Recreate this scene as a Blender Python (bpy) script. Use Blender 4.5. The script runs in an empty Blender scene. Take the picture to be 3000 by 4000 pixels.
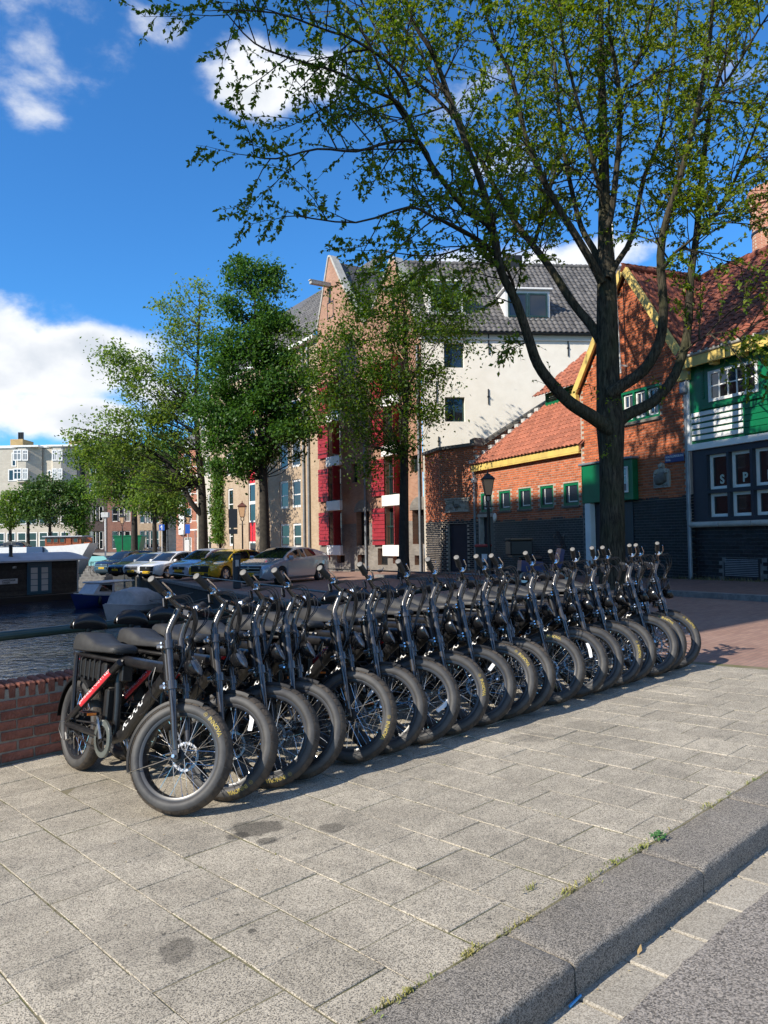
import bpy, math, random
import numpy as np
from mathutils import Vector, Matrix, Euler
random.seed(7); np.random.seed(7)
rad = math.radians
SC = bpy.context.scene
COL = SC.collection

# ---------------------------------------------------------------- camera
EYE = 1.39
FPX = 3000.0
PITCH = math.atan(105/3000); ROLL = rad(0.9)
_f = Vector((0, math.cos(PITCH), math.sin(PITCH))); _u0 = Vector((0, -math.sin(PITCH), math.cos(PITCH))); _r0 = Vector((1, 0, 0))
_r = _r0*math.cos(ROLL) - _u0*math.sin(ROLL); _u = _r0*math.sin(ROLL) + _u0*math.cos(ROLL)
CAMP = Vector((0, 0, EYE))
cam_data = bpy.data.cameras.new('camera'); cam = bpy.data.objects.new('camera', cam_data); COL.objects.link(cam)
cam_data.sensor_fit = 'HORIZONTAL'; cam_data.sensor_width = 36; cam_data.lens = 36.0; cam_data.clip_start = .05; cam_data.clip_end = 3000
cam.matrix_world = Matrix.Translation(CAMP) @ Matrix((_r, _u, -_f)).transposed().to_4x4()
SC.camera = cam
def ray(x, y): return _f + _r*((x-1500)/FPX) + _u*((2000-y)/FPX)

# ---------------------------------------------------------------- light
SUN_AZ = Vector((-.81, -.588)).normalized(); SUN_EL = rad(35)
SUND = Vector((SUN_AZ.x*math.cos(SUN_EL), SUN_AZ.y*math.cos(SUN_EL), math.sin(SUN_EL)))
sl = bpy.data.lights.new('sun', 'SUN'); sl.energy = 5.0; sl.angle = rad(.53); sl.color = (1, .925, .81)
so = bpy.data.objects.new('sun', sl); COL.objects.link(so); so.rotation_euler = SUND.to_track_quat('Z', 'Y').to_euler(); so.location = (-30, -10, 40)
SC.view_settings.view_transform = 'Standard'; SC.view_settings.look = 'None'; SC.view_settings.gamma = 1; SC.view_settings.use_curve_mapping = False
SC.view_settings.exposure = 0.5
SC.cycles.max_bounces = 6; SC.cycles.diffuse_bounces = 3; SC.cycles.glossy_bounces = 3; SC.cycles.transmission_bounces = 4; SC.cycles.transparent_max_bounces = 8
SC.cycles.caustics_reflective = False; SC.cycles.caustics_refractive = False; SC.cycles.sample_clamp_indirect = 6

def nd(nt, t, **kw):
    n = nt.nodes.new(t)
    for k, v in kw.items():
        if k.startswith('i_'):
            key = k[2:]; key = int(key) if key.isdigit() else key.replace('_', ' ')
            n.inputs[key].default_value = v
        else: setattr(n, k, v)
    return n
def lk(nt, a, b): nt.links.new(a, b)

world = bpy.data.worlds.new('World'); SC.world = world; world.use_nodes = True
def make_sky():
    nt = world.node_tree; nt.nodes.clear()
    sky = nd(nt, 'ShaderNodeTexSky', sky_type='NISHITA', sun_disc=False, sun_elevation=SUN_EL, sun_rotation=math.atan2(SUN_AZ.x, SUN_AZ.y), air_density=1.0, dust_density=.1, ozone_density=1.6, altitude=0)
    tn = nd(nt, 'ShaderNodeMix', data_type='RGBA', blend_type='MULTIPLY'); tn.inputs[0].default_value = 1; lk(nt, sky.outputs[0], tn.inputs[6]); tn.inputs[7].default_value = (.40, 1.02, 1.62, 1)
    hs = nd(nt, 'ShaderNodeHueSaturation', i_Hue=.5, i_Saturation=1.0, i_Value=1.0); lk(nt, tn.outputs[2], hs.inputs['Color'])
    tc = nd(nt, 'ShaderNodeTexCoord')
    # cloud banks: soft ellipsoids of cloud in direction space, broken up by noise
    def blob(px, py, rx, ry, amp):
        c = ray(px, py).normalized()
        s = nd(nt, 'ShaderNodeVectorMath', operation='SUBTRACT'); lk(nt, tc.outputs['Generated'], s.inputs[0]); s.inputs[1].default_value = c
        m = nd(nt, 'ShaderNodeVectorMath', operation='MULTIPLY'); lk(nt, s.outputs[0], m.inputs[0]); m.inputs[1].default_value = (FPX/rx, 1.5, FPX/ry)
        l = nd(nt, 'ShaderNodeVectorMath', operation='LENGTH'); lk(nt, m.outputs[0], l.inputs[0])
        r = nd(nt, 'ShaderNodeMapRange', interpolation_type='SMOOTHSTEP'); lk(nt, l.outputs['Value'], r.inputs['Value'])
        r.inputs['From Min'].default_value = 0; r.inputs['From Max'].default_value = 1.35; r.inputs['To Min'].default_value = amp; r.inputs['To Max'].default_value = 0
        return r.outputs[0]
    def add(a, b):
        n = nd(nt, 'ShaderNodeMath', operation='MAXIMUM'); lk(nt, a, n.inputs[0]); lk(nt, b, n.inputs[1]); return n.outputs[0]
    spots = [(120, 1420, 560, 250, 1.0), (420, 1380, 360, 165, 1.0), (40, 1340, 280, 200, 1.0), (150, 1600, 520, 150, .9), (350, 1640, 320, 130, .95), (640, 1560, 260, 170, .8), (800, 1850, 520, 190, .75), (60, 1880, 420, 70, .6),
             (40, 130, 260, 260, .80), (300, 110, 260, 160, .56), (560, 60, 220, 110, .42), (90, 420, 220, 120, .5), (1020, 330, 230, 170, .72), (1250, 300, 300, 150, .52), (1900, 520, 420, 260, .50), (2250, 1010, 480, 100, .72), (1750, 1050, 380, 100, .7), (2750, 300, 380, 220, .42), (1150, 90, 200, 90, .40)]
    # the same kind of fair-weather cloud goes on round the rest of the sky
    tot = None
    for s in spots:
        b = blob(*s); tot = b if tot is None else add(tot, b)
    mp = nd(nt, 'ShaderNodeMapping'); lk(nt, tc.outputs['Generated'], mp.inputs[0]); mp.inputs['Scale'].default_value = (1, 1, 1.6)
    big = nd(nt, 'ShaderNodeTexNoise', i_Scale=1.7, i_Detail=3.0, i_Roughness=.5); lk(nt, mp.outputs[0], big.inputs['Vector'])
    sep = nd(nt, 'ShaderNodeSeparateXYZ'); lk(nt, tc.outputs['Generated'], sep.inputs[0])
    away = nd(nt, 'ShaderNodeMapRange'); lk(nt, sep.outputs[1], away.inputs['Value']); away.inputs['From Min'].default_value = .75; away.inputs['From Max'].default_value = .45; away.inputs['To Min'].default_value = 0; away.inputs['To Max'].default_value = 1
    bm = nd(nt, 'ShaderNodeMapRange'); lk(nt, big.outputs[0], bm.inputs['Value']); bm.inputs['From Min'].default_value = .46; bm.inputs['From Max'].default_value = .62; bm.inputs['To Min'].default_value = 0; bm.inputs['To Max'].default_value = .8
    mm = nd(nt, 'ShaderNodeMath', operation='MULTIPLY'); lk(nt, away.outputs[0], mm.inputs[0]); lk(nt, bm.outputs[0], mm.inputs[1])
    tot = add(tot, mm.outputs[0])
    n1 = nd(nt, 'ShaderNodeTexNoise', i_Scale=9.0, i_Detail=9.0, i_Roughness=.56, i_Distortion=.15); lk(nt, mp.outputs[0], n1.inputs['Vector'])
    n1m = nd(nt, 'ShaderNodeMath', operation='MULTIPLY_ADD'); lk(nt, n1.outputs[0], n1m.inputs[0]); n1m.inputs[1].default_value = 1.55; n1m.inputs[2].default_value = -.775
    den = nd(nt, 'ShaderNodeMath', operation='ADD'); lk(nt, tot, den.inputs[0]); lk(nt, n1m.outputs[0], den.inputs[1])
    mask = nd(nt, 'ShaderNodeMapRange', interpolation_type='SMOOTHERSTEP'); lk(nt, den.outputs[0], mask.inputs['Value']); mask.inputs['From Min'].default_value = .32; mask.inputs['From Max'].default_value = .86
    gate = nd(nt, 'ShaderNodeMapRange', interpolation_type='SMOOTHSTEP'); lk(nt, tot, gate.inputs['Value']); gate.inputs['From Min'].default_value = .03; gate.inputs['From Max'].default_value = .32
    mk = nd(nt, 'ShaderNodeMath', operation='MULTIPLY'); lk(nt, mask.outputs[0], mk.inputs[0]); lk(nt, gate.outputs[0], mk.inputs[1])
    # cloud body: white where thin-edged and sunlit, greyer in the thick parts
    n2 = nd(nt, 'ShaderNodeTexNoise', i_Scale=6.0, i_Detail=5.0, i_Roughness=.5); lk(nt, mp.outputs[0], n2.inputs['Vector'])
    th = nd(nt, 'ShaderNodeMath', operation='MULTIPLY_ADD'); lk(nt, n2.outputs[0], th.inputs[0]); th.inputs[1].default_value = 1.6; lk(nt, den.outputs[0], th.inputs[2])
    gr = nd(nt, 'ShaderNodeMapRange', interpolation_type='SMOOTHSTEP'); lk(nt, th.outputs[0], gr.inputs['Value']); gr.inputs['From Min'].default_value = 1.30; gr.inputs['From Max'].default_value = 2.1
    cc = nd(nt, 'ShaderNodeMix', data_type='RGBA'); lk(nt, gr.outputs[0], cc.inputs[0]); cc.inputs[6].default_value = (.93, .94, .96, 1); cc.inputs[7].default_value = (.60, .65, .72, 1)
    b1 = nd(nt, 'ShaderNodeBackground', i_Strength=.092); lk(nt, hs.outputs[0], b1.inputs[0])
    b2 = nd(nt, 'ShaderNodeBackground', i_Strength=.84); lk(nt, cc.outputs[2], b2.inputs[0])
    mx = nd(nt, 'ShaderNodeMixShader'); lk(nt, mk.outputs[0], mx.inputs[0]); lk(nt, b1.outputs[0], mx.inputs[1]); lk(nt, b2.outputs[0], mx.inputs[2])
    out = nd(nt, 'ShaderNodeOutputWorld'); lk(nt, mx.outputs[0], out.inputs[0])
make_sky()

# ---------------------------------------------------------------- places
# the bridge deck slopes a little: its own axes U (along the kerb), V (towards the canal), N (up)
DU = ray(4700, 1970).normalized(); DV = ray(-1270, 2250); DV = (DV - DU*DV.dot(DU)).normalized(); DN = DU.cross(DV)
DO = CAMP - DN*EYE
MD = Matrix.Translation(DO) @ Matrix((DU, DV, DN)).transposed().to_4x4()
def dk(u, v, z=0): return MD @ Vector((u, v, z))
def gz(X, Y): return (DN.dot(DO) - DN.x*X - DN.y*Y)/DN.z         # height of the sloping street plane
def at(x, y, Y): d = ray(x, y); return CAMP + d*(Y/d.y)
def onplane(x, y, z=0): d = ray(x, y); return CAMP + d*((z-EYE)/d.dot(DN))
def level(x, y, z): d = ray(x, y); return CAMP + d*((z-EYE)/d.z)
class Fac:
    """a vertical facade plane: s runs along it to the right as seen from the street, y goes into the wall, z is up"""
    def __init__(self, o, d):
        self.o = Vector((o[0], o[1])); self.d = Vector((d[0], d[1])).normalized(); self.n = Vector((-self.d.y, self.d.x))
        self.M = Matrix(((self.d.x, self.n.x, 0, o[0]), (self.d.y, self.n.y, 0, o[1]), (0, 0, 1, 0), (0, 0, 0, 1)))
    def sz(self, x, y, off=0.0):
        r = ray(x, y); k = (self.o.dot(self.n) + off)/(r.x*self.n.x + r.y*self.n.y)
        p = CAMP + r*k
        return (Vector((p.x, p.y)) - self.o).dot(self.d), p.z
    def rect(self, x0, y0, x1, y1, off=0.0):
        xm = (x0+x1)/2; ym = (y0+y1)/2
        s0 = self.sz(x0, ym, off)[0]; s1 = self.sz(x1, ym, off)[0]; z1 = self.sz(xm, y0, off)[1]; z0 = self.sz(xm, y1, off)[1]
        return s0, z0, s1-s0, z1-z0
    def w(self, s, y, z): return self.M @ Vector((s, y, z))

# ---------------------------------------------------------------- mesh building
class MB:
    def __init__(self): self.v = []; self.f = []
    def add(self, vs, fs, M=None):
        b = len(self.v)
        if M is not None: vs = [M @ Vector(p) for p in vs]
        self.v.extend([tuple(p) for p in vs]); self.f.extend([tuple(b+i for i in q) for q in fs]); return self
    def box(self, x0, x1, y0, y1, z0, z1, M=None):
        return self.add([(x0,y0,z0),(x1,y0,z0),(x1,y1,z0),(x0,y1,z0),(x0,y0,z1),(x1,y0,z1),(x1,y1,z1),(x0,y1,z1)],
                        [(0,3,2,1),(4,5,6,7),(0,1,5,4),(1,2,6,5),(2,3,7,6),(3,0,4,7)], M)
    def cbox(self, x0, x1, y0, y1, z0, z1, c=.01, M=None):
        """box with chamfered edges"""
        vs = []; idx = {}
        X = (x0, x1); Y = (y0, y1); Z = (z0, z1)
        for i in (0, 1):
            for j in (0, 1):
                for k in (0, 1):
                    sx = c if i == 0 else -c; sy = c if j == 0 else -c; sz = c if k == 0 else -c
                    idx[i,j,k,0] = len(vs); vs.append((X[i], Y[j]+sy, Z[k]+sz))
                    idx[i,j,k,1] = len(vs); vs.append((X[i]+sx, Y[j], Z[k]+sz))
                    idx[i,j,k,2] = len(vs); vs.append((X[i]+sx, Y[j]+sy, Z[k]))
        g = lambda i,j,k,a: idx[i,j,k,a]
        fs = [(g(0,0,0,0),g(0,0,1,0),g(0,1,1,0),g(0,1,0,0)),(g(1,0,0,0),g(1,1,0,0),g(1,1,1,0),g(1,0,1,0)),
              (g(0,0,0,1),g(1,0,0,1),g(1,0,1,1),g(0,0,1,1)),(g(0,1,0,1),g(0,1,1,1),g(1,1,1,1),g(1,1,0,1)),
              (g(0,0,0,2),g(0,1,0,2),g(1,1,0,2),g(1,0,0,2)),(g(0,0,1,2),g(1,0,1,2),g(1,1,1,2),g(0,1,1,2))]
        for i in (0,1):
            for j in (0,1):
                for k in (0,1): fs.append((g(i,j,k,0),g(i,j,k,1),g(i,j,k,2)))
        for a in (0,1):
            for b in (0,1):
                fs.append((g(a,b,0,0),g(a,b,1,0),g(a,b,1,1),g(a,b,0,1)))
                fs.append((g(a,0,b,0),g(a,1,b,0),g(a,1,b,2),g(a,0,b,2)))
                fs.append((g(0,a,b,1),g(1,a,b,1),g(1,a,b,2),g(0,a,b,2)))
        return self.add(vs, fs, M)
    def tube(self, pts, r, seg=8, caps=True, M=None):
        pts = [Vector(p) for p in pts]; n = len(pts); rs = r if isinstance(r, (list, tuple)) else [r]*n
        b = len(self.v); ref = None; vs = []
        for i, p in enumerate(pts):
            t = (pts[min(i+1, n-1)] - pts[max(i-1, 0)])
            if t.length < 1e-9: t = Vector((0, 0, 1))
            t.normalize()
            if ref is None: ref = Vector((0, 0, 1)) if abs(t.z) < .9 else Vector((1, 0, 0))
            a = t.cross(ref); a = a.normalized() if a.length > 1e-6 else t.orthogonal().normalized()
            c = a.cross(t); ref = c
            for k in range(seg):
                an = 2*math.pi*k/seg; vs.append(p + a*(rs[i]*math.cos(an)) + c*(rs[i]*math.sin(an)))
        fs = []
        for i in range(n-1):
            for k in range(seg):
                k2 = (k+1) % seg; fs.append((i*seg+k, i*seg+k2, (i+1)*seg+k2, (i+1)*seg+k))
        if caps: fs.append(tuple(range(seg-1, -1, -1))); fs.append(tuple((n-1)*seg+k for k in range(seg)))
        return self.add(vs, fs, M)
    def lathe(self, prof, seg=24, axis='z', M=None, closed=False):
        """prof: list of (radius, height) turned round the axis"""
        vs = []; n = len(prof)
        for k in range(seg):
            a = 2*math.pi*k/seg; ca, sa = math.cos(a), math.sin(a)
            for (r, h) in prof:
                vs.append((r*ca, r*sa, h) if axis == 'z' else ((r*ca, h, r*sa) if axis == 'y' else (h, r*ca, r*sa)))
        fs = []
        for k in range(seg):
            k2 = (k+1) % seg
            for i in range(n if closed else n-1):
                j = (i+1) % n; q = (k*n+i, k2*n+i, k2*n+j, k*n+j)
                fs.append(q if axis != 'y' else q[::-1])
        return self.add(vs, fs, M)
    def prism(self, poly, d0, d1, M=None):
        """poly in (x,z), extruded along y from d0 to d1"""
        n = len(poly); vs = [(x, d0, z) for x, z in poly] + [(x, d1, z) for x, z in poly]
        fs = [tuple(range(n)), tuple(range(2*n-1, n-1, -1))] + [(i, n+i, n+(i+1) % n, (i+1) % n) for i in range(n)]
        return self.add(vs, fs, M)
    def sphere(self, c, rx, ry, rz, seg=14, rings=8, M=None, half=False):
        vs = []; fs = []; top = rings//2 if half else rings
        for i in range(top+1):
            th = math.pi*i/rings
            for k in range(seg):
                a = 2*math.pi*k/seg; vs.append((c[0]+rx*math.sin(th)*math.cos(a), c[1]+ry*math.sin(th)*math.sin(a), c[2]+rz*math.cos(th)))
        for i in range(top):
            for k in range(seg): k2 = (k+1) % seg; fs.append((i*seg+k, (i+1)*seg+k, (i+1)*seg+k2, i*seg+k2))
        if half: fs.append(tuple(top*seg+k for k in range(seg)))
        return self.add(vs, fs, M)
    def mesh(self, name, mat=None, smooth=None):
        me = bpy.data.meshes.new(name); me.from_pydata(self.v, [], self.f)
        if mat is not None: me.materials.append(mat)
        if smooth is not None:
            me.polygons.foreach_set('use_smooth', [True]*len(me.polygons))
            if smooth < 170: me.set_sharp_from_angle(angle=rad(smooth))
        me.update(); return me
    def build(self, name, mat, parent=None, smooth=None, M=None):
        return link(name, self.mesh(name, mat, smooth), parent, M)
def link(name, data, parent=None, M=None):
    o = bpy.data.objects.new(name, data); COL.objects.link(o)
    if parent is not None: o.parent = parent
    if M is not None: o.matrix_basis = M
    return o
def thing(name, label, cat, M=None, group=None):
    o = link(name, None, None, M); o.empty_display_size = .2; return tag(o, label, cat, group)
def tag(o, label, cat, group=None):
    o['label'] = label; o['category'] = cat
    if group: o['group'] = group
    return o
def struct(o): o['kind'] = 'structure'; return o
def stuff(o): o['kind'] = 'stuff'; return o
def copy_tree(o, parent=None):
    c = o.copy(); COL.objects.link(c); c.parent = parent
    for ch in o.children: copy_tree(ch, c)
    return c
def pieces(parent, name, mesh, mats, mat, limit=300, rest_name=None, smooth=None):
    """alike pieces: the first `limit` as objects sharing one mesh, the others joined into one part"""
    for M in mats[:limit]:
        link(name, mesh, parent, M)
    if len(mats) > limit:
        n = len(mesh.vertices); co = np.empty(n*3); mesh.vertices.foreach_get('co', co); co = np.c_[co.reshape(-1, 3), np.ones(n)]
        A = np.array([[list(r) for r in M] for M in mats[limit:]])
        V = np.einsum('kij,nj->kni', A, co)[:, :, :3].reshape(-1, 3)
        polys = [tuple(p.vertices) for p in mesh.polygons]
        F = [tuple(i+k*n for i in p) for k in range(len(mats)-limit) for p in polys]
        me = bpy.data.meshes.new(rest_name or name+'_rest'); me.from_pydata(V.tolist(), [], F); me.materials.append(mat)
        if smooth: me.polygons.foreach_set('use_smooth', [True]*len(me.polygons)); me.set_sharp_from_angle(angle=rad(smooth))
        a = me.attributes.new('tone', 'FLOAT', 'FACE'); a.data.foreach_set('value', np.repeat(np.random.rand(len(mats)-limit), len(polys)))
        stuff(link(rest_name or name+'_rest', me, parent))
def text_mesh(s, size=1.0, bold=0.0, extrude=0.0, shear=0.0):
    cu = bpy.data.curves.new('t', 'FONT'); cu.body = s; cu.size = size; cu.offset = bold; cu.extrude = extrude; cu.align_x = 'CENTER'; cu.shear = shear; cu.resolution_u = 3
    o = bpy.data.objects.new('t', cu); COL.objects.link(o)
    dg = bpy.context.evaluated_depsgraph_get(); dg.update()
    me = bpy.data.meshes.new_from_object(o.evaluated_get(dg)); bpy.data.objects.remove(o)
    return [tuple(v.co) for v in me.vertices], [tuple(p.vertices) for p in me.polygons]
def T(*a): return Matrix.Translation(Vector(a))
def RX(d): return Matrix.Rotation(rad(d), 4, 'X')
def RY(d): return Matrix.Rotation(rad(d), 4, 'Y')
def RZ(d): return Matrix.Rotation(rad(d), 4, 'Z')
def S3(a, b, c): return Matrix.Diagonal((a, b, c, 1))
def basis(x, y, z, o): return Matrix((Vector(x), Vector(y), Vector(z))).transposed().to_4x4().__class__(((x[0],y[0],z[0],o[0]),(x[1],y[1],z[1],o[1]),(x[2],y[2],z[2],o[2]),(0,0,0,1)))
def smooth_path(pts, n=4):
    P = [Vector(p) for p in pts]; out = []
    for i in range(len(P)-1):
        p0 = P[max(i-1, 0)]; p1 = P[i]; p2 = P[i+1]; p3 = P[min(i+2, len(P)-1)]
        for k in range(n):
            t = k/n; out.append(.5*((2*p1) + (p2-p0)*t + (2*p0-5*p1+4*p2-p3)*t*t + (3*p1-p0-3*p2+p3)*t**3))
    out.append(P[-1]); return out
# ---------------------------------------------------------------- materials
MATS = {}
def mat(name, col, rough=.6, metal=0., spec=.5, noise=None, bump=0., bscale=40., coat=0., vary=0., trans=0., c2=None, nscale=8., detail=4., emit=None, coords='Object', sheen=0):
    """principled material; colour mottled between col and c2 by noise, toned per piece by `vary`, fine relief from `bump`"""
    if name in MATS: return MATS[name]
    m = bpy.data.materials.new(name); m.use_nodes = True; nt = m.node_tree; b = nt.nodes['Principled BSDF']
    b.inputs['Roughness'].default_value = rough; b.inputs['Metallic'].default_value = metal; b.inputs['Specular IOR Level'].default_value = spec
    b.inputs['Coat Weight'].default_value = coat; b.inputs['Coat Roughness'].default_value = .05
    b.inputs['Base Color'].default_value = (*col, 1)
    if trans: b.inputs['Transmission Weight'].default_value = trans
    if emit: b.inputs['Emission Color'].default_value = (*emit[0], 1); b.inputs['Emission Strength'].default_value = emit[1]
    tc = nd(nt, 'ShaderNodeTexCoord') if (c2 or bump) else None
    src = None
    if c2:
        n = nd(nt, 'ShaderNodeTexNoise', i_Scale=nscale, i_Detail=detail, i_Roughness=.62); lk(nt, tc.outputs[coords], n.inputs['Vector'])
        mr = nd(nt, 'ShaderNodeMapRange', interpolation_type='SMOOTHSTEP'); lk(nt, n.outputs[0], mr.inputs['Value']); mr.inputs['From Min'].default_value = .36; mr.inputs['From Max'].default_value = .66
        mx = nd(nt, 'ShaderNodeMix', data_type='RGBA'); lk(nt, mr.outputs[0], mx.inputs[0]); mx.inputs[6].default_value = (*col, 1); mx.inputs[7].default_value = (*c2, 1)
        src = mx.outputs[2]
    if vary:
        oi = nd(nt, 'ShaderNodeObjectInfo'); ta = nd(nt, 'ShaderNodeAttribute', attribute_name='tone')
        sm = nd(nt, 'ShaderNodeMath', operation='ADD'); lk(nt, oi.outputs['Random'], sm.inputs[0]); lk(nt, ta.outputs['Fac'], sm.inputs[1])
        fr = nd(nt, 'ShaderNodeMath', operation='FRACT'); lk(nt, sm.outputs[0], fr.inputs[0])
        mr = nd(nt, 'ShaderNodeMapRange'); lk(nt, fr.outputs[0], mr.inputs['Value']); mr.inputs['To Min'].default_value = 1-vary; mr.inputs['To Max'].default_value = 1+vary
        hs = nd(nt, 'ShaderNodeHueSaturation'); lk(nt, mr.outputs[0], hs.inputs['Value'])
        if src: lk(nt, src, hs.inputs['Color'])
        else: hs.inputs['Color'].default_value = (*col, 1)
        src = hs.outputs[0]
    if src: lk(nt, src, b.inputs['Base Color'])
    if bump:
        n = nd(nt, 'ShaderNodeTexNoise', i_Scale=bscale, i_Detail=3.); lk(nt, tc.outputs[coords], n.inputs['Vector'])
        bp = nd(nt, 'ShaderNodeBump', i_Strength=bump, i_Distance=.02); lk(nt, n.outputs[0], bp.inputs['Height']); lk(nt, bp.outputs[0], b.inputs['Normal'])
    MATS[name] = m; return m
def brickmat(name, c1, c2, mortar, bw=.21, bh=.065, joint=.01, rough=.85, axes='XZ', bump=.35, dirt=(.5, .5, .5), dirtamt=.25):
    """courses too far off to be built one by one"""
    m = bpy.data.materials.new(name); m.use_nodes = True; nt = m.node_tree; b = nt.nodes['Principled BSDF']; b.inputs['Roughness'].default_value = rough
    tc = nd(nt, 'ShaderNodeTexCoord'); sp = nd(nt, 'ShaderNodeSeparateXYZ'); lk(nt, tc.outputs['Object'], sp.inputs[0])
    cb = nd(nt, 'ShaderNodeCombineXYZ'); lk(nt, sp.outputs['XYZ'.index(axes[0])], cb.inputs[0]); lk(nt, sp.outputs['XYZ'.index(axes[1])], cb.inputs[1])
    br = nd(nt, 'ShaderNodeTexBrick', i_Scale=1.0); lk(nt, cb.outputs[0], br.inputs['Vector'])
    br.inputs['Brick Width'].default_value = bw; br.inputs['Row Height'].default_value = bh; br.inputs['Mortar Size'].default_value = joint/2; br.inputs['Mortar Smooth'].default_value = .2; br.inputs['Bias'].default_value = 0
    br.inputs['Color1'].default_value = (*c1, 1); br.inputs['Color2'].default_value = (*c2, 1); br.inputs['Mortar'].default_value = (*mortar, 1)
    n = nd(nt, 'ShaderNodeTexNoise', i_Scale=1.3, i_Detail=6.); lk(nt, tc.outputs['Object'], n.inputs['Vector'])
    mr = nd(nt, 'ShaderNodeMapRange'); lk(nt, n.outputs[0], mr.inputs['Value']); mr.inputs['From Min'].default_value = .3; mr.inputs['From Max'].default_value = .7; mr.inputs['To Max'].default_value = dirtamt*2
    mx = nd(nt, 'ShaderNodeMix', data_type='RGBA', blend_type='MULTIPLY'); lk(nt, mr.outputs[0], mx.inputs[0]); lk(nt, br.outputs[0], mx.inputs[6]); mx.inputs[7].default_value = (*dirt, 1)
    lk(nt, mx.outputs[2], b.inputs['Base Color'])
    bp = nd(nt, 'ShaderNodeBump', i_Strength=bump, i_Distance=.01, invert=True); lk(nt, br.outputs['Fac'], bp.inputs['Height']); lk(nt, bp.outputs[0], b.inputs['Normal'])
    MATS[name] = m; return m
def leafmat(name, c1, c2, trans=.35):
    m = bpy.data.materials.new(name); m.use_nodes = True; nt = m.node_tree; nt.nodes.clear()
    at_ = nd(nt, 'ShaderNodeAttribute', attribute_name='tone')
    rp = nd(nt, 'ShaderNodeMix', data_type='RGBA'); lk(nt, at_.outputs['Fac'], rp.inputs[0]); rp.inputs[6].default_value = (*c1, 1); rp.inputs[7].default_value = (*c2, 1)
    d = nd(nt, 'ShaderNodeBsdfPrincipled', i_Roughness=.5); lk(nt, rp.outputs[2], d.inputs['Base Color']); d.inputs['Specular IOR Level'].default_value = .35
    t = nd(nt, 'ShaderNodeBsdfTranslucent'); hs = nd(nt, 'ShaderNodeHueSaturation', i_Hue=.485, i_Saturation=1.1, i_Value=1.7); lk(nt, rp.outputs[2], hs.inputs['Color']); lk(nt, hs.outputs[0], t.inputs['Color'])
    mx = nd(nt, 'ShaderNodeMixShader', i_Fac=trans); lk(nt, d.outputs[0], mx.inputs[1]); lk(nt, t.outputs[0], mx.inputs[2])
    o = nd(nt, 'ShaderNodeOutputMaterial'); lk(nt, mx.outputs[0], o.inputs[0]); MATS[name] = m; return m

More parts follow.
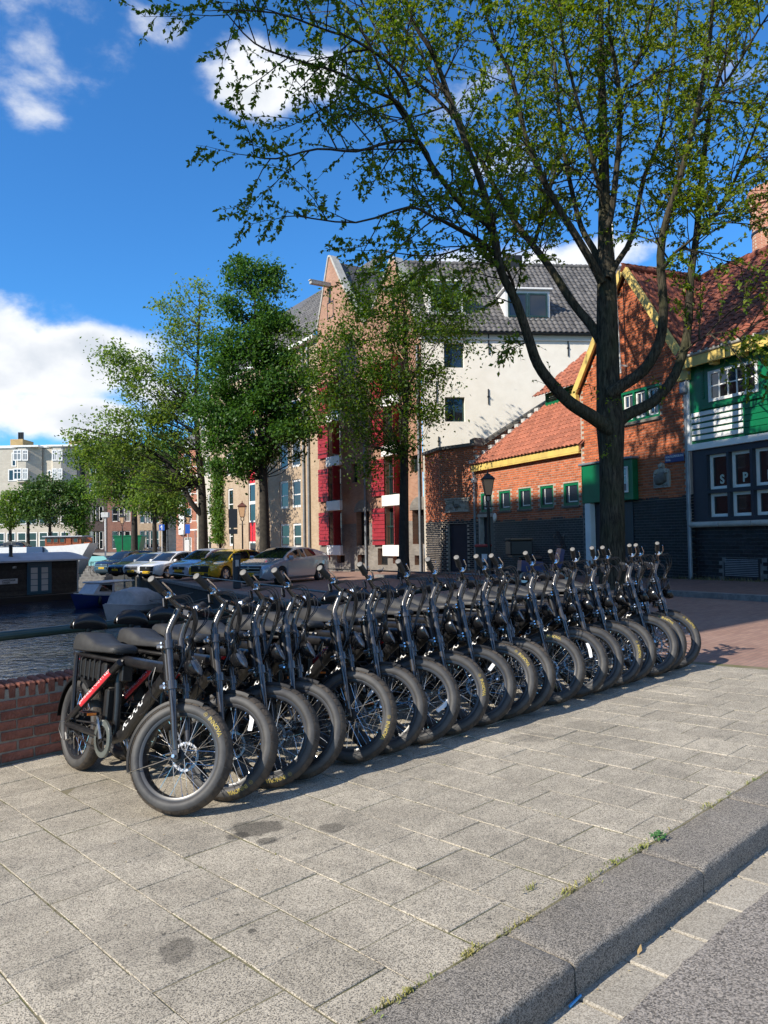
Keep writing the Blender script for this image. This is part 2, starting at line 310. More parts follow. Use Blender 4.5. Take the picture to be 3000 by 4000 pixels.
def slab_material():
    m = bpy.data.materials.new('washed_concrete'); m.use_nodes = True; nt = m.node_tree; b = nt.nodes['Principled BSDF']
    geo = nd(nt, 'ShaderNodeNewGeometry')
    vo = nd(nt, 'ShaderNodeTexVoronoi', i_Scale=300.0); lk(nt, geo.outputs['Position'], vo.inputs['Vector'])
    g1 = nd(nt, 'ShaderNodeSeparateColor'); lk(nt, vo.outputs['Color'], g1.inputs[0])
    n1 = nd(nt, 'ShaderNodeTexNoise', i_Scale=230., i_Detail=3., i_Roughness=.7); lk(nt, geo.outputs['Position'], n1.inputs['Vector'])
    ad = nd(nt, 'ShaderNodeMath', operation='ADD'); lk(nt, g1.outputs[0], ad.inputs[0]); lk(nt, n1.outputs[0], ad.inputs[1])
    cr = nd(nt, 'ShaderNodeValToRGB'); lk(nt, ad.outputs[0], cr.inputs[0])
    e = cr.color_ramp.elements; e[0].position = .45; e[0].color = (.055, .048, .037, 1); e[1].position = 1.12; e[1].color = (.43, .38, .295, 1)
    x = e.new(.64); x.color = (.128, .112, .087, 1); x = e.new(.82); x.color = (.230, .203, .158, 1)
    # slab to slab tone and large soft dirt
    oi = nd(nt, 'ShaderNodeObjectInfo'); ta = nd(nt, 'ShaderNodeAttribute', attribute_name='tone')
    sm = nd(nt, 'ShaderNodeMath', operation='ADD'); lk(nt, oi.outputs['Random'], sm.inputs[0]); lk(nt, ta.outputs['Fac'], sm.inputs[1]); fr = nd(nt, 'ShaderNodeMath', operation='FRACT'); lk(nt, sm.outputs[0], fr.inputs[0])
    n2 = nd(nt, 'ShaderNodeTexNoise', i_Scale=1.1, i_Detail=6., i_Roughness=.6); lk(nt, geo.outputs['Position'], n2.inputs['Vector'])
    v1 = nd(nt, 'ShaderNodeMapRange'); lk(nt, fr.outputs[0], v1.inputs['Value']); v1.inputs['To Min'].default_value = 1.02; v1.inputs['To Max'].default_value = 1.20
    v2 = nd(nt, 'ShaderNodeMapRange'); lk(nt, n2.outputs[0], v2.inputs['Value']); v2.inputs['From Min'].default_value = .3; v2.inputs['From Max'].default_value = .7; v2.inputs['To Min'].default_value = .82; v2.inputs['To Max'].default_value = 1.18
    mu = nd(nt, 'ShaderNodeMath', operation='MULTIPLY'); lk(nt, v1.outputs[0], mu.inputs[0]); lk(nt, v2.outputs[0], mu.inputs[1])
    n3 = nd(nt, 'ShaderNodeTexNoise', i_Scale=7.5, i_Detail=5., i_Roughness=.65); lk(nt, geo.outputs['Position'], n3.inputs['Vector'])
    v3 = nd(nt, 'ShaderNodeMapRange'); lk(nt, n3.outputs[0], v3.inputs['Value']); v3.inputs['From Min'].default_value = .28; v3.inputs['From Max'].default_value = .72; v3.inputs['To Min'].default_value = .80; v3.inputs['To Max'].default_value = 1.20
    mu0 = mu; mu = nd(nt, 'ShaderNodeMath', operation='MULTIPLY'); lk(nt, mu0.outputs[0], mu.inputs[0]); lk(nt, v3.outputs[0], mu.inputs[1])
    vg = nd(nt, 'ShaderNodeTexVoronoi', i_Scale=3.1); lk(nt, geo.outputs['Position'], vg.inputs['Vector'])
    gg = nd(nt, 'ShaderNodeMapRange', interpolation_type='SMOOTHSTEP'); lk(nt, vg.outputs['Distance'], gg.inputs['Value']); gg.inputs['From Min'].default_value = .030; gg.inputs['From Max'].default_value = .045; gg.inputs['To Min'].default_value = .55; gg.inputs['To Max'].default_value = 1
    mu1 = mu; mu = nd(nt, 'ShaderNodeMath', operation='MULTIPLY'); lk(nt, mu1.outputs[0], mu.inputs[0]); lk(nt, gg.outputs[0], mu.inputs[1])
    # dark drips and gum: spots with a shape of their own
    cur = mu.outputs[0]
    wob = nd(nt, 'ShaderNodeTexNoise', i_Scale=7., i_Detail=4.); lk(nt, geo.outputs['Position'], wob.inputs['Vector'])
    for (px, py, r, amt) in [(990, 3235, .135, .42), (930, 3262, .07, .45), (1300, 3240, .075, .5), (1045, 3285, .06, .45), (690, 3712, .075, .55), (925, 3572, .014, .35), (985, 3635, .017, .4), (640, 3650, .011, .35), (250, 3800, .10, .82), (1150, 3272, .015, .45), (2090, 2880, .16, .75), (1912, 3585, .012, .4), (1700, 3420, .10, .85)]:
        p = onplane(px, py)
        d = nd(nt, 'ShaderNodeVectorMath', operation='DISTANCE'); lk(nt, geo.outputs['Position'], d.inputs[0]); d.inputs[1].default_value = p
        w = nd(nt, 'ShaderNodeMath', operation='MULTIPLY_ADD'); lk(nt, wob.outputs[0], w.inputs[0]); w.inputs[1].default_value = r*1.9; lk(nt, d.outputs['Value'], w.inputs[2])
        mr = nd(nt, 'ShaderNodeMapRange', interpolation_type='SMOOTHSTEP'); lk(nt, w.outputs[0], mr.inputs['Value']); mr.inputs['From Min'].default_value = r*1.75; mr.inputs['From Max'].default_value = r*2.0 if r > .02 else r*1.9; mr.inputs['To Min'].default_value = amt; mr.inputs['To Max'].default_value = 1
        mm = nd(nt, 'ShaderNodeMath', operation='MULTIPLY'); lk(nt, cur, mm.inputs[0]); lk(nt, mr.outputs[0], mm.inputs[1]); cur = mm.outputs[0]
    hs = nd(nt, 'ShaderNodeHueSaturation'); lk(nt, cr.outputs[0], hs.inputs['Color']); lk(nt, cur, hs.inputs['Value']); lk(nt, hs.outputs[0], b.inputs['Base Color'])
    b.inputs['Roughness'].default_value = .85
    bp = nd(nt, 'ShaderNodeBump', i_Strength=.55, i_Distance=.004); lk(nt, ad.outputs[0], bp.inputs['Height']); lk(nt, bp.outputs[0], b.inputs['Normal'])
    MATS['slab'] = m; return m
slab_material()
def speckle(name, lo, hi, scale, rough=.85, bump=.5, dist=.004, big=.15):
    m = bpy.data.materials.new(name); m.use_nodes = True; nt = m.node_tree; b = nt.nodes['Principled BSDF']; b.inputs['Roughness'].default_value = rough
    geo = nd(nt, 'ShaderNodeNewGeometry'); oi = nd(nt, 'ShaderNodeObjectInfo')
    n1 = nd(nt, 'ShaderNodeTexNoise', i_Scale=scale, i_Detail=5., i_Roughness=.75); lk(nt, geo.outputs['Position'], n1.inputs['Vector'])
    mr = nd(nt, 'ShaderNodeMapRange'); lk(nt, n1.outputs[0], mr.inputs['Value']); mr.inputs['From Min'].default_value = .33; mr.inputs['From Max'].default_value = .67
    mx = nd(nt, 'ShaderNodeMix', data_type='RGBA'); lk(nt, mr.outputs[0], mx.inputs[0]); mx.inputs[6].default_value = (*lo, 1); mx.inputs[7].default_value = (*hi, 1)
    n2 = nd(nt, 'ShaderNodeTexNoise', i_Scale=2.2, i_Detail=5.); lk(nt, geo.outputs['Position'], n2.inputs['Vector'])
    ad = nd(nt, 'ShaderNodeMath', operation='MULTIPLY_ADD'); lk(nt, oi.outputs['Random'], ad.inputs[0]); ad.inputs[1].default_value = .5; lk(nt, n2.outputs[0], ad.inputs[2])
    m2 = nd(nt, 'ShaderNodeMapRange'); lk(nt, ad.outputs[0], m2.inputs['Value']); m2.inputs['From Min'].default_value = .45; m2.inputs['From Max'].default_value = 1.05; m2.inputs['To Min'].default_value = 1-big; m2.inputs['To Max'].default_value = 1+big
    hs = nd(nt, 'ShaderNodeHueSaturation'); lk(nt, mx.outputs[2], hs.inputs['Color']); lk(nt, m2.outputs[0], hs.inputs['Value']); lk(nt, hs.outputs[0], b.inputs['Base Color'])
    bp = nd(nt, 'ShaderNodeBump', i_Strength=bump, i_Distance=dist); lk(nt, n1.outputs[0], bp.inputs['Height']); lk(nt, bp.outputs[0], b.inputs['Normal'])
    MATS[name] = m; return m
def grain(name, stops, vs, ns, rough=.85, bump=.5, dist=.004, big=.14):
    """crushed-stone surface: grains of several tones, larger soft wear on top"""
    m = bpy.data.materials.new(name); m.use_nodes = True; nt = m.node_tree; b = nt.nodes['Principled BSDF']; b.inputs['Roughness'].default_value = rough
    geo = nd(nt, 'ShaderNodeNewGeometry'); oi = nd(nt, 'ShaderNodeObjectInfo')
    vo = nd(nt, 'ShaderNodeTexVoronoi', i_Scale=vs); lk(nt, geo.outputs['Position'], vo.inputs['Vector']); g1 = nd(nt, 'ShaderNodeSeparateColor'); lk(nt, vo.outputs['Color'], g1.inputs[0])
    n1 = nd(nt, 'ShaderNodeTexNoise', i_Scale=ns, i_Detail=4., i_Roughness=.7); lk(nt, geo.outputs['Position'], n1.inputs['Vector'])
    ad = nd(nt, 'ShaderNodeMath', operation='ADD'); lk(nt, g1.outputs[0], ad.inputs[0]); lk(nt, n1.outputs[0], ad.inputs[1])
    hf = nd(nt, 'ShaderNodeMath', operation='MULTIPLY'); lk(nt, ad.outputs[0], hf.inputs[0]); hf.inputs[1].default_value = .6
    cr = nd(nt, 'ShaderNodeValToRGB'); lk(nt, hf.outputs[0], cr.inputs[0]); e = cr.color_ramp.elements
    e[0].position = .24; e[0].color = (*stops[0], 1); e[1].position = .74; e[1].color = (*stops[2], 1); x = e.new(.5); x.color = (*stops[1], 1)
    n2 = nd(nt, 'ShaderNodeTexNoise', i_Scale=2.6, i_Detail=6., i_Roughness=.65); lk(nt, geo.outputs['Position'], n2.inputs['Vector'])
    a2 = nd(nt, 'ShaderNodeMath', operation='MULTIPLY_ADD'); lk(nt, oi.outputs['Random'], a2.inputs[0]); a2.inputs[1].default_value = .3; lk(nt, n2.outputs[0], a2.inputs[2])
    m2 = nd(nt, 'ShaderNodeMapRange'); lk(nt, a2.outputs[0], m2.inputs['Value']); m2.inputs['From Min'].default_value = .4; m2.inputs['From Max'].default_value = .9; m2.inputs['To Min'].default_value = 1-big; m2.inputs['To Max'].default_value = 1+big
    hs = nd(nt, 'ShaderNodeHueSaturation'); lk(nt, cr.outputs[0], hs.inputs['Color']); lk(nt, m2.outputs[0], hs.inputs['Value']); lk(nt, hs.outputs[0], b.inputs['Base Color'])
    bp = nd(nt, 'ShaderNodeBump', i_Strength=bump, i_Distance=dist); lk(nt, ad.outputs[0], bp.inputs['Height']); lk(nt, bp.outputs[0], b.inputs['Normal']); MATS[name] = m; return m
grain('granite', ((.036, .032, .026), (.13, .117, .097), (.37, .33, .275)), 320, 120, .8, .6, .004, .2)
grain('gutter_concrete', ((.17, .15, .12), (.28, .25, .20), (.42, .38, .31)), 260, 60, .9, .35, .003, .16)
grain('asphalt', ((.065, .057, .048), (.20, .178, .152), (.40, .355, .305)), 190, 80, .9, .9, .010, .12)
mat('joint_sand', (.185, .16, .10), .95, c2=(.13, .125, .05), nscale=3.5, bump=.4, bscale=80, coords='Object')
mat('moss', (.10, .14, .02), .95, c2=(.26, .24, .07), nscale=30, bump=.6, bscale=90)
brickmat('street_clinker', (.26, .155, .12), (.33, .205, .155), (.17, .135, .11), .20, .07, .008, .85, 'XY', .4, (.7, .6, .55), .2)
brickmat('quay_clinker', (.17, .10, .08), (.23, .14, .11), (.12, .10, .08), .20, .07, .008, .85, 'XY', .4, (.7, .6, .55), .2)
mat('kerb_stone', (.14, .14, .14), .8, c2=(.22, .22, .21), nscale=6, bump=.3)
mat('parapet_brick', (.20, .068, .042), .85, c2=(.30, .11, .07), nscale=14, bump=.5, bscale=60, vary=.3)
mat('mortar', (.30, .27, .22), .95, c2=(.22, .20, .16), nscale=20, bump=.4, bscale=90)
mat('rail_green', (.012, .035, .032), .35, c2=(.02, .05, .045), nscale=5)
mat('frame_black', (.009, .009, .010), .33, spec=.5, c2=(.018, .017, .017), nscale=14)
mat('fork_black', (.042, .039, .037), .24, metal=.2, spec=.8, coat=.5, c2=(.058, .053, .05), nscale=18)
mat('seat_vinyl', (.026, .026, .027), .52, c2=(.036, .036, .036), nscale=10, bump=.12, bscale=160)
mat('plastic_black', (.008, .008, .008), .5, c2=(.013, .013, .013), nscale=30)
mat('plastic_gloss', (.008, .008, .009), .22)
mat('rubber', (.038, .037, .037), .62, c2=(.062, .059, .055), nscale=9, bump=.05, bscale=50)
mat('tread_rubber', (.042, .033, .025), .9, c2=(.090, .069, .049), nscale=12, bump=.3, bscale=90)
mat('rim_black', (.022, .022, .024), .35)
mat('chrome', (.78, .76, .73), .18, metal=1.0)
mat('steel', (.45, .45, .45), .35, metal=1.0, c2=(.3, .29, .28), nscale=30)
mat('grip_rubber', (.022, .021, .02), .7, bump=.3, bscale=120)
mat('grip_end', (.17, .16, .145), .6)
mat('sticker_red', (.72, .035, .05), .35)
mat('print_white', (.82, .82, .80), .5)
mat('print_yellow', (.42, .32, .07), .6, c2=(.24, .18, .05), nscale=40)
mat('reflector_orange', (.75, .20, .02), .25)
mat('lens_glass', (.16, .17, .18), .12, spec=.8, c2=(.10, .10, .11), nscale=30)
mat('clear_plastic', (.10, .11, .10), .25)
mat('paper_tag', (.80, .80, .80), .6)
mat('lock_black', (.012, .012, .013), .32)
mat('fender_plastic', (.006, .006, .007), .5, spec=.3, c2=(.009, .009, .01), nscale=10)
# ---------------------------------------------------------------- bridge deck: road, gutter, kerb, paving slabs
WQ = Vector((-.40, .916)).normalized()                      # direction of the canal and of the quay
KQ = dk(7.9, 6.05); KQ2 = Vector((KQ.x, KQ.y))              # corner where the bridge meets the quay
def qpt(t, off=0.0):                                        # point on the quay edge; off > 0 lies inland
    p = KQ2 + WQ*t + Vector((WQ.y, -WQ.x))*off; return Vector((p.x, p.y, gz(p.x, p.y)))
def to_deck(p): q = MD.inverted() @ Vector(p); return q
mb = MB()
us = [(-12 + .06*i) for i in range(0, 420)]
edge = [(u, 1.325 + random.uniform(-.008, .008) + .004*math.sin(u*3.1)) for u in us]
for i in range(len(edge)-1): mb.add([(edge[i][0], -14, -.121), (edge[i+1][0], -14, -.121), (edge[i+1][0], edge[i+1][1], -.114), (edge[i][0], edge[i][1], -.114)], [(0, 1, 2, 3)])
struct(mb.build('road', MATS['asphalt'], M=MD))
# gutter of flat concrete tiles
g = struct(MB().box(-12, 13, 1.25, 1.52, -.25, -.135).build('gutter', MATS['joint_sand'], M=MD))
tile = MB().cbox(-.147, .147, -.10, .10, -.04, 0, .006).mesh('gutter_tile', MATS['gutter_concrete'])
gm = [T(1.1+.302*k, 1.405, -.118+random.uniform(-.003, .003)) @ RX(random.uniform(-.6, .6)) @ RZ(random.uniform(-.5, .5)) for k in range(-2, 16)]
pieces(g, 'gutter_tile', tile, gm, MATS['gutter_concrete'])
# granite kerb
k0 = struct(MB().box(-12, 13, 1.50, 1.775, -.3, -.03).build('kerb', MATS['joint_sand'], M=MD))
def kerb_mesh(L):
    # rounded front arris, slightly rough blocks
    prof = [(1.502, -.20), (1.488, -.10), (1.486, -.020), (1.489, -.009), (1.496, -.002), (1.508, 0.0), (1.66, .002), (1.758, .001), (1.764, -.004), (1.766, -.06)]
    m_ = MB(); n = 40; vs = []; fs = []
    for i in range(n+1):
        x = L*i/n; e = .007 if i in (0, n) else 0
        for (v, z) in prof: vs.append((x, v + (random.uniform(-.0025, .0025) if v < 1.53 else 0), z - e + (random.uniform(-.003, .001) if v < 1.515 else .0012*math.sin(x*23+v*40))))
    q = len(prof)
    for i in range(n):
        for j in range(q-1): fs.append((i*q+j, (i+1)*q+j, (i+1)*q+j+1, i*q+j+1))
    fs.append(tuple(range(q))); fs.append(tuple(n*q+j for j in range(q-1, -1, -1)))
    return m_.add(vs, fs).mesh('kerb_stone', MATS['granite'], 40)
ub = [-3.4, -2.45, -1.55, -.62, .30, 1.22, 2.15, 3.09, 3.99, 4.92, 5.83, 6.75, 7.66, 8.6]
for a, b in zip(ub, ub[1:]): link('kerb_stone', kerb_mesh(b-a-.010), k0, T(a+.005, random.uniform(-.002, .002), random.uniform(-.002, .002)))
# paving: 30 cm slabs in running bond, moss and sand in the joints
pv = struct(MB().box(-6, 7.86, 1.765, 5.72, -.10, -.0045).build('pavement', MATS['joint_sand'], M=MD))
slab = MB().cbox(-.1478, .1478, -.1478, .1478, -.045, 0, .003).mesh('paving_slab', MATS['slab'])
half = MB().cbox(-.1478, .1478, -.0728, .0728, -.045, 0, .003).mesh('paving_slab', MATS['slab'])
sl_full = []; sl_half = []
for k in range(-10, 23):
    uc = 1.12 + .3*k + .15
    if uc > 7.75: break
    off = .15 if k % 2 else 0.
    v = 1.772
    if off: sl_half.append((uc, v+.075)); v += .15
    while v + .3 < 5.75: sl_full.append((uc, v+.15)); v += .3
    if 5.72 - v > .1: sl_half.append((uc, v+.075))
def smx(u, v): return T(u+random.uniform(-.002, .002), v+random.uniform(-.002, .002), random.uniform(-.0035, .0008)) @ RX(random.uniform(-.4, .4)) @ RY(random.uniform(-.4, .4)) @ RZ(90*random.randint(0, 3) if False else random.uniform(-.25, .25))
sl_full.sort(key=lambda q: (dk(q[0], q[1])-CAMP).length if q[0] > .6 else 99)
pieces(pv, 'paving_slab', slab, [smx(*q) for q in sl_full], MATS['slab'], 285, 'paving_slabs_far')
for q in sl_half: link('paving_slab', half, pv, smx(*q))
# brick street, running on round the end of the bridge and along the quay
fq = to_deck(qpt(70)); fq2 = to_deck(qpt(70, 60))
struct(MB().add([(7.865, -14, -.006), (70, -14, -.006), (fq2.x, fq2.y, -.006), (fq.x, fq.y, -.006), (7.9, 6.05, -.006), (7.865, 6.05, -.006)], [(0, 1, 2, 3, 4, 5)]).build('street', MATS['street_clinker'], M=MD))
struct(MB().box(-8, 7.9, 5.70, 6.05, -.6, -.02).build('bridge_edge', MATS['kerb_stone'], M=MD))

# moss and blades of grass in the joint behind the kerb
tm = MB(); gr = MB()
def tuft(m_, u, v, n, h, sp, z=0.0):
    for i in range(n):
        a = random.uniform(0, 6.28); r = abs(random.gauss(0, sp)); x = u + r*math.cos(a)*1.8; y = v + r*math.sin(a)*.6
        hh = h*random.uniform(.4, 1.1); l = random.uniform(-.8, .8)*hh; l2 = random.uniform(-.8, .8)*hh; w_ = random.uniform(.0012, .003)
        m_.add([(x-w_, y, z-.006), (x+w_, y+w_, z-.006), (x+l*.5+w_*.6, y+l2*.5, z+hh*.65), (x+l, y+l2, z+hh*.8)], [(0, 1, 2), (0, 2, 3)])
for i in range(100):
    u = random.uniform(.9, 7.2); d = random.random()
    tuft(gr, u, 1.769 + random.uniform(-.006, .012), random.randint(3, 9), random.uniform(.006, .018), .012)
for (px, py, n, h, sp) in [(1830, 3725, 34, .020, .02), (2030, 3610, 34, .018, .03), (2215, 3480, 46, .022, .03), (2300, 3440, 34, .02, .03), (2400, 3370, 34, .02, .03), (2510, 3310, 50, .024, .03), (2770, 3150, 30, .02, .03), (2072, 3470, 40, .02, .02), (1705, 3650, 30, .016, .02), (1600, 3880, 40, .02, .02), (1500, 3930, 40, .02, .02)]:
    q = to_deck(onplane(px, py)); tuft(gr, q.x, q.y if py < 3480 and px < 2100 else max(1.765, min(q.y, 1.785)), n, h, sp)
for i in range(160):
    k = random.randint(0, 22); u = 1.12 + .3*k; tuft(gr, u + random.uniform(-.003, .003), random.uniform(1.8, 4.6), random.randint(2, 5), random.uniform(.003, .009), .010)
tag(stuff(gr.build('joint_grass', mat('grass_blade', (.14, .19, .03), .7, c2=(.30, .26, .08), nscale=6), M=MD)), 'short grass and moss growing in the pavement joints by the kerb', 'grass')
wd = MB()
q = to_deck(onplane(2572, 3282))
for i in range(70):
    a = random.uniform(0, 6.28); r = random.uniform(.005, .05); x = q.x + r*math.cos(a); y = max(1.752, q.y) + r*math.sin(a)*.7; z = random.uniform(.006, .035)*(1-r*8)+.006; s = random.uniform(.005, .011)
    wd.add([(x-s, y, z), (x, y-s*.6, z+.002), (x+s, y, z+.004), (x, y+s*.6, z+.004)], [(0, 1, 2, 3)])
tag(wd.build('weed', mat('weed_leaf', (.045, .13, .03), .6, c2=(.07, .17, .04), nscale=30), M=MD), 'small leafy green weed in the joint behind the kerb', 'weed')
# dry leaf scraps, twigs and grit blown over the slabs and into the gutter
sc_ = MB()
for i in range(170):
    g_ = random.random() < .45; u = random.uniform(.9, 7.4); v = random.gauss(1.46, .015) if g_ else random.uniform(1.8, 5.4); z = -.112 if g_ else .003; s = random.uniform(.003, .009); a = random.uniform(0, 6.28); c_, d_ = math.cos(a)*s, math.sin(a)*s
    sc_.add([(u-c_, v-d_, z), (u+d_*.5, v-c_*.5, z+.003), (u+c_, v+d_, z+.001), (u-d_*.5, v+c_*.5, z+.004)], [(0, 1, 2, 3)])
tag(stuff(sc_.build('leaf_scraps', mat('leaf_scrap', (.22, .15, .07), .9, c2=(.42, .36, .22), nscale=3), M=MD)), 'dry leaf scraps and grit scattered over pavement and gutter', 'leaf scraps')
# litter in the gutter
lm = MB(); q = to_deck(onplane(2195, 3925, -.118))
lm.tube([(q.x, 1.475, -.112), (q.x+.07, 1.478, -.108)], .0045, 6)
tag(lm.build('litter', mat('litter_blue', (.04, .30, .62), .4), M=MD), 'thin blue plastic stick lying in the gutter against the kerb', 'litter')
q = to_deck(onplane(2445, 3718, -.118)); lv = MB()
lv.add([(0, 0, 0), (.014, .010, .010), (.036, .005, .022), (.022, -.006, .008)], [(0, 1, 2, 3)])
tag(lv.build('dry_leaf', mat('dry_leaf', (.34, .23, .10), .7), M=MD @ T(q.x, 1.468, -.112)), 'dry yellow leaf caught between kerb and gutter', 'leaf')

# ---------------------------------------------------------------- parapet wall of the bridge with its rail
pw = thing('parapet_wall', 'low dark red brick parapet wall between pavement and canal', 'wall', MD)
MB().box(-4, 7.8, 5.708, 5.942, -.05, .50).build('mortar_core', MATS['mortar'], pw)
br = MB().cbox(-.104, .104, -.05, .05, -.0295, .0295, .004).mesh('brick', MATS['parapet_brick'])
bh = MB().cbox(-.0275, .0275, -.122, .122, -.05, .05, .009).mesh('brick', MATS['parapet_brick'])
bm = []
for c in range(6):
    z = .005 + .0345 + c*.0715
    for k in range(-2, 19):
        u = .25 + .218*k + (.109 if c % 2 else 0)
        if u < 3.6: bm.append(T(u+random.uniform(-.003, .003), 5.750+random.uniform(-.004, .002), z+random.uniform(-.0015, .0015)) @ RZ(random.uniform(-.8, .8)) @ RY(random.uniform(-.6, .6)))
pieces(pw, 'brick', br, bm, MATS['parapet_brick'])
tmx = [T(.02+.0665*k, 5.825+random.uniform(-.004, .004), .487+random.uniform(-.003, .003)) @ RX(random.uniform(-2, 2)+3) @ RZ(random.uniform(-1.2, 1.2)) for k in range(0, 116)]
pieces(pw, 'brick', bh, tmx, MATS['parapet_brick'])
rl = thing('bridge_railing', 'dark green round bridge rail above the brick parapet', 'railing', MD)
MB().tube([(-4, 5.86, .855), (7.75, 5.86, .855)], .034, 14).build('rail', MATS['rail_green'], rl, 60)
pst = MB().tube([(0, 0, 0), (0, 0, .32)], .024, 10).lathe([(.05, 0), (.05, .015), (.024, .03)], 12).mesh('post', MATS['rail_green'], 40)
for u in (.05, 1.02, 3.4, 5.6, 7.7): link('post', pst, rl, T(u, 5.86, .53))

# ---------------------------------------------------------------- canal
WZ = -1.95
def water_material():
    m = bpy.data.materials.new('canal_water'); m.use_nodes = True; nt = m.node_tree; b = nt.nodes['Principled BSDF']
    b.inputs['Base Color'].default_value = (.008, .018, .040, 1); b.inputs['Roughness'].default_value = .06; b.inputs['IOR'].default_value = 1.33
    tc = nd(nt, 'ShaderNodeTexCoord'); mp = nd(nt, 'ShaderNodeMapping'); lk(nt, tc.outputs['Object'], mp.inputs[0]); mp.inputs['Scale'].default_value = (1, .8, 1)
    n1 = nd(nt, 'ShaderNodeTexNoise', i_Scale=3.4, i_Detail=4., i_Roughness=.55, i_Distortion=.3); lk(nt, mp.outputs[0], n1.inputs['Vector'])
    n2 = nd(nt, 'ShaderNodeTexNoise', i_Scale=.5, i_Detail=2.); lk(nt, mp.outputs[0], n2.inputs['Vector'])
    ad = nd(nt, 'ShaderNodeMath', operation='MULTIPLY'); lk(nt, n1.outputs[0], ad.inputs[0]); lk(nt, n2.outputs[0], ad.inputs[1])
    bp = nd(nt, 'ShaderNodeBump', i_Strength=.55, i_Distance=.20); lk(nt, ad.outputs[0], bp.inputs['Height']); lk(nt, bp.outputs[0], b.inputs['Normal'])
    return m
MATS['water'] = water_material()
struct(MB().add([(-160, 3, WZ), (40, 3, WZ), (40, 95, WZ), (-160, 95, WZ)], [(0, 1, 2, 3)]).build('water', MATS['water']))
brickmat('quay_brick', (.034, .030, .026), (.05, .043, .036), (.026, .028, .022), .22, .07, .012, .9, 'XZ', .6, (.45, .55, .40), .45)
mat('coping_stone', (.16, .15, .14), .85, c2=(.23, .22, .20), nscale=4, bump=.4, bscale=30, vary=.15)
QF = Fac((qpt(70).x, qpt(70).y), (-WQ.x, -WQ.y))
qz0 = qpt(70).z; qz1 = qpt(0).z
qw = thing('quay_wall', 'dark mossy brick quay wall beside the parked cars', 'quay wall', QF.M)
MB().add([(0, 0, -3), (70, 0, -3), (70, 0, qz1-.10), (0, 0, qz0-.10), (0, .5, qz0-.10), (70, .5, qz1-.10)], [(0, 1, 2, 3), (3, 2, 5, 4)]).build('wall_face', MATS['quay_brick'], qw)
cp = MB().cbox(0, 1.19, -.04, .42, -.14, .0, .012).mesh('coping_stone', MATS['coping_stone'])
for i in range(58):
    s = 70 - 1.2*(i+1); z = qz1 + (qz0-qz1)*(70-s-.6)/70
    link('coping_stone', cp, qw, T(s, 0, z+.012) @ RY(math.degrees(math.atan2(qz0-qz1, 70))))
qr = thing('quay_railing', 'low grey metal rail along the quay edge by the cars', 'railing')
mat('rail_grey', (.12, .14, .16), .45, metal=.3, c2=(.17, .19, .21), nscale=6)
pts = [qpt(t, .16) + Vector((0, 0, .36)) for t in np.linspace(.2, 62, 40)]
MB().tube(pts, .026, 8).build('rail', MATS['rail_grey'], qr, 60)
for t in np.arange(.2, 62, 1.75):
    p = qpt(t, .16); link('post', MB().tube([(0, 0, 0), (0, 0, .36)], .02, 6).mesh('post', MATS['rail_grey'], 60) if t == .2 else pstq, qr, T(*p))
    if t == .2: pstq = qr.children[-1].data
# the far end of the canal: embankment and street in front of the distant houses
FZ = .30
mat('far_paving', (.36, .32, .27), .9, c2=(.28, .25, .21), nscale=.6)
fw = qpt(70)
struct(MB().add([(-170, 84, FZ), (fw.x-6, 84, FZ), (fw.x-2, 78, FZ-.25), (fw.x+.2, fw.y, fw.z-.02), (40, fw.y+2, gz(40, fw.y)-.5), (60, 100, FZ), (60, 240, FZ), (-170, 240, FZ)], [(0, 1, 2, 3, 4, 5, 6, 7)]).build('far_street', MATS['far_paving']))
fe = Fac((-170, 84), (1, 0))
ew = tag(MB().add([(0, 0, -3), (170+fw.x-6, 0, -3), (170+fw.x-6, 0, FZ), (0, 0, FZ)], [(0, 1, 2, 3)]).build('embankment', MATS['quay_brick'], M=fe.M), 'dark brick embankment at the far end of the canal', 'quay wall')
# ---------------------------------------------------------------- the row of fat-tyre electric bikes
# local axes: x forward, y to the rider's left, z up; the rear wheel touches the ground at the origin
RW = .293; WB = 1.30
P0 = Vector((1.075, 0, .85)); SA = Vector((-.326, 0, .945)).normalized(); SXv = Vector((SA.z, 0, -SA.x))
SM = basis(SXv, (0, 1, 0), SA, P0)
AXL = SM.inverted() @ Vector((WB, 0, RW))
def bent_text(s, size, r, bold, a0):
    vs, fs = text_mesh(s, size, bold)
    out = []
    for x, y, z in vs:
        a = a0 - x/r; out.append(((r+y)*math.cos(a), (r+y)*math.sin(a)))
    return out, fs
def tyre_surface(rr):
    """half width of the tyre at radius rr"""
    prof = [(.226, .034), (.232, .042), (.243, .048), (.256, .0475), (.271, .042), (.284, .030), (.2925, .010)]
    for (a, b), (c, d) in zip(prof, prof[1:]):
        if rr <= c: return b + (d-b)*(rr-a)/(c-a)
    return .01
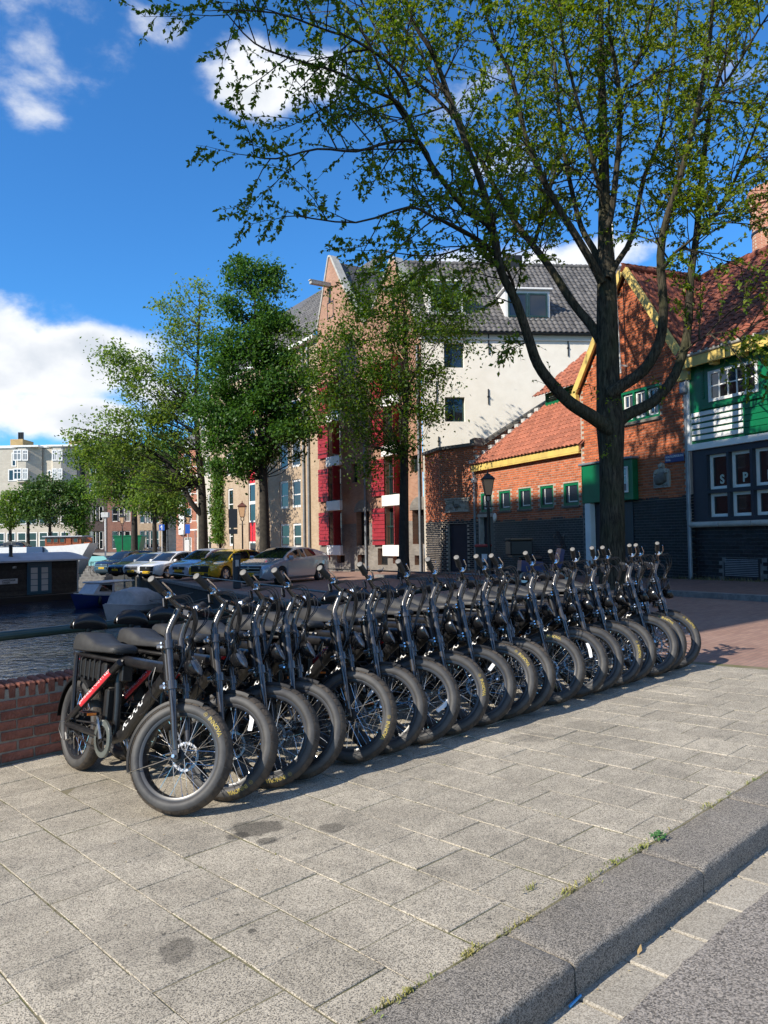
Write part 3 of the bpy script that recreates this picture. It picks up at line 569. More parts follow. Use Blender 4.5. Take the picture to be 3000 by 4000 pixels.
def make_wheel(front):
    W = {}
    prof = [(.226, -.034), (.232, -.042), (.243, -.048), (.256, -.0475), (.271, -.042), (.284, -.030), (.291, -.012), (.2925, 0), (.291, .012), (.284, .030), (.271, .042), (.256, .0475), (.243, .048), (.232, .042), (.226, .034)]
    W['tyre'] = MB().lathe(prof, 72, 'y').mesh('tyre', MATS['rubber'], 60)
    W['rim'] = MB().lathe([(.230, -.035), (.221, -.0355), (.209, -.032), (.206, -.022), (.206, .022), (.209, .032), (.221, .0355), (.230, .035), (.226, .033), (.226, -.033)], 60, 'y', closed=True).mesh('rim', MATS['rim_black'], 35)
    tr = MB(); nb = 36
    for k in range(nb):
        for side in (-1, 1):
            a0 = 2*math.pi*(k+(.5 if side > 0 else 0))/nb; a1 = a0 + 2*math.pi/nb*.90; vs = []
            arc = [(.2945, .0012), (.2925, .014), (.2855, .0305), (.273, .0425)]
            for i in range(5):
                for (r_, h) in arc:
                    a = a0 + (a1-a0)*i/4 + (h/.045)*.05; vs.append((r_*math.cos(a)*1.004, h*side*1.03, r_*math.sin(a)*1.004))
            fs = []
            for i in range(4):
                for j in range(3):
                    q = (i*4+j, (i+1)*4+j, (i+1)*4+j+1, i*4+j+1); fs.append(q if side < 0 else q[::-1])
            tr.add(vs, fs)
    W['tread'] = tr.mesh('tread', MATS['tread_rubber'], 60)
    sp = MB(); n = 36; fl = .036 if front else .075; hw = .034
    for k in range(n):
        side = 1 if k % 2 else -1; a = 2*math.pi*k/n; h = a + (.95 if (k//2) % 2 else -.95)*(1.0 if front else .55)
        sp.tube([(fl*math.cos(h), side*hw, fl*math.sin(h)), (.207*math.cos(a), side*.006, .207*math.sin(a))], .0017, 4, False)
    for k in range(n):
        a = 2*math.pi*k/n; side = 1 if k % 2 else -1
        sp.tube([(.193*math.cos(a), side*.008, .193*math.sin(a)), (.2075*math.cos(a), side*.005, .2075*math.sin(a))], .0026, 5, False)
    W['spokes'] = sp.mesh('spokes', MATS['chrome'])
    if front: W['hub'] = MB().lathe([(.006, -.062), (.016, -.06), (.018, -.04), (.038, -.036), (.038, -.031), (.019, -.026), (.019, .026), (.038, .031), (.038, .036), (.02, .04), (.02, .055), (.006, .06)], 20, 'y').mesh('hub', MATS['plastic_black'], 35)
    else: W['hub'] = MB().lathe([(.006, -.09), (.018, -.085), (.02, -.05), (.07, -.045), (.082, -.036), (.082, .036), (.07, .045), (.02, .06), (.006, .09)], 28, 'y').mesh('hub', MATS['plastic_black'], 35)
    d = MB(); sy = .05 if front else .055
    for (r0, r1) in ((.064, .078),):
        d.lathe([(r0, sy-.001), (r1, sy-.001), (r1, sy+.001), (r0, sy+.001)], 30, 'y', closed=True)
    for k in range(6):
        a = k*math.pi/3; d.tube([(.02*math.cos(a), sy, .02*math.sin(a)), (.068*math.cos(a+.5), sy, .068*math.sin(a+.5))], .004, 5)
    W['brake_disc'] = d.mesh('brake_disc', MATS['steel'], 40)
    L = MB()
    if True:
        vs, fs = bent_text('INNOVA', .030, .2475, .0011, math.pi/2)
        L.add([(x, -(tyre_surface(math.hypot(x, z))+.0026), z) for x, z in vs], fs)
        ring = MB(); 
        for (rc, ri) in ((.0110, .0092),):
            a = math.pi/2 + .34; cx, cz = .2585*math.cos(a), .2585*math.sin(a); n_ = 16
            vs2 = []; 
            for k in range(n_):
                b_ = 2*math.pi*k/n_
                for q in (rc, ri):
                    x, z = cx+q*math.cos(b_), cz+q*math.sin(b_); vs2.append((x, -(tyre_surface(math.hypot(x, z))+.0026), z))
            L.add(vs2, [(2*k, 2*((k+1) % n_), 2*((k+1) % n_)+1, 2*k+1) for k in range(n_)])
            for (dx, dz, dx2, dz2) in ((-.006, -.004, .0, .006), (0, .006, .001, -.005), (.001, -.005, .007, .004)):
                p0 = (cx+dx, cz+dz); p1 = (cx+dx2, cz+dz2); w_ = .0013; q4 = [(p0[0]-w_, p0[1]), (p0[0]+w_, p0[1]), (p1[0]+w_, p1[1]), (p1[0]-w_, p1[1])]
                L.add([(x, -(tyre_surface(math.hypot(x, z))+.0027), z) for x, z in q4], [(0, 1, 2, 3)])
    W['lettering'] = L.mesh('tyre_lettering', MATS['print_yellow'])
    return W
WF = make_wheel(True); WR = make_wheel(False)
def place_wheel(root, name, W, M, spin, lettering=True):
    w_ = link(name, W['rim'], root, M @ RY(-spin))
    link('tyre', W['tyre'], w_); link('tread', W['tread'], w_); stuff(link('spokes', W['spokes'], w_)); link('hub', W['hub'], w_); link('brake_disc', W['brake_disc'], w_)
    if lettering: link('tyre_lettering', W['lettering'], w_)
    return w_
def arc_fender(x0, z0, r, a0, a1, hw, n=18, drop=.014):
    m = MB(); vs = []; pr = [(-hw, -drop-.012), (-hw*.92, -drop*.5), (-hw*.55, 0), (hw*.55, 0), (hw*.92, -drop*.5), (hw, -drop-.012)]
    for i in range(n+1):
        a = rad(a0 + (a1-a0)*i/n)
        for (y, dr) in pr: vs.append((x0 + (r+dr)*math.cos(a), y, z0 + (r+dr)*math.sin(a)))
    nv = len(vs)
    for i in range(n+1):
        a = rad(a0 + (a1-a0)*i/n)
        for (y, dr) in pr: vs.append((x0 + (r+dr-.004)*math.cos(a), y*.95, z0 + (r+dr-.004)*math.sin(a)))
    q = len(pr); fs = []
    for i in range(n):
        for j in range(q-1):
            fs.append((i*q+j, (i+1)*q+j, (i+1)*q+j+1, i*q+j+1)); fs.append((nv+i*q+j, nv+i*q+j+1, nv+(i+1)*q+j+1, nv+(i+1)*q+j))
    return m.add(vs, fs)
BP = {}   # part name -> mesh
f_ = MB()
f_.tube([(-.06, 0, .742), (.45, 0, .742), (1.06, 0, .742), (1.10, 0, .742)], [.024, .030, .033, .034], 12)
for s in (-1, 1):
    f_.tube([(-.04, s*.075, .745), (.50, s*.075, .745), (.60, s*.03, .742)], .013, 8)
    f_.tube([(.49, s*.055, .275), (.30, s*.075, .285), (0, s*.095, .293)], .021, 8)
    f_.tube([(.60, s*.055, .735), (.28, s*.0775, .513), (-.005, s*.098, .315)], .0225, 10)
    f_.tube([(-.01, s*.078, .745), (.02, s*.088, .60), (.055, s*.095, .33)], .0165, 8)
    f_.box(-.025, .04, s*.098-.006, s*.098+.006, .27, .34)
f_.tube([(-.06, -.078, .742), (-.06, .078, .742)], .014, 8)
f_.tube([(.47, 0, .735), (.50, 0, .50), (.505, 0, .28)], .024, 10)
hd0 = SM @ Vector((0, 0, -.255)); hd1 = SM @ Vector((0, 0, .02)); f_.tube([hd0, hd1], .031, 14)
f_.tube([Vector((1.085, 0, .695)), Vector((.625, 0, .315)), Vector((.50, 0, .265))], [.036, .036, .03], 12)
f_.tube([(.495, -.05, .272), (.495, .05, .272)], .03, 14)
for x in (.12, .32): f_.box(x-.01, x+.01, -.095, .095, .725, .735)
f_.box(.38, .395, .03, .06, .66, .74)
BP['frame'] = f_.mesh('frame', MATS['frame_black'], 40)
# long bench seat: higher at the back
def seat_mesh():
    st = [(-.05, .795, .845, .085), (-.045, .775, .872, .102), (0, .768, .885, .110), (.12, .768, .888, .112), (.20, .770, .880, .110), (.30, .772, .855, .106), (.40, .775, .838, .102), (.52, .778, .834, .096), (.64, .780, .836, .090), (.715, .782, .834, .082), (.735, .79, .82, .066)]
    sec = 12; vs = []; fs = []
    for (x, z0, z1, w_) in st:
        ring = [(-w_*.80, z0), (-w_*.97, z0+.008), (-w_*.99, z0+.03), (-w_*.90, z1-.016), (-w_*.74, z1-.003), (-w_*.3, z1+.001), (w_*.3, z1+.001), (w_*.74, z1-.003), (w_*.90, z1-.016), (w_*.99, z0+.03), (w_*.97, z0+.008), (w_*.80, z0)]
        vs += [(-.035+(x+.05)*.76, y, z) for y, z in ring]
    for i in range(len(st)-1):
        for j in range(sec): j2 = (j+1) % sec; fs.append((i*sec+j, i*sec+j2, (i+1)*sec+j2, (i+1)*sec+j))
    fs.append(tuple(range(sec))[::-1]); fs.append(tuple((len(st)-1)*sec+j for j in range(sec)))
    return MB().add(vs, fs)
BP['seat'] = seat_mesh().mesh('seat', MATS['seat_vinyl'], 50)
pi = MB()   # piping along the lower edge of the seat
for s in (-1, 1): pi.tube([(-.028, s*.100, .778), (.004, s*.108, .776), (.155, s*.108, .778), (.307, s*.100, .783), (.49, s*.089, .788), (.55, s*.078, .790)], .0035, 5)
BP['piping'] = pi.mesh('piping', MATS['plastic_black'], 60)
pd = MB()
for s_ in (0,):
    n = 14; vs = []; fs = []
    for i in range(n+1):
        a = math.pi*i/n; y = -.118*math.cos(a); h = .018 + .088*math.sin(a)**.8
        for (dx, k) in ((-.018, 0.0), (-.034, .35), (-.026, .8), (0, 1.0), (.022, .8), (.028, .35), (.015, 0.0)): vs.append((-.045+dx-.01*math.sin(a), y, .905 + h*k))
    for i in range(n):
        for j in range(6): fs.append((i*7+j, (i+1)*7+j, (i+1)*7+j+1, i*7+j+1))
        fs.append((i*7+6, (i+1)*7+6, (i+1)*7, i*7))
    pd.add(vs, fs)
BP['backrest_pad'] = pd.mesh('backrest_pad', MATS['plastic_gloss'], 60)
BP['backrest_post'] = MB().tube([(-.055, 0, .74), (-.058, 0, .84), (-.05, 0, .91)], [.02, .018, .022], 8).mesh('backrest_post', MATS['plastic_black'], 50)
b_ = MB().cbox(-.02, .40, -.058, .058, .60, .715, .012)
for x in (.03, .10, .17, .24, .31): b_.cbox(x-.010, x+.010, -.066, .066, .59, .722, .004)
b_.cbox(.33, .345, -.07, .07, .56, .73, .003)
BP['battery'] = b_.mesh('battery', MATS['plastic_black'])
BP['controller_box'] = MB().cbox(.555, .60, -.035, .035, .62, .72, .006).cbox(.40, .455, -.05, .05, .36, .56, .01).mesh('controller_box', MATS['plastic_black'])
BP['rear_fender'] = arc_fender(0, RW, .316, 55, 178, .062).mesh('rear_fender', MATS['fender_plastic'], 50)
BP['tail_light'] = MB().cbox(-.085, -.06, -.04, .04, .70, .735, .006).mesh('tail_light', mat('tail_red', (.35, .01, .012), .2))
ring = MB().lathe([(.062, -.074), (.086, -.074), (.086, -.070), (.062, -.070)], 34, 'y', M=T(.495, 0, .272), closed=True)
for k in range(44):
    a = 2*math.pi*k/44; ring.box(-.003, .003, -.074, -.070, .084, .0895, T(.495, 0, .272) @ RY(math.degrees(a)))
for k in range(5):
    a = 72*k; ring.cbox(.012, .068, -.0745, -.0690, -.008, .008, .001, T(.495, 0, .272) @ RY(a))
BP['chainring'] = ring.mesh('chainring', MATS['plastic_black'], 30)
BP['chain_guard'] = MB().lathe([(.078, -.083), (.108, -.083), (.112, -.080), (.112, -.066), (.108, -.080), (.078, -.080)], 40, 'y', M=T(.495, 0, .272)).mesh('chain_guard', MATS['clear_plastic'], 40)
ch = MB()
for (z0, z1) in ((.357, .318), (.187, .262)):
    n = 34
    for k in range(n):
        t = (k+.5)/n; x = .495 + (0-.495)*t; z = z0 + (z1-z0)*t - .012*math.sin(math.pi*t)*(1 if z0 < .3 else 0)
        ch.box(x-.0055, x+.0055, -.076, -.070, z-.004, z+.004)
BP['chain'] = ch.mesh('chain', MATS['steel'])
ca = 62
cr_ = MB()
cr_.tube([(.495, -.086, .272), (.495+.158*math.cos(rad(ca+50)), -.098, .272+.158*math.sin(rad(ca+50)))], [.013, .010], 8)
cr_.tube([(.495, .070, .272), (.495-.158*math.cos(rad(ca+50)), .098, .272-.158*math.sin(rad(ca+50)))], [.013, .010], 8)
BP['crank'] = cr_.mesh('crank', MATS['steel'], 40)
for nm, sg in (('a', 1), ('b', -1)):
    px, pz, py = .495+sg*.158*math.cos(rad(ca+50)), .272+sg*.158*math.sin(rad(ca+50)), -.15 if sg > 0 else .15
    p_ = MB().box(px-.045, px-.034, py-.045, py+.045, pz-.010, pz+.010).box(px+.034, px+.045, py-.045, py+.045, pz-.010, pz+.010).box(px-.045, px+.045, py-.045, py-.036, pz-.010, pz+.010).box(px-.045, px+.045, py+.036, py+.045, pz-.010, pz+.010).tube([(px, py-.05, pz), (px, py+.05, pz)], .009, 8)
    BP['pedal_'+nm] = p_.mesh('pedal', MATS['plastic_black'])
    BP['pedrefl_'+nm] = MB().box(px+.0452, px+.048, py-.028, py+.028, pz-.007, pz+.007).mesh('pedal_reflector', MATS['reflector_orange'])
de = MB().box(-.02, .02, -.108, -.098, .19, .30).tube([(0, -.1, .24), (.035, -.104, .20)], .012, 6)
for (x, z) in ((.01, .245), (.04, .195)): de.lathe([(.006, -.008), (.024, -.008), (.024, .008), (.006, .008)], 14, 'y', M=T(x, -.085, z))
for r_, y in ((.045, -.062), (.038, -.068), (.032, -.074), (.026, -.08)): de.lathe([(r_-.008, y-.0012), (r_, y-.0012), (r_, y+.0012), (r_-.008, y+.0012)], 22, 'y', M=T(0, 0, RW), closed=True)
de.tube([(-.01, -.10, .31), (-.07, -.12, .30), (-.08, -.12, .25), (-.03, -.115, .20)], .0035, 5)
BP['derailleur'] = de.mesh('derailleur', MATS['steel'], 40)
BP['kickstand'] = MB().tube([(.33, .085, .275), (.30, .19, .12), (.285, .245, .012)], [.011, .010, .009], 8).box(.27, .30, .235, .265, .003, .015).mesh('kickstand', MATS['plastic_black'], 50)
# red rental sticker round the diagonal tube and white lettering on the down tube
def on_tube(p0, p1, r, vs, face, turn=0):
    """wraps flat (x along, y across) points round a tube; `face` is the direction the middle of the print looks"""
    p0 = Vector(p0); p1 = Vector(p1); t = (p1-p0).normalized(); n = (Vector(face) - t*Vector(face).dot(t)).normalized(); b = n.cross(t)
    L = (p1-p0).length; out = []
    for x, y, z in vs:
        a = y/r; out.append(p0 + t*(L/2 + x) + n*(r*math.cos(a)) + b*(r*math.sin(a)))
    return out
def grid(w_, h, n=2, m=6):
    vs = [(-w_/2+w_*i/n, -h/2+h*j/m, 0) for i in range(n+1) for j in range(m+1)]
    fs = [(i*(m+1)+j, (i+1)*(m+1)+j, (i+1)*(m+1)+j+1, i*(m+1)+j+1) for i in range(n) for j in range(m)]
    return vs, fs
s0, s1 = (-.005, -.098, .315), (.60, -.055, .735)
sa, sb = Vector(s0).lerp(Vector(s1), .30), Vector(s0).lerp(Vector(s1), .86)
vs, fs = grid((Vector(sb)-Vector(sa)).length, .066)
BP['rental_sticker'] = MB().add(on_tube(sa, sb, .0242, vs, (0, -1, .45)), fs).mesh('rental_sticker', MATS['sticker_red'], 60)
vs, fs = text_mesh('WWW.RENT-EVENT.NL', .036, .0006); 
m_ = MB().add(on_tube(sa, sb, .0249, [(x*.93, y-.0125, 0) for x, y, z in vs], (0, -1, .45)), fs)
for e in (-1, 1):
    for (ro, ri) in ((.016, .013),):
        vv = []; n_ = 14
        for k in range(n_):
            a = 2*math.pi*k/n_; vv += [(e*.192+ro*math.cos(a), ro*math.sin(a), 0), (e*.192+ri*math.cos(a), ri*math.sin(a), 0)]
        m_.add(on_tube(sa, sb, .0249, vv, (0, -1, .45)), [(2*k, 2*((k+1) % n_), 2*((k+1) % n_)+1, 2*k+1) for k in range(n_)])
    vs, fs = text_mesh('RENT', .011, .0004); m_.add(on_tube(sa, sb, .0249, [(e*.192+x, y-.002, 0) for x, y, z in vs], (0, -1, .45)), fs)
BP['sticker_text'] = m_.mesh('sticker_text', MATS['print_white'])
d0, d1 = Vector((.625, 0, .315)), Vector((1.085, 0, .695))
vs, fs = text_mesh('KNAAP', .088, .0042, 0, .18)
dd = (d1-d0).length
BP['brand_lettering'] = MB().add(on_tube(d0.lerp(d1, .02), d0.lerp(d1, .70), .0372, [(x*1.12, (y-.030)*.85, 0) for x, y, z in vs], (0, -.9, .6)), fs).mesh('brand_lettering', MATS['print_white'])
# ---- everything that steers, in the steering frame (x forward, y left, z along the steering axis)
ax, az = AXL.x, AXL.z
fk = MB()
for s in (-1, 1):
    fk.tube([(ax+.006, s*.074, az+.035), (ax+.010, s*.080, az+.10), (ax+.016, s*.084, az+.22), (.050, s*.084, -.25), (.050, s*.084, .06)], [.0145, .0165, .0185, .0205, .0215], 12)
    fk.cbox(ax-.014, ax+.018, s*.074-.006, s*.074+.006, az-.018, az+.06, .004)
for z in (-.225, 0.0):
    fk.cbox(-.028, .062, -.085, .085, z-.012, z+.014, .006)
    for s in (-1, 1): fk.lathe([(.0215, -.026), (.030, -.026), (.031, .020), (.0215, .020)], 14, M=T(.050, s*.084, z))
    fk.lathe([(.0, -.02), (.034, -.02), (.034, .022), (.0, .022)], 14, M=T(0, 0, z))
BP['fork'] = fk.mesh('fork', MATS['fork_black'], 40)
bo = MB()
for z in (-.225, 0.0):
    for s in (-1, 1):
        for dz in (-.013, .010): bo.lathe([(0, .006), (.006, .006), (.0065, 0), (.006, -.002)], 8, 'y', M=T(.018, s*.108, z+dz) @ (S3(1, -1, 1) if s < 0 else Matrix()))
        for dz in (-.013, .010): bo.sphere((.012, s*.094, z+dz), .007, .007, .007, 8, 6)
for s in (-1, 1): bo.lathe([(0, -.012), (.009, -.012), (.010, 0), (.006, .006)], 8, 'y', M=T(ax, s*.086, az))
BP['bolts'] = bo.mesh('bolts', MATS['chrome'], 40)
hb = MB()
for s in (-1, 1):
    hb.tube([(.050, s*.084, .05), (.056, s*.083, .08), (.080, s*.078, .125), (.108, s*.074, .168), (.122, s*.075, .192), (.123, s*.082, .205), (.117, s*.110, .216), (.113, s*.150, .232), (.097, s*.325, .306)], [.0195, .0190, .0185, .018, .0175, .016, .0135, .0125, .0115], 12)
hb.tube([(.108, -.074, .168), (.108, .074, .168)], .010, 8); hb.tube([(.072, -.079, .11), (.100, .074, .155)], .008, 6)
BP['handlebar'] = hb.mesh('handlebar', MATS['fork_black'], 50)
for nm, s in (('r', -1), ('l', 1)):
    a_, b2 = Vector((.0706, s*.232, .3527)), Vector((.061, s*.335, .3965)); d_ = (b2-a_)
    pr = [(.0, .0165), (.05, .0225), (.12, .0215), (.5, .0205), (.85, .0215), (.97, .0225), (1.0, .0215)]
    BP['grip_'+nm] = MB().tube([a_ + d_*t for t, _ in pr], [r for _, r in pr], 14).mesh('grip', MATS['grip_rubber'], 50)
    BP['gend_'+nm] = MB().tube([b2 + d_.normalized()*.0005, b2 + d_.normalized()*.002], [.0195, .0170], 14).mesh('grip_end', MATS['grip_end'], 50)
    lv = MB().tube([(.085, s*.180, .330), (.112, s*.190, .325), (.122, s*.240, .340), (.112, s*.310, .372)], [.008, .0075, .0055, .004], 8).cbox(.066, .100, s*.180-.018, s*.180+.018, .313, .350, .005)
    BP['lever_'+nm] = lv.mesh('brake_lever', MATS['chrome'], 40)
BP['bell'] = MB().sphere((.085, -.140, .338), .022, .022, .018, 12, 8, half=True).tube([(.085, -.140, .316), (.085, -.140, .340)], .009, 8).mesh('bell', MATS['chrome'], 60)
BP['display'] = MB().cbox(.055, .125, -.055, .055, .292, .312, .006, T(.09, 0, .30) @ RY(28) @ T(-.09, 0, -.30)).cbox(.03, .045, -.16, -.115, .28, .335, .004).cbox(.02, .06, .12, .155, .275, .33, .004).mesh('display', MATS['plastic_gloss'])
hl = MB().lathe([(.0, -.055), (.030, -.050), (.055, -.025), (.064, 0), (.066, .012), (.062, .016)], 22, 'x', M=T(.150, 0, -.135) @ RY(-19))
hl.tube([(.055, 0, -.135), (.110, 0, -.135)], .012, 8); hl.box(.045, .06, -.04, .04, -.15, -.12)
BP['headlight'] = hl.mesh('headlight', MATS['plastic_gloss'], 40)
BP['headlight_lens'] = MB().lathe([(.062, .014), (.055, .020), (.03, .026), (.0, .028)], 22, 'x', M=T(.150, 0, -.135) @ RY(-19)).mesh('headlight_lens', MATS['lens_glass'], 60)
BP['front_fender'] = arc_fender(ax, az, .304, 55, 186, .042, 24, .006).mesh('front_fender', MATS['fender_plastic'], 50)
sy_ = MB()
for s in (-1, 1): sy_.tube([(ax-.305*math.cos(rad(6)), s*.042, az-.305*math.sin(rad(6))), (ax-.06, s*.075, az-.01), (ax, s*.074, az)], .0025, 5)
BP['fender_stay'] = sy_.mesh('fender_stay', MATS['chrome'], 60)
cb = MB()
for s, k in ((-1, 0), (-1, 1), (1, 0), (1, 1), (-1, 2)):
    y0 = s*(.15+.02*k); cb.tube(smooth_path([(.115, y0, .230), (.185+.02*k, y0*.85, .225), (.205+.015*k, y0*.5-.01*k, .13), (.145+.012*k, .01*s, .03), (.090, .02*s+.008*k, -.10), (.045, .03*s, -.18)], 4), .0035, 5)
cb.tube(smooth_path([(.208, -.055, .18), (.208, -.04, .11), (.165, -.015, .03)], 4), .0075, 6)
for s in (-1, 1): cb.tube([(.05, s*.10, -.22), (.06, s*.105, -.4), (ax+.02, s*.098, az+.08)], .003, 5)
BP['cables'] = cb.mesh('cables', MATS['lock_black'], 60)
fc = MB()
fc.tube(smooth_path([(1.02, -.034, .742), (1.03, -.055, .66), (1.02, -.05, .56), (.98, -.05, .50), (.90, -.048, .46)], 5), .0035, 5)
fc.tube(smooth_path([(1.01, -.034, .742), (1.0, -.06, .68), (1.06, -.07, .60), (1.10, -.04, .56)], 5), .0035, 5)
BP['frame_cables'] = fc.mesh('frame_cables', MATS['lock_black'], 60)
lk_ = MB(); pts = []
for k in range(64):
    a = 2*math.pi*k/15.5; r_ = .058+.009*math.sin(k*1.7); pts.append((.145+.02*math.sin(k*.37), -.02+r_*math.cos(a), -.045+r_*1.05*math.sin(a)))
lk_.tube(pts, .0055, 6); lk_.tube([(.15, -.075, .0), (.15, -.03, .03)], .013, 8)
BP['cable_lock'] = lk_.mesh('cable_lock', MATS['lock_black'], 60)
BP['lock_dial'] = MB().tube([(.151, -.066, .006), (.151, -.042, .021)], .0140, 10).mesh('lock_dial', MATS['chrome'], 30)
tg = MB().add([(0, 0, 0), (.022, .004, 0), (.030, .010, .050), (.024, .004, .098), (.002, 0, .10), (.006, .008, .05)], [(0, 1, 2, 5), (5, 2, 3, 4)])
BP['paper_tag'] = tg.mesh('paper_tag', MATS['paper_tag'])
tgp = MB().box(.004, .018, -.0006, .003, .004, .010)
# u, v of the front wheel's contact, steer, lean, spin of the front wheel, printed tyre side, tag, cable lock
SPOT = [(2.02, 3.87), (2.31, 3.86), (2.58, 3.86), (2.83, 3.85), (3.23, 3.84), (3.47, 3.84), (3.82, 3.83), (4.12, 3.82), (4.43, 3.82), (4.72, 3.81), (4.96, 3.8), (5.3, 3.8), (5.62, 3.79), (5.89, 3.78), (6.26, 3.78), (6.44, 3.77), (6.84, 3.76), (7.06, 3.76), (7.32, 3.75)]
LETT = {0: -45, 1: -150, 4: -105, 7: -75, 8: -300, 9: -45, 11: -5, 14: -80, 17: -25, 18: -45, 12: 140, 2: 200, 6: 120}
TAGS = {3: (-70, .10), 5: (-100, .10), 6: (-20, .11), 8: (60, .11), 9: (-60, .08), 11: (-95, .09), 12: (20, .1), 1: (40, .09)}
LOCK = {0, 1, 3, 5, 7, 10, 12, 15, 18}
ORD = ['nearest the camera at the left end of the row', 'second from the left end of the row', 'third from the left end of the row', 'fourth from the left end of the row', 'fifth from the left, its front hub in full view', 'sixth from the left end of the row', 'seventh from the left, a long white tag in its front wheel', 'eighth from the left end of the row', 'ninth from the left, just left of the row\'s middle', 'tenth from either end, the middle of the row', 'ninth from the right end of the row', 'eighth from the right end of the row', 'seventh from the right end of the row', 'sixth from the right end of the row', 'fifth from the right end of the row', 'fourth from the right end of the row', 'third from the right end of the row', 'second from the right end of the row', 'farthest, at the right end of the row']
HT = T(.035, 0, -.086); STEER0 = 36; LEAN0 = 7.5
random.seed(11)
for i, (u, v) in enumerate(SPOT):
    lean = LEAN0 + random.uniform(-1.8, 1.8); steer = STEER0 + random.uniform(-7, 6); yaw = random.uniform(-2.5, 2.5)
    if i == 0: lean, steer, yaw = 7.5, 36, 0
    # rear contact: a wheelbase behind the front contact (deck +v)
    M = MD @ T(u-.05, v+WB-.03, .004) @ RZ(-90+yaw) @ RX(-lean)
    b = thing('electric_bike', 'black fat-tyre electric bike, '+ORD[i], 'bicycle', M, 'electric bikes parked in a row')
    for k in ('frame', 'battery', 'controller_box', 'rear_fender', 'tail_light', 'chainring', 'chain_guard', 'chain', 'derailleur', 'kickstand', 'rental_sticker', 'brand_lettering', 'frame_cables'):
        o = link(k, BP[k], b)
        if k == 'rental_sticker': link('sticker_text', BP['sticker_text'], o)
    st = link('seat', BP['seat'], b); link('piping', BP['piping'], st)
    bp_ = link('backrest_pad', BP['backrest_pad'], b); link('backrest_post', BP['backrest_post'], bp_)
    c_ = link('crank', BP['crank'], b, T(.495, 0, .272) @ RY(random.uniform(-50, 50) if i else 0) @ T(-.495, 0, -.272))
    for q in 'ab':
        pdl = link('pedal', BP['pedal_'+q], b, c_.matrix_basis.copy()); link('pedal_reflector', BP['pedrefl_'+q], pdl)
    place_wheel(b, 'rear_wheel', WR, T(0, 0, RW), random.uniform(0, 360), False)
    SMi = SM @ RZ(steer)
    fo = link('fork', BP['fork'], b, SMi); link('bolts', BP['bolts'], fo)
    h_ = link('handlebar', BP['handlebar'], b, SMi)
    for q in 'rl':
        g_ = link('grip', BP['grip_'+q], h_, HT); link('brake_lever', BP['lever_'+q], h_, HT)
        link('grip_end', BP['gend_'+q], h_, HT)
    link('bell', BP['bell'], h_, HT); link('display', BP['display'], h_, HT); stuff(link('cables', BP['cables'], h_))
    hl_ = link('headlight', BP['headlight'], b, SMi); link('headlight_lens', BP['headlight_lens'], hl_)
    ff = link('front_fender', BP['front_fender'], b, SMi); link('fender_stay', BP['fender_stay'], ff)
    wh = place_wheel(b, 'front_wheel', WF, SMi @ T(*AXL) @ RY(math.degrees(math.atan2(-SA.x, SA.z))), LETT.get(i, 160+random.uniform(-40, 40)) - 0, i in LETT)
    if i in TAGS:
        a, r_ = TAGS[i]; sp_ = LETT.get(i, 0)
        t_ = link('paper_tag', BP['paper_tag'], wh, wh.matrix_basis.to_3x3().to_4x4().inverted() @ RY(math.degrees(math.atan2(-SA.x, SA.z))).inverted() @ RY(0) if False else RY(sp_) @ T(.145*math.cos(rad(a)), -.03, .145*math.sin(rad(a))) @ RY(random.uniform(-40, 60)) @ S3(1.1, 1.1, 1.25))
    if i in LOCK:
        l_ = link('cable_lock', BP['cable_lock'], h_); link('lock_dial', BP['lock_dial'], h_)
# ---------------------------------------------------------------- buildings
random.seed(5)
mat('red_brick', (.46, .125, .042), .85, c2=(.36, .090, .034), nscale=9, bump=.4, bscale=50, vary=.28)
mat('black_brick', (.010, .011, .014), .42, spec=.3, c2=(.018, .019, .024), nscale=9, bump=.2, bscale=40, vary=.4)
mat('pale_mortar', (.42, .36, .29), .95, c2=(.34, .29, .23), nscale=10)
mat('grey_mortar', (.16, .155, .145), .95, c2=(.11, .105, .10), nscale=10)
mat('red_tile', (.24, .070, .038), .8, c2=(.15, .046, .03), nscale=5, vary=.35, bump=.3, bscale=30)
mat('orange_tile', (.37, .125, .068), .8, c2=(.25, .085, .052), nscale=5, vary=.22, bump=.3, bscale=30)
mat('grey_tile', (.085, .082, .080), .65, c2=(.13, .12, .11), nscale=5, vary=.3, bump=.3, bscale=30)
mat('white_plaster', (.84, .79, .69), .9, c2=(.78, .73, .63), nscale=1.6, detail=7, bump=.12, bscale=6)
mat('white_paint', (.78, .77, .74), .5, c2=(.72, .71, .68), nscale=3)
mat('green_paint', (.0, .135, .048), .4, c2=(.002, .11, .040), nscale=3)
mat('yellow_paint', (.66, .48, .13), .55, c2=(.52, .38, .11), nscale=3)
mat('navy_paint', (.012, .016, .026), .4, c2=(.018, .022, .034), nscale=3)
mat('shutter_red', (.30, .018, .028), .5, c2=(.23, .014, .022), nscale=3)
mat('stone_trim', (.42, .40, .36), .85, c2=(.34, .32, .28), nscale=4, bump=.2)
mat('dark_stone', (.17, .155, .13), .85, c2=(.12, .11, .095), nscale=4, bump=.2)
mat('zinc', (.20, .22, .24), .5, metal=.4, c2=(.26, .28, .30), nscale=4)
mat('glass', (.012, .015, .018), .03, spec=.9)
mat('glass_blind', (.22, .22, .21), .08, spec=.8)
mat('iron_black', (.012, .012, .013), .5)
mat('sign_blue', (.012, .035, .16), .3)
mat('relief_stone', (.42, .39, .33), .85, c2=(.30, .28, .24), nscale=14, bump=.3)
mat('lead', (.40, .40, .39), .7, c2=(.55, .54, .50), nscale=5)
brickmat('warehouse_brick', (.33, .165, .105), (.42, .225, .145), (.40, .33, .26), .21, .062, .010, .9, 'XZ', .3, (.55, .5, .45), .3)
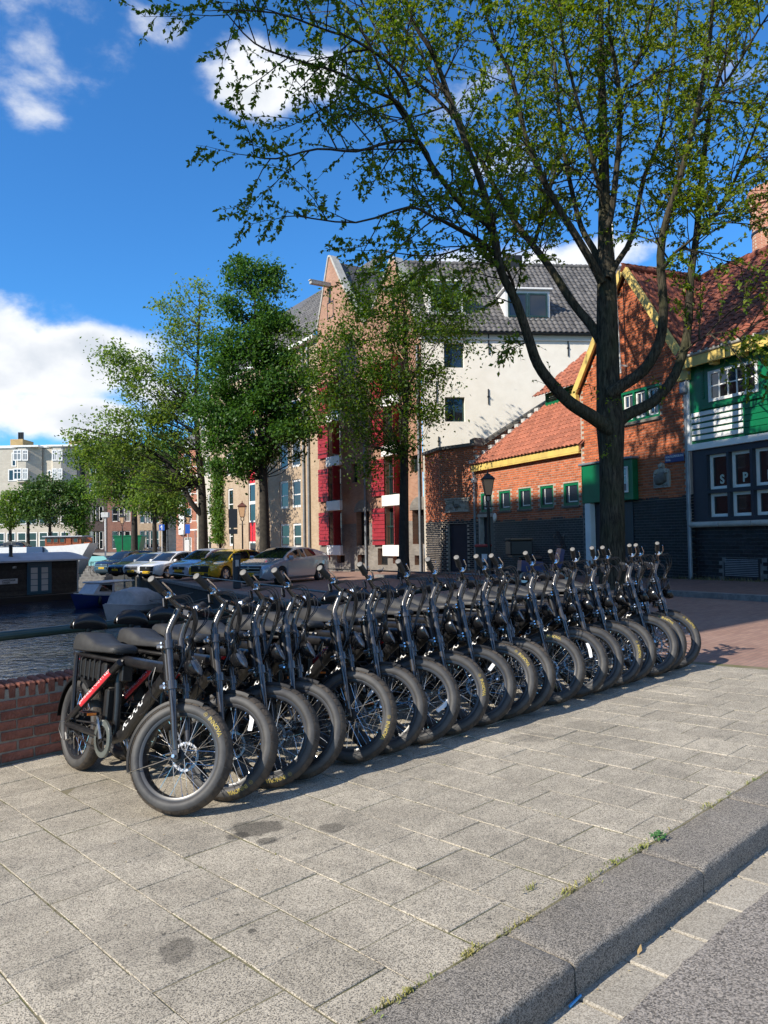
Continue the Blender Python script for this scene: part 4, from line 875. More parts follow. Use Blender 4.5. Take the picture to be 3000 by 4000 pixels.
brickmat('warehouse_base', (.20, .18, .16), (.27, .245, .215), (.22, .21, .19), .21, .062, .010, .9, 'XZ', .3, (.5, .5, .5), .4)
brickmat('beige_brick', (.40, .30, .20), (.47, .36, .25), (.40, .33, .25), .21, .060, .010, .9, 'XZ', .3, (.6, .55, .5), .25)
brickmat('dark_house_brick', (.050, .035, .038), (.075, .05, .05), (.14, .12, .11), .21, .065, .010, .9, 'XZ', .2)
brickmat('brown_house_brick', (.20, .085, .065), (.27, .12, .09), (.28, .22, .18), .21, .065, .010, .9, 'XZ', .2)
brickmat('orange_house_brick', (.38, .13, .075), (.46, .17, .10), (.32, .24, .18), .21, .065, .010, .9, 'XZ', .2)
brickmat('pale_block', (.50, .45, .37), (.56, .51, .42), (.42, .38, .32), .40, .20, .010, .9, 'XZ', .2, (.7, .7, .7), .2)
brickmat('yellow_block', (.50, .33, .13), (.56, .38, .16), (.40, .33, .22), .21, .07, .010, .9, 'XZ', .2)
brickmat('chimney_brick', (.36, .13, .075), (.46, .19, .11), (.52, .42, .32), .21, .075, .014, .9, 'XZ', .4, (.6, .55, .5), .25)

def wall_openings(L, z0, z1, ops, thick=.3, outline=None):
    """wall front at y=0 with real openings (s0, z0, w, h) and their reveals"""
    m = MB()
    xs = sorted(set([0, L] + [a for o in ops for a in (o[0], o[0]+o[2])])); zs = sorted(set([z0, z1] + [a for o in ops for a in (o[1], o[1]+o[3])]))
    xs = [x for x in xs if 0 <= x <= L]; zs = [z for z in zs if z0 <= z <= z1]
    for a, b in zip(xs, xs[1:]):
        for c, d in zip(zs, zs[1:]):
            cx, cz = (a+b)/2, (c+d)/2
            if any(o[0] < cx < o[0]+o[2] and o[1] < cz < o[1]+o[3] for o in ops): continue
            m.add([(a, 0, c), (b, 0, c), (b, 0, d), (a, 0, d)], [(0, 1, 2, 3)])
    for (s, z, w_, h) in ops:
        m.add([(s, 0, z), (s+w_, 0, z), (s+w_, 0, z+h), (s, 0, z+h), (s, thick, z), (s+w_, thick, z), (s+w_, thick, z+h), (s, thick, z+h)],
              [(0, 4, 5, 1), (1, 5, 6, 2), (2, 6, 7, 3), (3, 7, 4, 0)])
    return m
def window(root, s, z, w_, h, y=.10, fw=.06, nx=1, nz=1, fm='white_paint', gm='glass', mw=.025, fd=.06, name='window', each=False, split=None):
    m = MB()
    m.box(s, s+w_, y, y+fd, z, z+fw).box(s, s+w_, y, y+fd, z+h-fw, z+h).box(s, s+fw, y, y+fd, z+fw, z+h-fw).box(s+w_-fw, s+w_, y, y+fd, z+fw, z+h-fw)
    iw, ih = w_-2*fw, h-2*fw
    for i in range(1, nx): x = s+fw+iw*i/nx; m.box(x-mw/2, x+mw/2, y+.008, y+fd-.008, z+fw, z+h-fw)
    for j in range(1, nz):
        zz = z+fw+ih*(j/nz if not split else split); m.box(s+fw, s+w_-fw, y+.010, y+fd-.010, zz-mw/2, zz+mw/2)
    o = m.build(name, MATS[fm], root)
    if each:
        for i in range(nx):
            for j in range(nz):
                x0 = s+fw+iw*i/nx+mw/2; x1 = s+fw+iw*(i+1)/nx-mw/2; a = z+fw+ih*j/nz+mw/2; b = z+fw+ih*(j+1)/nz-mw/2
                t = random.uniform(-.004, .004)
                MB().add([(x0, y+.03+t, a), (x1, y+.03-t, a), (x1, y+.03-t, b), (x0, y+.03+t, b)], [(0, 1, 2, 3)]).build('pane', MATS[gm], o)
    else: MB().add([(s+fw, y+.03, z+fw), (s+w_-fw, y+.03, z+fw), (s+w_-fw, y+.03, z+h-fw), (s+fw, y+.03, z+h-fw)], [(0, 1, 2, 3)]).build('pane', MATS[gm], o)
    return o
def brick_field(L0, L1, z0, z1, bw, bh, inside, jt=.012, y=-.006):
    """matrices of bricks (stretcher bond) whose centre passes `inside(s, z)`"""
    out = []; r = 0; z = z0 + bh/2
    while z < z1 + bh:
        s = L0 + (bw/2 if r % 2 else 0)
        while s < L1 + bw:
            if inside(s, z): out.append(T(s, y+random.uniform(-.0025, .0025), z) @ RZ(random.uniform(-.4, .4)))
            s += bw
        z += bh; r += 1
    return out
def brick_mesh(bw, bh, mt, jt=.012, d=.03): 
    c = .004; w_, h = (bw-jt)/2, (bh-jt)/2
    return MB().add([(-w_, .02, -h), (w_, .02, -h), (w_, .02, h), (-w_, .02, h), (-w_, c, -h), (w_, c, -h), (w_, c, h), (-w_, c, h), (-w_+c, 0, -h+c), (w_-c, 0, -h+c), (w_-c, 0, h-c), (-w_+c, 0, h-c)],
        [(8, 9, 10, 11), (4, 5, 9, 8), (5, 6, 10, 9), (6, 7, 11, 10), (7, 4, 8, 11), (0, 1, 5, 4), (1, 2, 6, 5), (2, 3, 7, 6), (3, 0, 4, 7)]).mesh('brick', mt)
def pantile(w_, l, mt, amp=.030):
    """one S-shaped roof tile: x across, y up the slope, z off the roof"""
    n = 8; vs = []; fs = []
    for j, (y, lift) in enumerate(((-.03, .030), (l, .004))):
        for i in range(n+1):
            t = i/n; z = amp*(math.sin(2*math.pi*t-.6) if True else 0)
            vs.append((w_*(t-.5)*1.12, y, z+lift))
    for i in range(n): fs.append((i, i+1, n+2+i, n+1+i))
    b = len(vs)
    for i in range(n+1): x, y, z = vs[i]; vs.append((x, y+.004, z-.022))
    for i in range(n): fs.append((b+i, b+i+1, i+1, i))
    return MB().add(vs, fs).mesh('roof_tile', mt, 60)
def tile_roof(root, P, ex, ey, L, W_, tw, tl, mt, inside=None, limit=300, near=None, bed='roof', ridge=None):
    """tiles over the rectangle P + ex*[0,L] + ey*[0,W_] (unit vectors in the root's frame)"""
    ex = Vector(ex).normalized(); ey = Vector(ey).normalized(); ez = ex.cross(ey)
    me = pantile(tw, tl, MATS[mt]); ms = []
    for j in range(int(W_/tl)+1):
        for i in range(int(L/tw)+1):
            a, b = (i+.5)*tw, j*tl
            if a > L+.01 or b > W_-.02: continue
            if inside and not inside(a, b): continue
            p = Vector(P) + ex*a + ey*b
            ms.append(basis(ex, ey, ez, p) @ T(random.uniform(-.004, .004), 0, random.uniform(0, .006)) @ RZ(random.uniform(-.7, .7)))
    if near: ms.sort(key=lambda M: (root.matrix_world @ M).translation.length if False else (root.matrix_basis @ M).to_translation().length)
    pieces(root, 'roof_tile', me, ms, MATS[mt], limit, 'roof_tiles_far', 60)
def pt_in(poly):
    def f(x, y):
        c = False; n = len(poly)
        for i in range(n):
            (x1, y1), (x2, y2) = poly[i], poly[(i+1) % n]
            if (y1 > y) != (y2 > y) and x < (x2-x1)*(y-y1)/(y2-y1)+x1: c = not c
        return c
    return f

# ================= the red brick buildings on the right: low wing, gabled house, restaurant front
A = at(1860, 2100, 30.0); Bp = at(2712, 2100, 19.6)
F1 = Fac((A.x, A.y), (Bp.x-A.x, Bp.y-A.y))
def R1(x0, y0, x1, y1): return F1.rect(x0, y0, x1, y1)
z7 = lambda x, y: (1600+x/1.639, 950+y/1.639)
z8 = lambda x, y: (2300+x/1.3014, 700+y/1.3014)
zr = lambda x, y: (2500+x/3.16, 1050+y/3.16)
zp = lambda x, y: (2600+x/3.4025, 1650+y/3.4025)
def ZR(f, x0, y0, x1, y1): a = f(x0, y0); b = f(x1, y1); return R1(a[0], a[1], b[0], b[1])
GZ1 = gz(A.x, A.y) - .05
sG0 = F1.sz(2279, 1900)[0]; sG1 = F1.sz(2700, 1900)[0]; pk = F1.sz(2450, 1080)
# ---- low wing
low = thing('low_wing', 'low red brick wing with five small green-framed windows under an orange tiled roof', 'building', F1.M)
zf = F1.sz(2065, 1800)[1]; zbase = 1.95
wins = [ZR(z7, 455, 1590, 525, 1715), ZR(z7, 572, 1580, 645, 1712), ZR(z7, 697, 1568, 777, 1700), ZR(z7, 835, 1557, 920, 1692), ZR(z7, 985, 1545, 1082, 1685)]
wz0 = sum(o[1] for o in wins)/5; wh0 = sum(o[3] for o in wins)/5
wins = [(o[0], wz0, o[2], wh0) for o in wins]
dr = R1(*z7(448, 1738), *z7(538, 2060)); door_op = (dr[0], GZ1, dr[2], dr[1]+dr[3]-GZ1)
ops = wins + [door_op]
wall_openings(sG0+.1, GZ1-.3, zf, ops, .25).build('wall', MATS['pale_mortar'], low); wall_openings(sG0-.02, GZ1-.3, zbase-.03, [o for o in ops if o[1] < zbase], .01).build('base_mortar', MATS['grey_mortar'], low, M=T(0, -.003, 0))
def notin(s, z): return not any(o[0]-.10 < s < o[0]+o[2]+.10 and o[1]-.03 < z < o[1]+o[3]+.03 for o in ops)
bw1, bh1 = .205, .078
pieces(low, 'brick', brick_mesh(bw1, bh1, MATS['red_brick']), brick_field(.1, sG0-.1, zbase, zf-.05, bw1, bh1, lambda s, z: notin(s, z)), MATS['red_brick'], 0, 'red_brick_courses')
pieces(low, 'brick', brick_mesh(bw1, bh1, MATS['black_brick']), brick_field(.1, sG0-.1, GZ1, zbase-.04, bw1, bh1, lambda s, z: notin(s, z)), MATS['black_brick'], 0, 'black_brick_courses')
for o in wins:
    s, z, w_, h = o
    fr = window(low, s+.0, z, w_, h, .02, .085, 1, 1, 'green_paint', 'navy_paint', name='window_surround')
    window(low, s+w_*.28, z+.11, w_*.68, h-.17, .045, .035, 2, 3, 'white_paint', 'glass', .022, each=True)
    MB().cbox(s-.06, s+w_+.06, -.05, .12, z-.075, z-.005, .008).build('sill', MATS['dark_stone'], low)
dj = MB().box(door_op[0], door_op[0]+.10, -.03, .2, GZ1, door_op[1]+door_op[3]).box(door_op[0]-.06, door_op[0]+door_op[2]+.12, -.04, .2, door_op[1]+door_op[3]-.09, door_op[1]+door_op[3]+.05)
dj.build('door_frame', MATS['stone_trim'], low)
d_ = MB().cbox(door_op[0]+.1, door_op[0]+door_op[2], .16, .20, GZ1, door_op[1]+door_op[3]-.09, .01)
for k in range(5): d_.box(door_op[0]+.1, door_op[0]+door_op[2], .150, .158, GZ1+.3*k+.05, GZ1+.3*k+.29)
do = d_.build('door', MATS['navy_paint'], low)
lp = F1.sz(*z7(555, 1755)); MB().sphere((lp[0], -.06, lp[1]), .10, .07, .16, 14, 10).build('wall_lamp', mat('opal_glass', (.75, .73, .66), .3), low, 60)
# yellow eaves board
MB().cbox(-.05, sG0, -.16, -.10, zf-.02, zf+.26, .01).build('eaves_board', MATS['yellow_paint'], low)
MB().box(-.05, sG0, -.16, .0, zf-.06, zf-.02).build('soffit', MATS['yellow_paint'], low)
# orange roof, louvred band and upper roof
pit = rad(43); ey = (0, math.cos(pit), math.sin(pit)); W1 = 3.05
edge_s = lambda b: .05 + b*.55          # the slanting left verge against the party wall
tile_roof(low, (0, -.20, zf+.22), (1, 0, 0), ey, sG0+.15, W1, .215, .27, 'orange_tile', lambda a, b: a > edge_s(b)+.05, 300, True)
MB().add([(edge_s(0)-.1, -.18, zf+.20), (sG0+.2, -.18, zf+.20), (sG0+.2, -.18+W1*ey[1], zf+.20+W1*ey[2]), (edge_s(W1), -.18+W1*ey[1], zf+.20+W1*ey[2])], [(0, 1, 2, 3)]).build('roof_bed', MATS['red_tile'], low)
yb, zb_ = -.2+W1*ey[1], zf+.22+W1*ey[2]
sl0 = edge_s(W1)+.25
lo = MB().box(sl0, sG0+.3, yb-.05, yb+.1, zb_-.02, zb_+.09).box(sl0, sG0+.3, yb-.05, yb+.1, zb_+.40, zb_+.47).build('louvre_band', MATS['green_paint'], low)
for k in range(4): MB().cbox(sl0, sG0+.3, yb, yb+.05, zb_+.10+.075*k, zb_+.15+.075*k, .004, None).build('louvre', MATS['green_paint'], lo)
for k in range(4): MB().box(sl0+1.25*k, sl0+1.25*k+.07, yb-.04, yb+.09, zb_+.09, zb_+.40).build('louvre_post', MATS['green_paint'], lo)
W2 = 2.9
tile_roof(low, (sl0-.35, yb-.35, zb_+.40), (1, 0, 0), ey, sG0+.6-sl0, W2, .215, .27, 'orange_tile', lambda a, b: a > b*.42, 120, True)
MB().add([(sl0-.3, yb-.33, zb_+.40), (sG0+.4, yb-.33, zb_+.40), (sG0+.4, yb-.33+W2*ey[1], zb_+.40+W2*ey[2]), (sl0-.3+W2*.42, yb-.33+W2*ey[1], zb_+.40+W2*ey[2])], [(0, 1, 2, 3), (3, 2, 1, 0)]).build('roof_bed', MATS['red_tile'], low)
rp = [(sl0-.35+W2*.42+.3*k, yb-.35+W2*ey[1], zb_+.42+W2*ey[2]) for k in range(int((sG0+.6-sl0-W2*.42)/.3)+1)]
for p in rp[:12]: MB().tube([(p[0], p[1], p[2]), (p[0]+.34, p[1], p[2]+.02)], [.10, .115], 8).build('ridge_tile', MATS['orange_tile'], low, 50)
# ---- party wall with its sloping stone coping and the annex in front of the white wall
an = thing('brick_annex', 'red brick corner annex with a dark door and a carved stone plaque', 'building')
ca = Vector((A.x, A.y)); c1 = at(1722, 2100, 31.4); c2 = at(1664, 2100, 33.2)
FA = Fac((c1.x, c1.y), (ca.x-c1.x, ca.y-c1.y)); LA = (ca-Vector((c1.x, c1.y))).length
FB = Fac((c2.x, c2.y), (c1.x-c2.x, c1.y-c2.y)); LB = (Vector((c1.x, c1.y))-Vector((c2.x, c2.y))).length
zl = FA.sz(1800, 1748)[1]; zab = FA.sz(1800, 2035)[1]
dA = FA.rect(*z7(248, 1795), *z7(370, 2080)); dAo = (dA[0], gz(c1.x, c1.y), dA[2], dA[1]+dA[3]-gz(c1.x, c1.y))
gA = gz(c1.x, c1.y)-.2
for (FF, L, op) in ((FA, LA, [dAo]), (FB, LB, [])):
    w_ = wall_openings(L, gA, zl, op, .2).build('wall', MATS['pale_mortar'], an, M=FF.M)
    ins = lambda s, z: not any(o[0]-.05 < s < o[0]+o[2]+.05 and o[1]-.03 < z < o[1]+o[3]+.02 for o in op)
    for (a, b, mt, lim, nm) in ((zab, zl-.06, 'red_brick', 0, 'red_brick_courses'), (gA+.15, zab-.04, 'black_brick', 0, 'black_brick_courses')):
        ms = [FF.M @ M for M in brick_field(.10, L-.16, a, b, bw1, bh1, ins)]
        pieces(an, 'brick', brick_mesh(bw1, bh1, MATS[mt]), ms, MATS[mt], lim, nm)
MB().cbox(dAo[0], dAo[0]+dAo[2], .10, .15, dAo[1], dAo[1]+dAo[3], .01).build('door', MATS['navy_paint'], an, M=FA.M)
cp_ = MB().add([tuple(c2)[:2]+(zl,), tuple(c1)[:2]+(zl,), (ca.x, ca.y, zl), (ca.x+3, ca.y+4, zl), (c2.x+.8, c2.y+4, zl)], [(0, 1, 2, 3, 4)]).build('annex_roof', MATS['dark_stone'], an)
for (FF, L) in ((FA, LA+.12), (FB, LB+.03)): MB().cbox(-.06, L, -.12, .25, zl-.02, zl+.12, .02, FF.M).build('ledge', MATS['dark_stone'], an)
# carved plaque: scroll-edged stone with a crane, the words and the year
pl = FA.rect(*z7(232, 1632), *z7(388, 1718)); ps, pz, pw_, ph = pl
pq = MB().prism([(ps+.10, pz), (ps+pw_-.10, pz), (ps+pw_-.02, pz+.06), (ps+pw_-.08, pz+ph*.5), (ps+pw_-.02, pz+ph*.86), (ps+.02, pz+ph*.86), (ps+.08, pz+ph*.5), (ps+.02, pz+.06)], -.07, 0).cbox(ps-.02, ps+pw_+.02, -.10, .02, pz+ph*.88, pz+ph, .012).cbox(ps-.01, ps+pw_+.01, -.09, .02, pz-.03, pz+.03, .01)
for e in (ps+.13, ps+pw_-.13):
    for zz in (pz+.16, pz+ph*.72): pq.lathe([(.03, -.115), (.085, -.10), (.09, -.06)], 12, 'y', M=T(e, 0, zz))
plq = pq.build('plaque', MATS['relief_stone'], an, 30, FA.M)
cx = ps+pw_*.50; bd = MB().sphere((cx, -.085, pz+ph*.40), .15, .05, .085, 12, 8).tube([(cx-.12, -.09, pz+ph*.45), (cx-.19, -.10, pz+ph*.62), (cx-.15, -.10, pz+ph*.76), (cx-.22, -.10, pz+ph*.73)], [.035, .022, .022, .008], 7).tube([(cx+.02, -.09, pz+ph*.3), (cx+.04, -.09, pz+.05)], .012, 5).tube([(cx-.04, -.09, pz+ph*.3), (cx-.06, -.09, pz+.05)], .012, 5).tube([(cx+.12, -.085, pz+ph*.42), (cx+.24, -.085, pz+ph*.28)], [.05, .015], 6)
bd.build('carved_bird', MATS['dark_stone'], plq, 60)
tx = MB()
for s_, xx, zz, sz in (('VOGEL', ps+pw_*.27, pz+ph*.58, .125), ('STRUIS', ps+pw_*.745, pz+ph*.58, .125), ('1827', ps+pw_*.27, pz+ph*.18, .12)):
    vs, fs = text_mesh(s_, sz, .003); tx.add([(xx+x, -.0745, zz+y) for x, y, z in vs], fs)
tx.build('plaque_lettering', MATS['dark_stone'], plq)
# party wall running back from the corner beside the orange roof
pw2 = Fac((ca.x, ca.y), (.98, .19))
MB().prism([(0, GZ1), (6.2, GZ1), (6.2, zl+3.6), (.35, zl-.02), (0, zl-.02)], .0, .35).build('party_wall', MATS['pale_mortar'], an, M=pw2.M)
ins = lambda s, z: z < (zl+.05 + max(0, s-.35)*.615) and z > zf-.3
pieces(an, 'brick', brick_mesh(bw1, bh1, MATS['red_brick']), [pw2.M @ M for M in brick_field(.10, 5.9, zf-.3, zl+3.4, bw1, bh1, ins)], MATS['red_brick'], 0, 'party_wall_bricks')
a_ = math.atan(.615)
for k in range(6): MB().cbox(0, 1.08, -.14, .42, -.02, .12, .015, pw2.M @ T(.30+k*.90, 0, zl+.02+k*.90*.615) @ RY(-math.degrees(a_))).build('coping_stone', MATS['dark_stone'], an)
MB().cbox(-.06, .36, -.14, .42, zl-.02, zl+.30, .02, pw2.M).build('coping_stone', MATS['dark_stone'], an)
# stepped lead flashing where the roof meets the party wall
for k in range(11):
    b = k*.28; p = Vector((edge_s(b), -.18+b*ey[1], zf+.26+b*ey[2]))
    MB().cbox(-.05, .20, -.03, .22, -.02, .12, .01, T(p.x-.10, p.y, p.z)).build('flashing', MATS['lead'], low)
# downpipe in the corner
MB().tube([(.10, -.10, GZ1), (.10, -.10, zf-.45)], .05, 10).cbox(.0, .2, -.19, 0, zf-.5, zf-.3, .02).tube([(.1, -.10, zf-.3), (.1, -.14, zf-.05)], .045, 8).build('downpipe', MATS['zinc'], low, 50)

# ---- gabled house
gh = thing('gabled_house', 'steep-gabled red brick house with yellow verge boards and black brick base', 'building', F1.M)
ze = F1.sz(2692, 1425)[1]; zgb = 2.35; PJ = -.06
sp_, zp_ = (sG0+sG1)/2+.05, pk[1]
midw = R1(*z8(168, 1062), *z8(368, 1225)); midw = (midw[0], midw[1], midw[2], midw[3])
gops = [midw]
gable = [(sG0, GZ1-.3), (sG1, GZ1-.3), (sG1, ze), (sp_, zp_), (sG0, ze)]
fin = pt_in(gable)
mw = MB()
# gable wall built as a prism with a recess for the window row
for (a, b, c, d) in ((sG0, sG1, GZ1-.3, midw[1]), (sG0, midw[0], midw[1], midw[1]+midw[3]), (midw[0]+midw[2], sG1, midw[1], midw[1]+midw[3]), (sG0, sG1, midw[1]+midw[3], ze)): mw.box(a, b, PJ+.012, .3, c, d)
mw.prism([(sG0, ze), (sG1, ze), (sp_, zp_)], PJ+.012, .3); mw.box(midw[0], midw[0]+midw[2], .2, .3, midw[1], midw[1]+midw[3])
mw.build('wall', MATS['pale_mortar'], gh); MB().box(sG0, sG1, PJ+.009, PJ+.012, GZ1-.3, zgb-.03).build('base_mortar', MATS['grey_mortar'], gh)
ins = lambda s, z: fin(s, z) and s < sG1-.08 and s > sG0+.08 and not (midw[0]-.09 < s < midw[0]+midw[2]+.09 and midw[1]-.10 < z < midw[1]+midw[3]+.03)
bf = brick_field(sG0+.05, sG1-.05, zgb, zp_, bw1, bh1, ins, y=PJ); bf.sort(key=lambda M: (M.to_translation()-Vector((sG1-1.2, 0, 3.2))).length)
pieces(gh, 'brick', brick_mesh(bw1, bh1, MATS['red_brick']), bf, MATS['red_brick'], 300, 'red_brick_courses')
bf = brick_field(sG0+.05, sG1-.05, GZ1, zgb-.04, bw1, bh1, lambda s, z: s > sG0+.08, y=PJ); bf.sort(key=lambda M: -M.to_translation().x)
pieces(gh, 'brick', brick_mesh(bw1, bh1, MATS['black_brick']), bf, MATS['black_brick'], 200, 'black_brick_courses')
# window row: green frame with three white casements
s, z, w_, h = midw
wo = MB().box(s, s+w_, PJ+.02, .12, z, z+.07).box(s, s+w_, PJ+.02, .12, z+h-.07, z+h)
for k in range(4): wo.box(s+(w_-.07)*k/3, s+(w_-.07)*k/3+.07, PJ+.02, .12, z+.07, z+h-.07)
wo.build('window_surround', MATS['green_paint'], gh)
for k in range(3): window(gh, s+(w_-.07)*k/3+.08, z+.08, (w_-.07)/3-.09, h-.16, .02, .05, 2, 2, 'white_paint', 'glass', .022, each=True)
MB().cbox(s-.05, s+w_+.05, PJ-.06, .1, z-.09, z-.005, .01).build('sill', MATS['dark_stone'], gh)
# verge boards
for (a, b) in (((sG0-.12, ze-.12), (sp_, zp_+.05)), ((sG1+.05, ze-.12), (sp_, zp_+.05))):
    v0 = Vector((a[0], 0, a[1])); v1 = Vector((b[0], 0, b[1])); t = (v1-v0); L = t.length; t.normalize(); n = Vector((-t.z, 0, t.x)); 
    if n.z < 0: n = -n
    MB().cbox(0, L+.02, 0, .09, .0, .22, .01, basis(t, (0, 1, 0), t.cross(Vector((0, 1, 0))) if t.cross(Vector((0, 1, 0))).z > 0 else -t.cross(Vector((0, 1, 0))), v0 + Vector((0, PJ-.16, 0)))).build('verge_board', MATS['yellow_paint'], gh)
MB().cbox(sG1-.16, sG1+.22, PJ-.17, PJ-.03, ze-.42, ze+.02, .01).build('verge_foot', MATS['yellow_paint'], gh)
MB().cbox(sG0-.18, sG0+.02, PJ-.17, PJ-.03, ze-.20, ze+.02, .01).build('verge_foot', MATS['yellow_paint'], gh)
# roof of the gabled house: right-hand slope is the one in view, dying into the valley of the bigger roof
DP = 3.3; hs = (sG1+.12-sp_); rise = zp_-ze+.25; LS = math.hypot(hs, rise)
tile_roof(gh, (sG1+.12, DP, ze+.0), (0, -1, 0), (-hs/LS, 0, rise/LS), DP+.2, LS, .23, .26, 'red_tile', lambda a, b: DP-a < -.35+(b+.25)/LS*3.3, 300, True)
MB().add([(sG1+.10, -.15, ze-.03), (sp_, DP, ze-.03+rise), (sp_, -.15, ze-.03+rise), (sG0-.12, -.15, ze-.03), (sG0-.12, DP, ze-.03)], [(0, 1, 2), (2, 1, 4, 3)]).build('roof_bed', MATS['red_tile'], gh)
hs2 = sp_-sG0+.12; LS2 = math.hypot(hs2, rise)
tile_roof(gh, (sG0-.12, -.2, ze), (0, 1, 0), (hs2/LS2, 0, rise/LS2), DP, LS2, .23, .26, 'red_tile', None, 0, True)
for k in range(11): MB().tube([(sp_, -.15+.32*k, zp_+.22), (sp_, .22+.32*k, zp_+.24)], [.10, .12], 8).build('ridge_tile', MATS['red_tile'], gh, 50)
# porch hood in green with a little window, on a white post
ph_ = ZR(z8, 0, 1440, 262, 1640); s, z, w_, h = ph_
hd = MB().cbox(s, s+w_, PJ-.22, PJ, z, z+h, .02)
hood = hd.build('porch_hood', MATS['green_paint'], gh)
MB().cbox(s-.08, s+w_+.05, PJ-.28, PJ, z+h, z+h+.07, .015).build('hood_roof', MATS['zinc'], hood)
for k in range(16): MB().box(s+.04, s+.075, PJ-.235, PJ-.219, z+.10+k*.06, z+.135+k*.06).build('hood_slat', MATS['green_paint'], hood)
ww = R1(*z8(190, 1488), *z8(240, 1598)); window(gh, s+w_-.66, z+.22, .50, h-.42, PJ-.255, .05, 2, 3, 'white_paint', 'glass_blind', .022, each=True)
MB().cbox(s+.10, s+.36, PJ-.2, PJ-.0, GZ1, z, .015).build('porch_post', MATS['white_paint'], gh)
MB().cbox(s+.40, s+w_-.25, PJ-.03, PJ+.02, GZ1, z-.03, .01).build('door', MATS['navy_paint'], gh)
# relief stone with a barrel and figures, and the enamel street sign
s, z, w_, h = ZR(z8, 345, 1440, 425, 1568)
rs = MB().prism([(s, z), (s+w_, z), (s+w_, z+h*.62), (s+w_*.9, z+h*.72), (s+w_*.66, z+h*.76), (s+w_*.64, z+h*.93), (s+w_*.5, z+h), (s+w_*.36, z+h*.93), (s+w_*.34, z+h*.76), (s+w_*.1, z+h*.72), (s, z+h*.62)], PJ-.06, PJ+.01)
rs.sphere((s+w_*.5, PJ-.08, z+h*.86), w_*.13, .05, h*.08, 10, 8)
for e in (.16, .84): rs.sphere((s+w_*e, PJ-.07, z+h*.60), w_*.10, .05, h*.07, 10, 8); rs.tube([(s+w_*e, PJ-.06, z+h*.55), (s+w_*(.5+(e-.5)*.7), PJ-.08, z+h*.68)], .03, 6)
rst = rs.build('relief_stone', MATS['relief_stone'], gh, 40)
MB().lathe([(.0, -.20), (.13, -.20), (.165, -.07), (.17, 0), (.165, .07), (.13, .20), (0, .20)], 18, 'x', M=T(s+w_*.5, PJ-.07, z+h*.36) @ RY(-12) @ S3(w_/.62, .55, w_/.62)).build('carved_barrel', MATS['dark_stone'], rst, 50)
vs, fs = text_mesh("COFFYBAAL", w_*.17, .002); MB().add([(s+w_*.5+x, PJ-.064, z+h*.05+y) for x, y, zz in vs], fs).build('relief_lettering', MATS['dark_stone'], rst)
s, z, w_, h = ZR(z8, 400, 1396, 498, 1438)
sg = tag(MB().cbox(s, s+w_, PJ-.035, PJ-.015, z, z+h, .006).build('street_sign', MATS['sign_blue'], None, M=F1.M), 'blue enamel street name sign on the red brick house', 'sign')
tx = MB()
for t_, zz, sz in (('HOUTKOPERSBURG', .58, .20), ('WAL', .18, .20)):
    vs, fs = text_mesh(t_, h*sz*1.9, .001); k = min(1, w_*.92/(max(v[0] for v in vs)-min(v[0] for v in vs))); x0 = s+w_*.05
    mn = min(v[0] for v in vs); tx.add([(x0+(x-mn)*k, PJ-.037, z+h*zz+y) for x, y, q in vs], fs)
tx.build('sign_lettering', MATS['print_white'], sg)
# flagpole and downpipe
fp0 = F1.sz(2458, 1461); fp1 = F1.sz(2437, 815)
MB().tube([(fp0[0], PJ-.25, fp0[1]), (fp0[0], PJ-.42, fp1[1])], [.035, .02], 8).sphere((fp0[0], PJ-.42, fp1[1]), .045, .045, .045, 8, 6).box(fp0[0]-.02, fp0[0]+.02, PJ-.25, PJ, fp0[1]+.2, fp0[1]+.25).build('flagpole', MATS['white_paint'], gh, 60)
sd = F1.sz(2706, 1900)[0]; zd = F1.sz(2693, 1540)[1]
MB().tube([(sd, PJ-.09, GZ1), (sd, PJ-.09, zd)], .055, 12).cbox(sd-.11, sd+.11, PJ-.20, PJ, zd, zd+.30, .02).tube([(sd+.05, PJ-.1, zd+.3), (sd+.16, PJ-.12, zd+.55)], .05, 8).tube([(sd, PJ-.09, 1.75), (sd, PJ-.09, 2.0)], .065, 12).build('downpipe', MATS['zinc'], gh, 50)

# ---- restaurant front at the right edge
rf = thing('restaurant_front', 'green and navy timber restaurant front above a black brick base', 'building', F1.M)
sR0 = F1.sz(2717, 1900)[0]; sR1 = sR0 + 6.5
zpb = F1.sz(2722, 1746)[1]; zss = F1.sz(2800, 2043)[1]; zst = F1.sz(2740, 1612)[1]; PR = -.12
wv = R1(2783, 1478, 2978, 1512); wtop = F1.sz(2880, 1428)[1]; wbot = F1.sz(2880, 1552)[1]; gw = (wv[0], wbot, wv[2], wtop-wbot)
wl = wall_openings(sR1-sR0, zst-.02, ze+.1, [(gw[0]-sR0, gw[1], gw[2], gw[3])], .12); wl.build('green_panel', MATS['green_paint'], rf, M=T(sR0, PR, 0))
window(rf, gw[0], gw[1], gw[2], gw[3], PR-.03, .075, 5, 2, 'white_paint', 'glass', .03, each=True)
MB().cbox(gw[0]-.3, gw[0]+gw[2]+.15, PR-.06, PR+.02, gw[1]-.16, gw[1]-.08, .01).build('window_board', MATS['green_paint'], rf)
MB().box(gw[0]-.05, gw[0]+gw[2]+.05, PR+.10, PR+.14, gw[1]-.05, gw[1]+gw[3]+.05).build('room_dark', MATS['navy_paint'], rf)
MB().cbox(sR0-.10, sR0+.02, PR-.05, PR+.15, zpb-.02, ze-.05, .008).build('corner_trim', MATS['white_paint'], rf)
nst = 5; sE = F1.sz(2921, 1700)[0]
MB().box(sR0, sR1, PR+.03, PR+.10, zpb, zst).build('board_backing', MATS['green_paint'], rf)
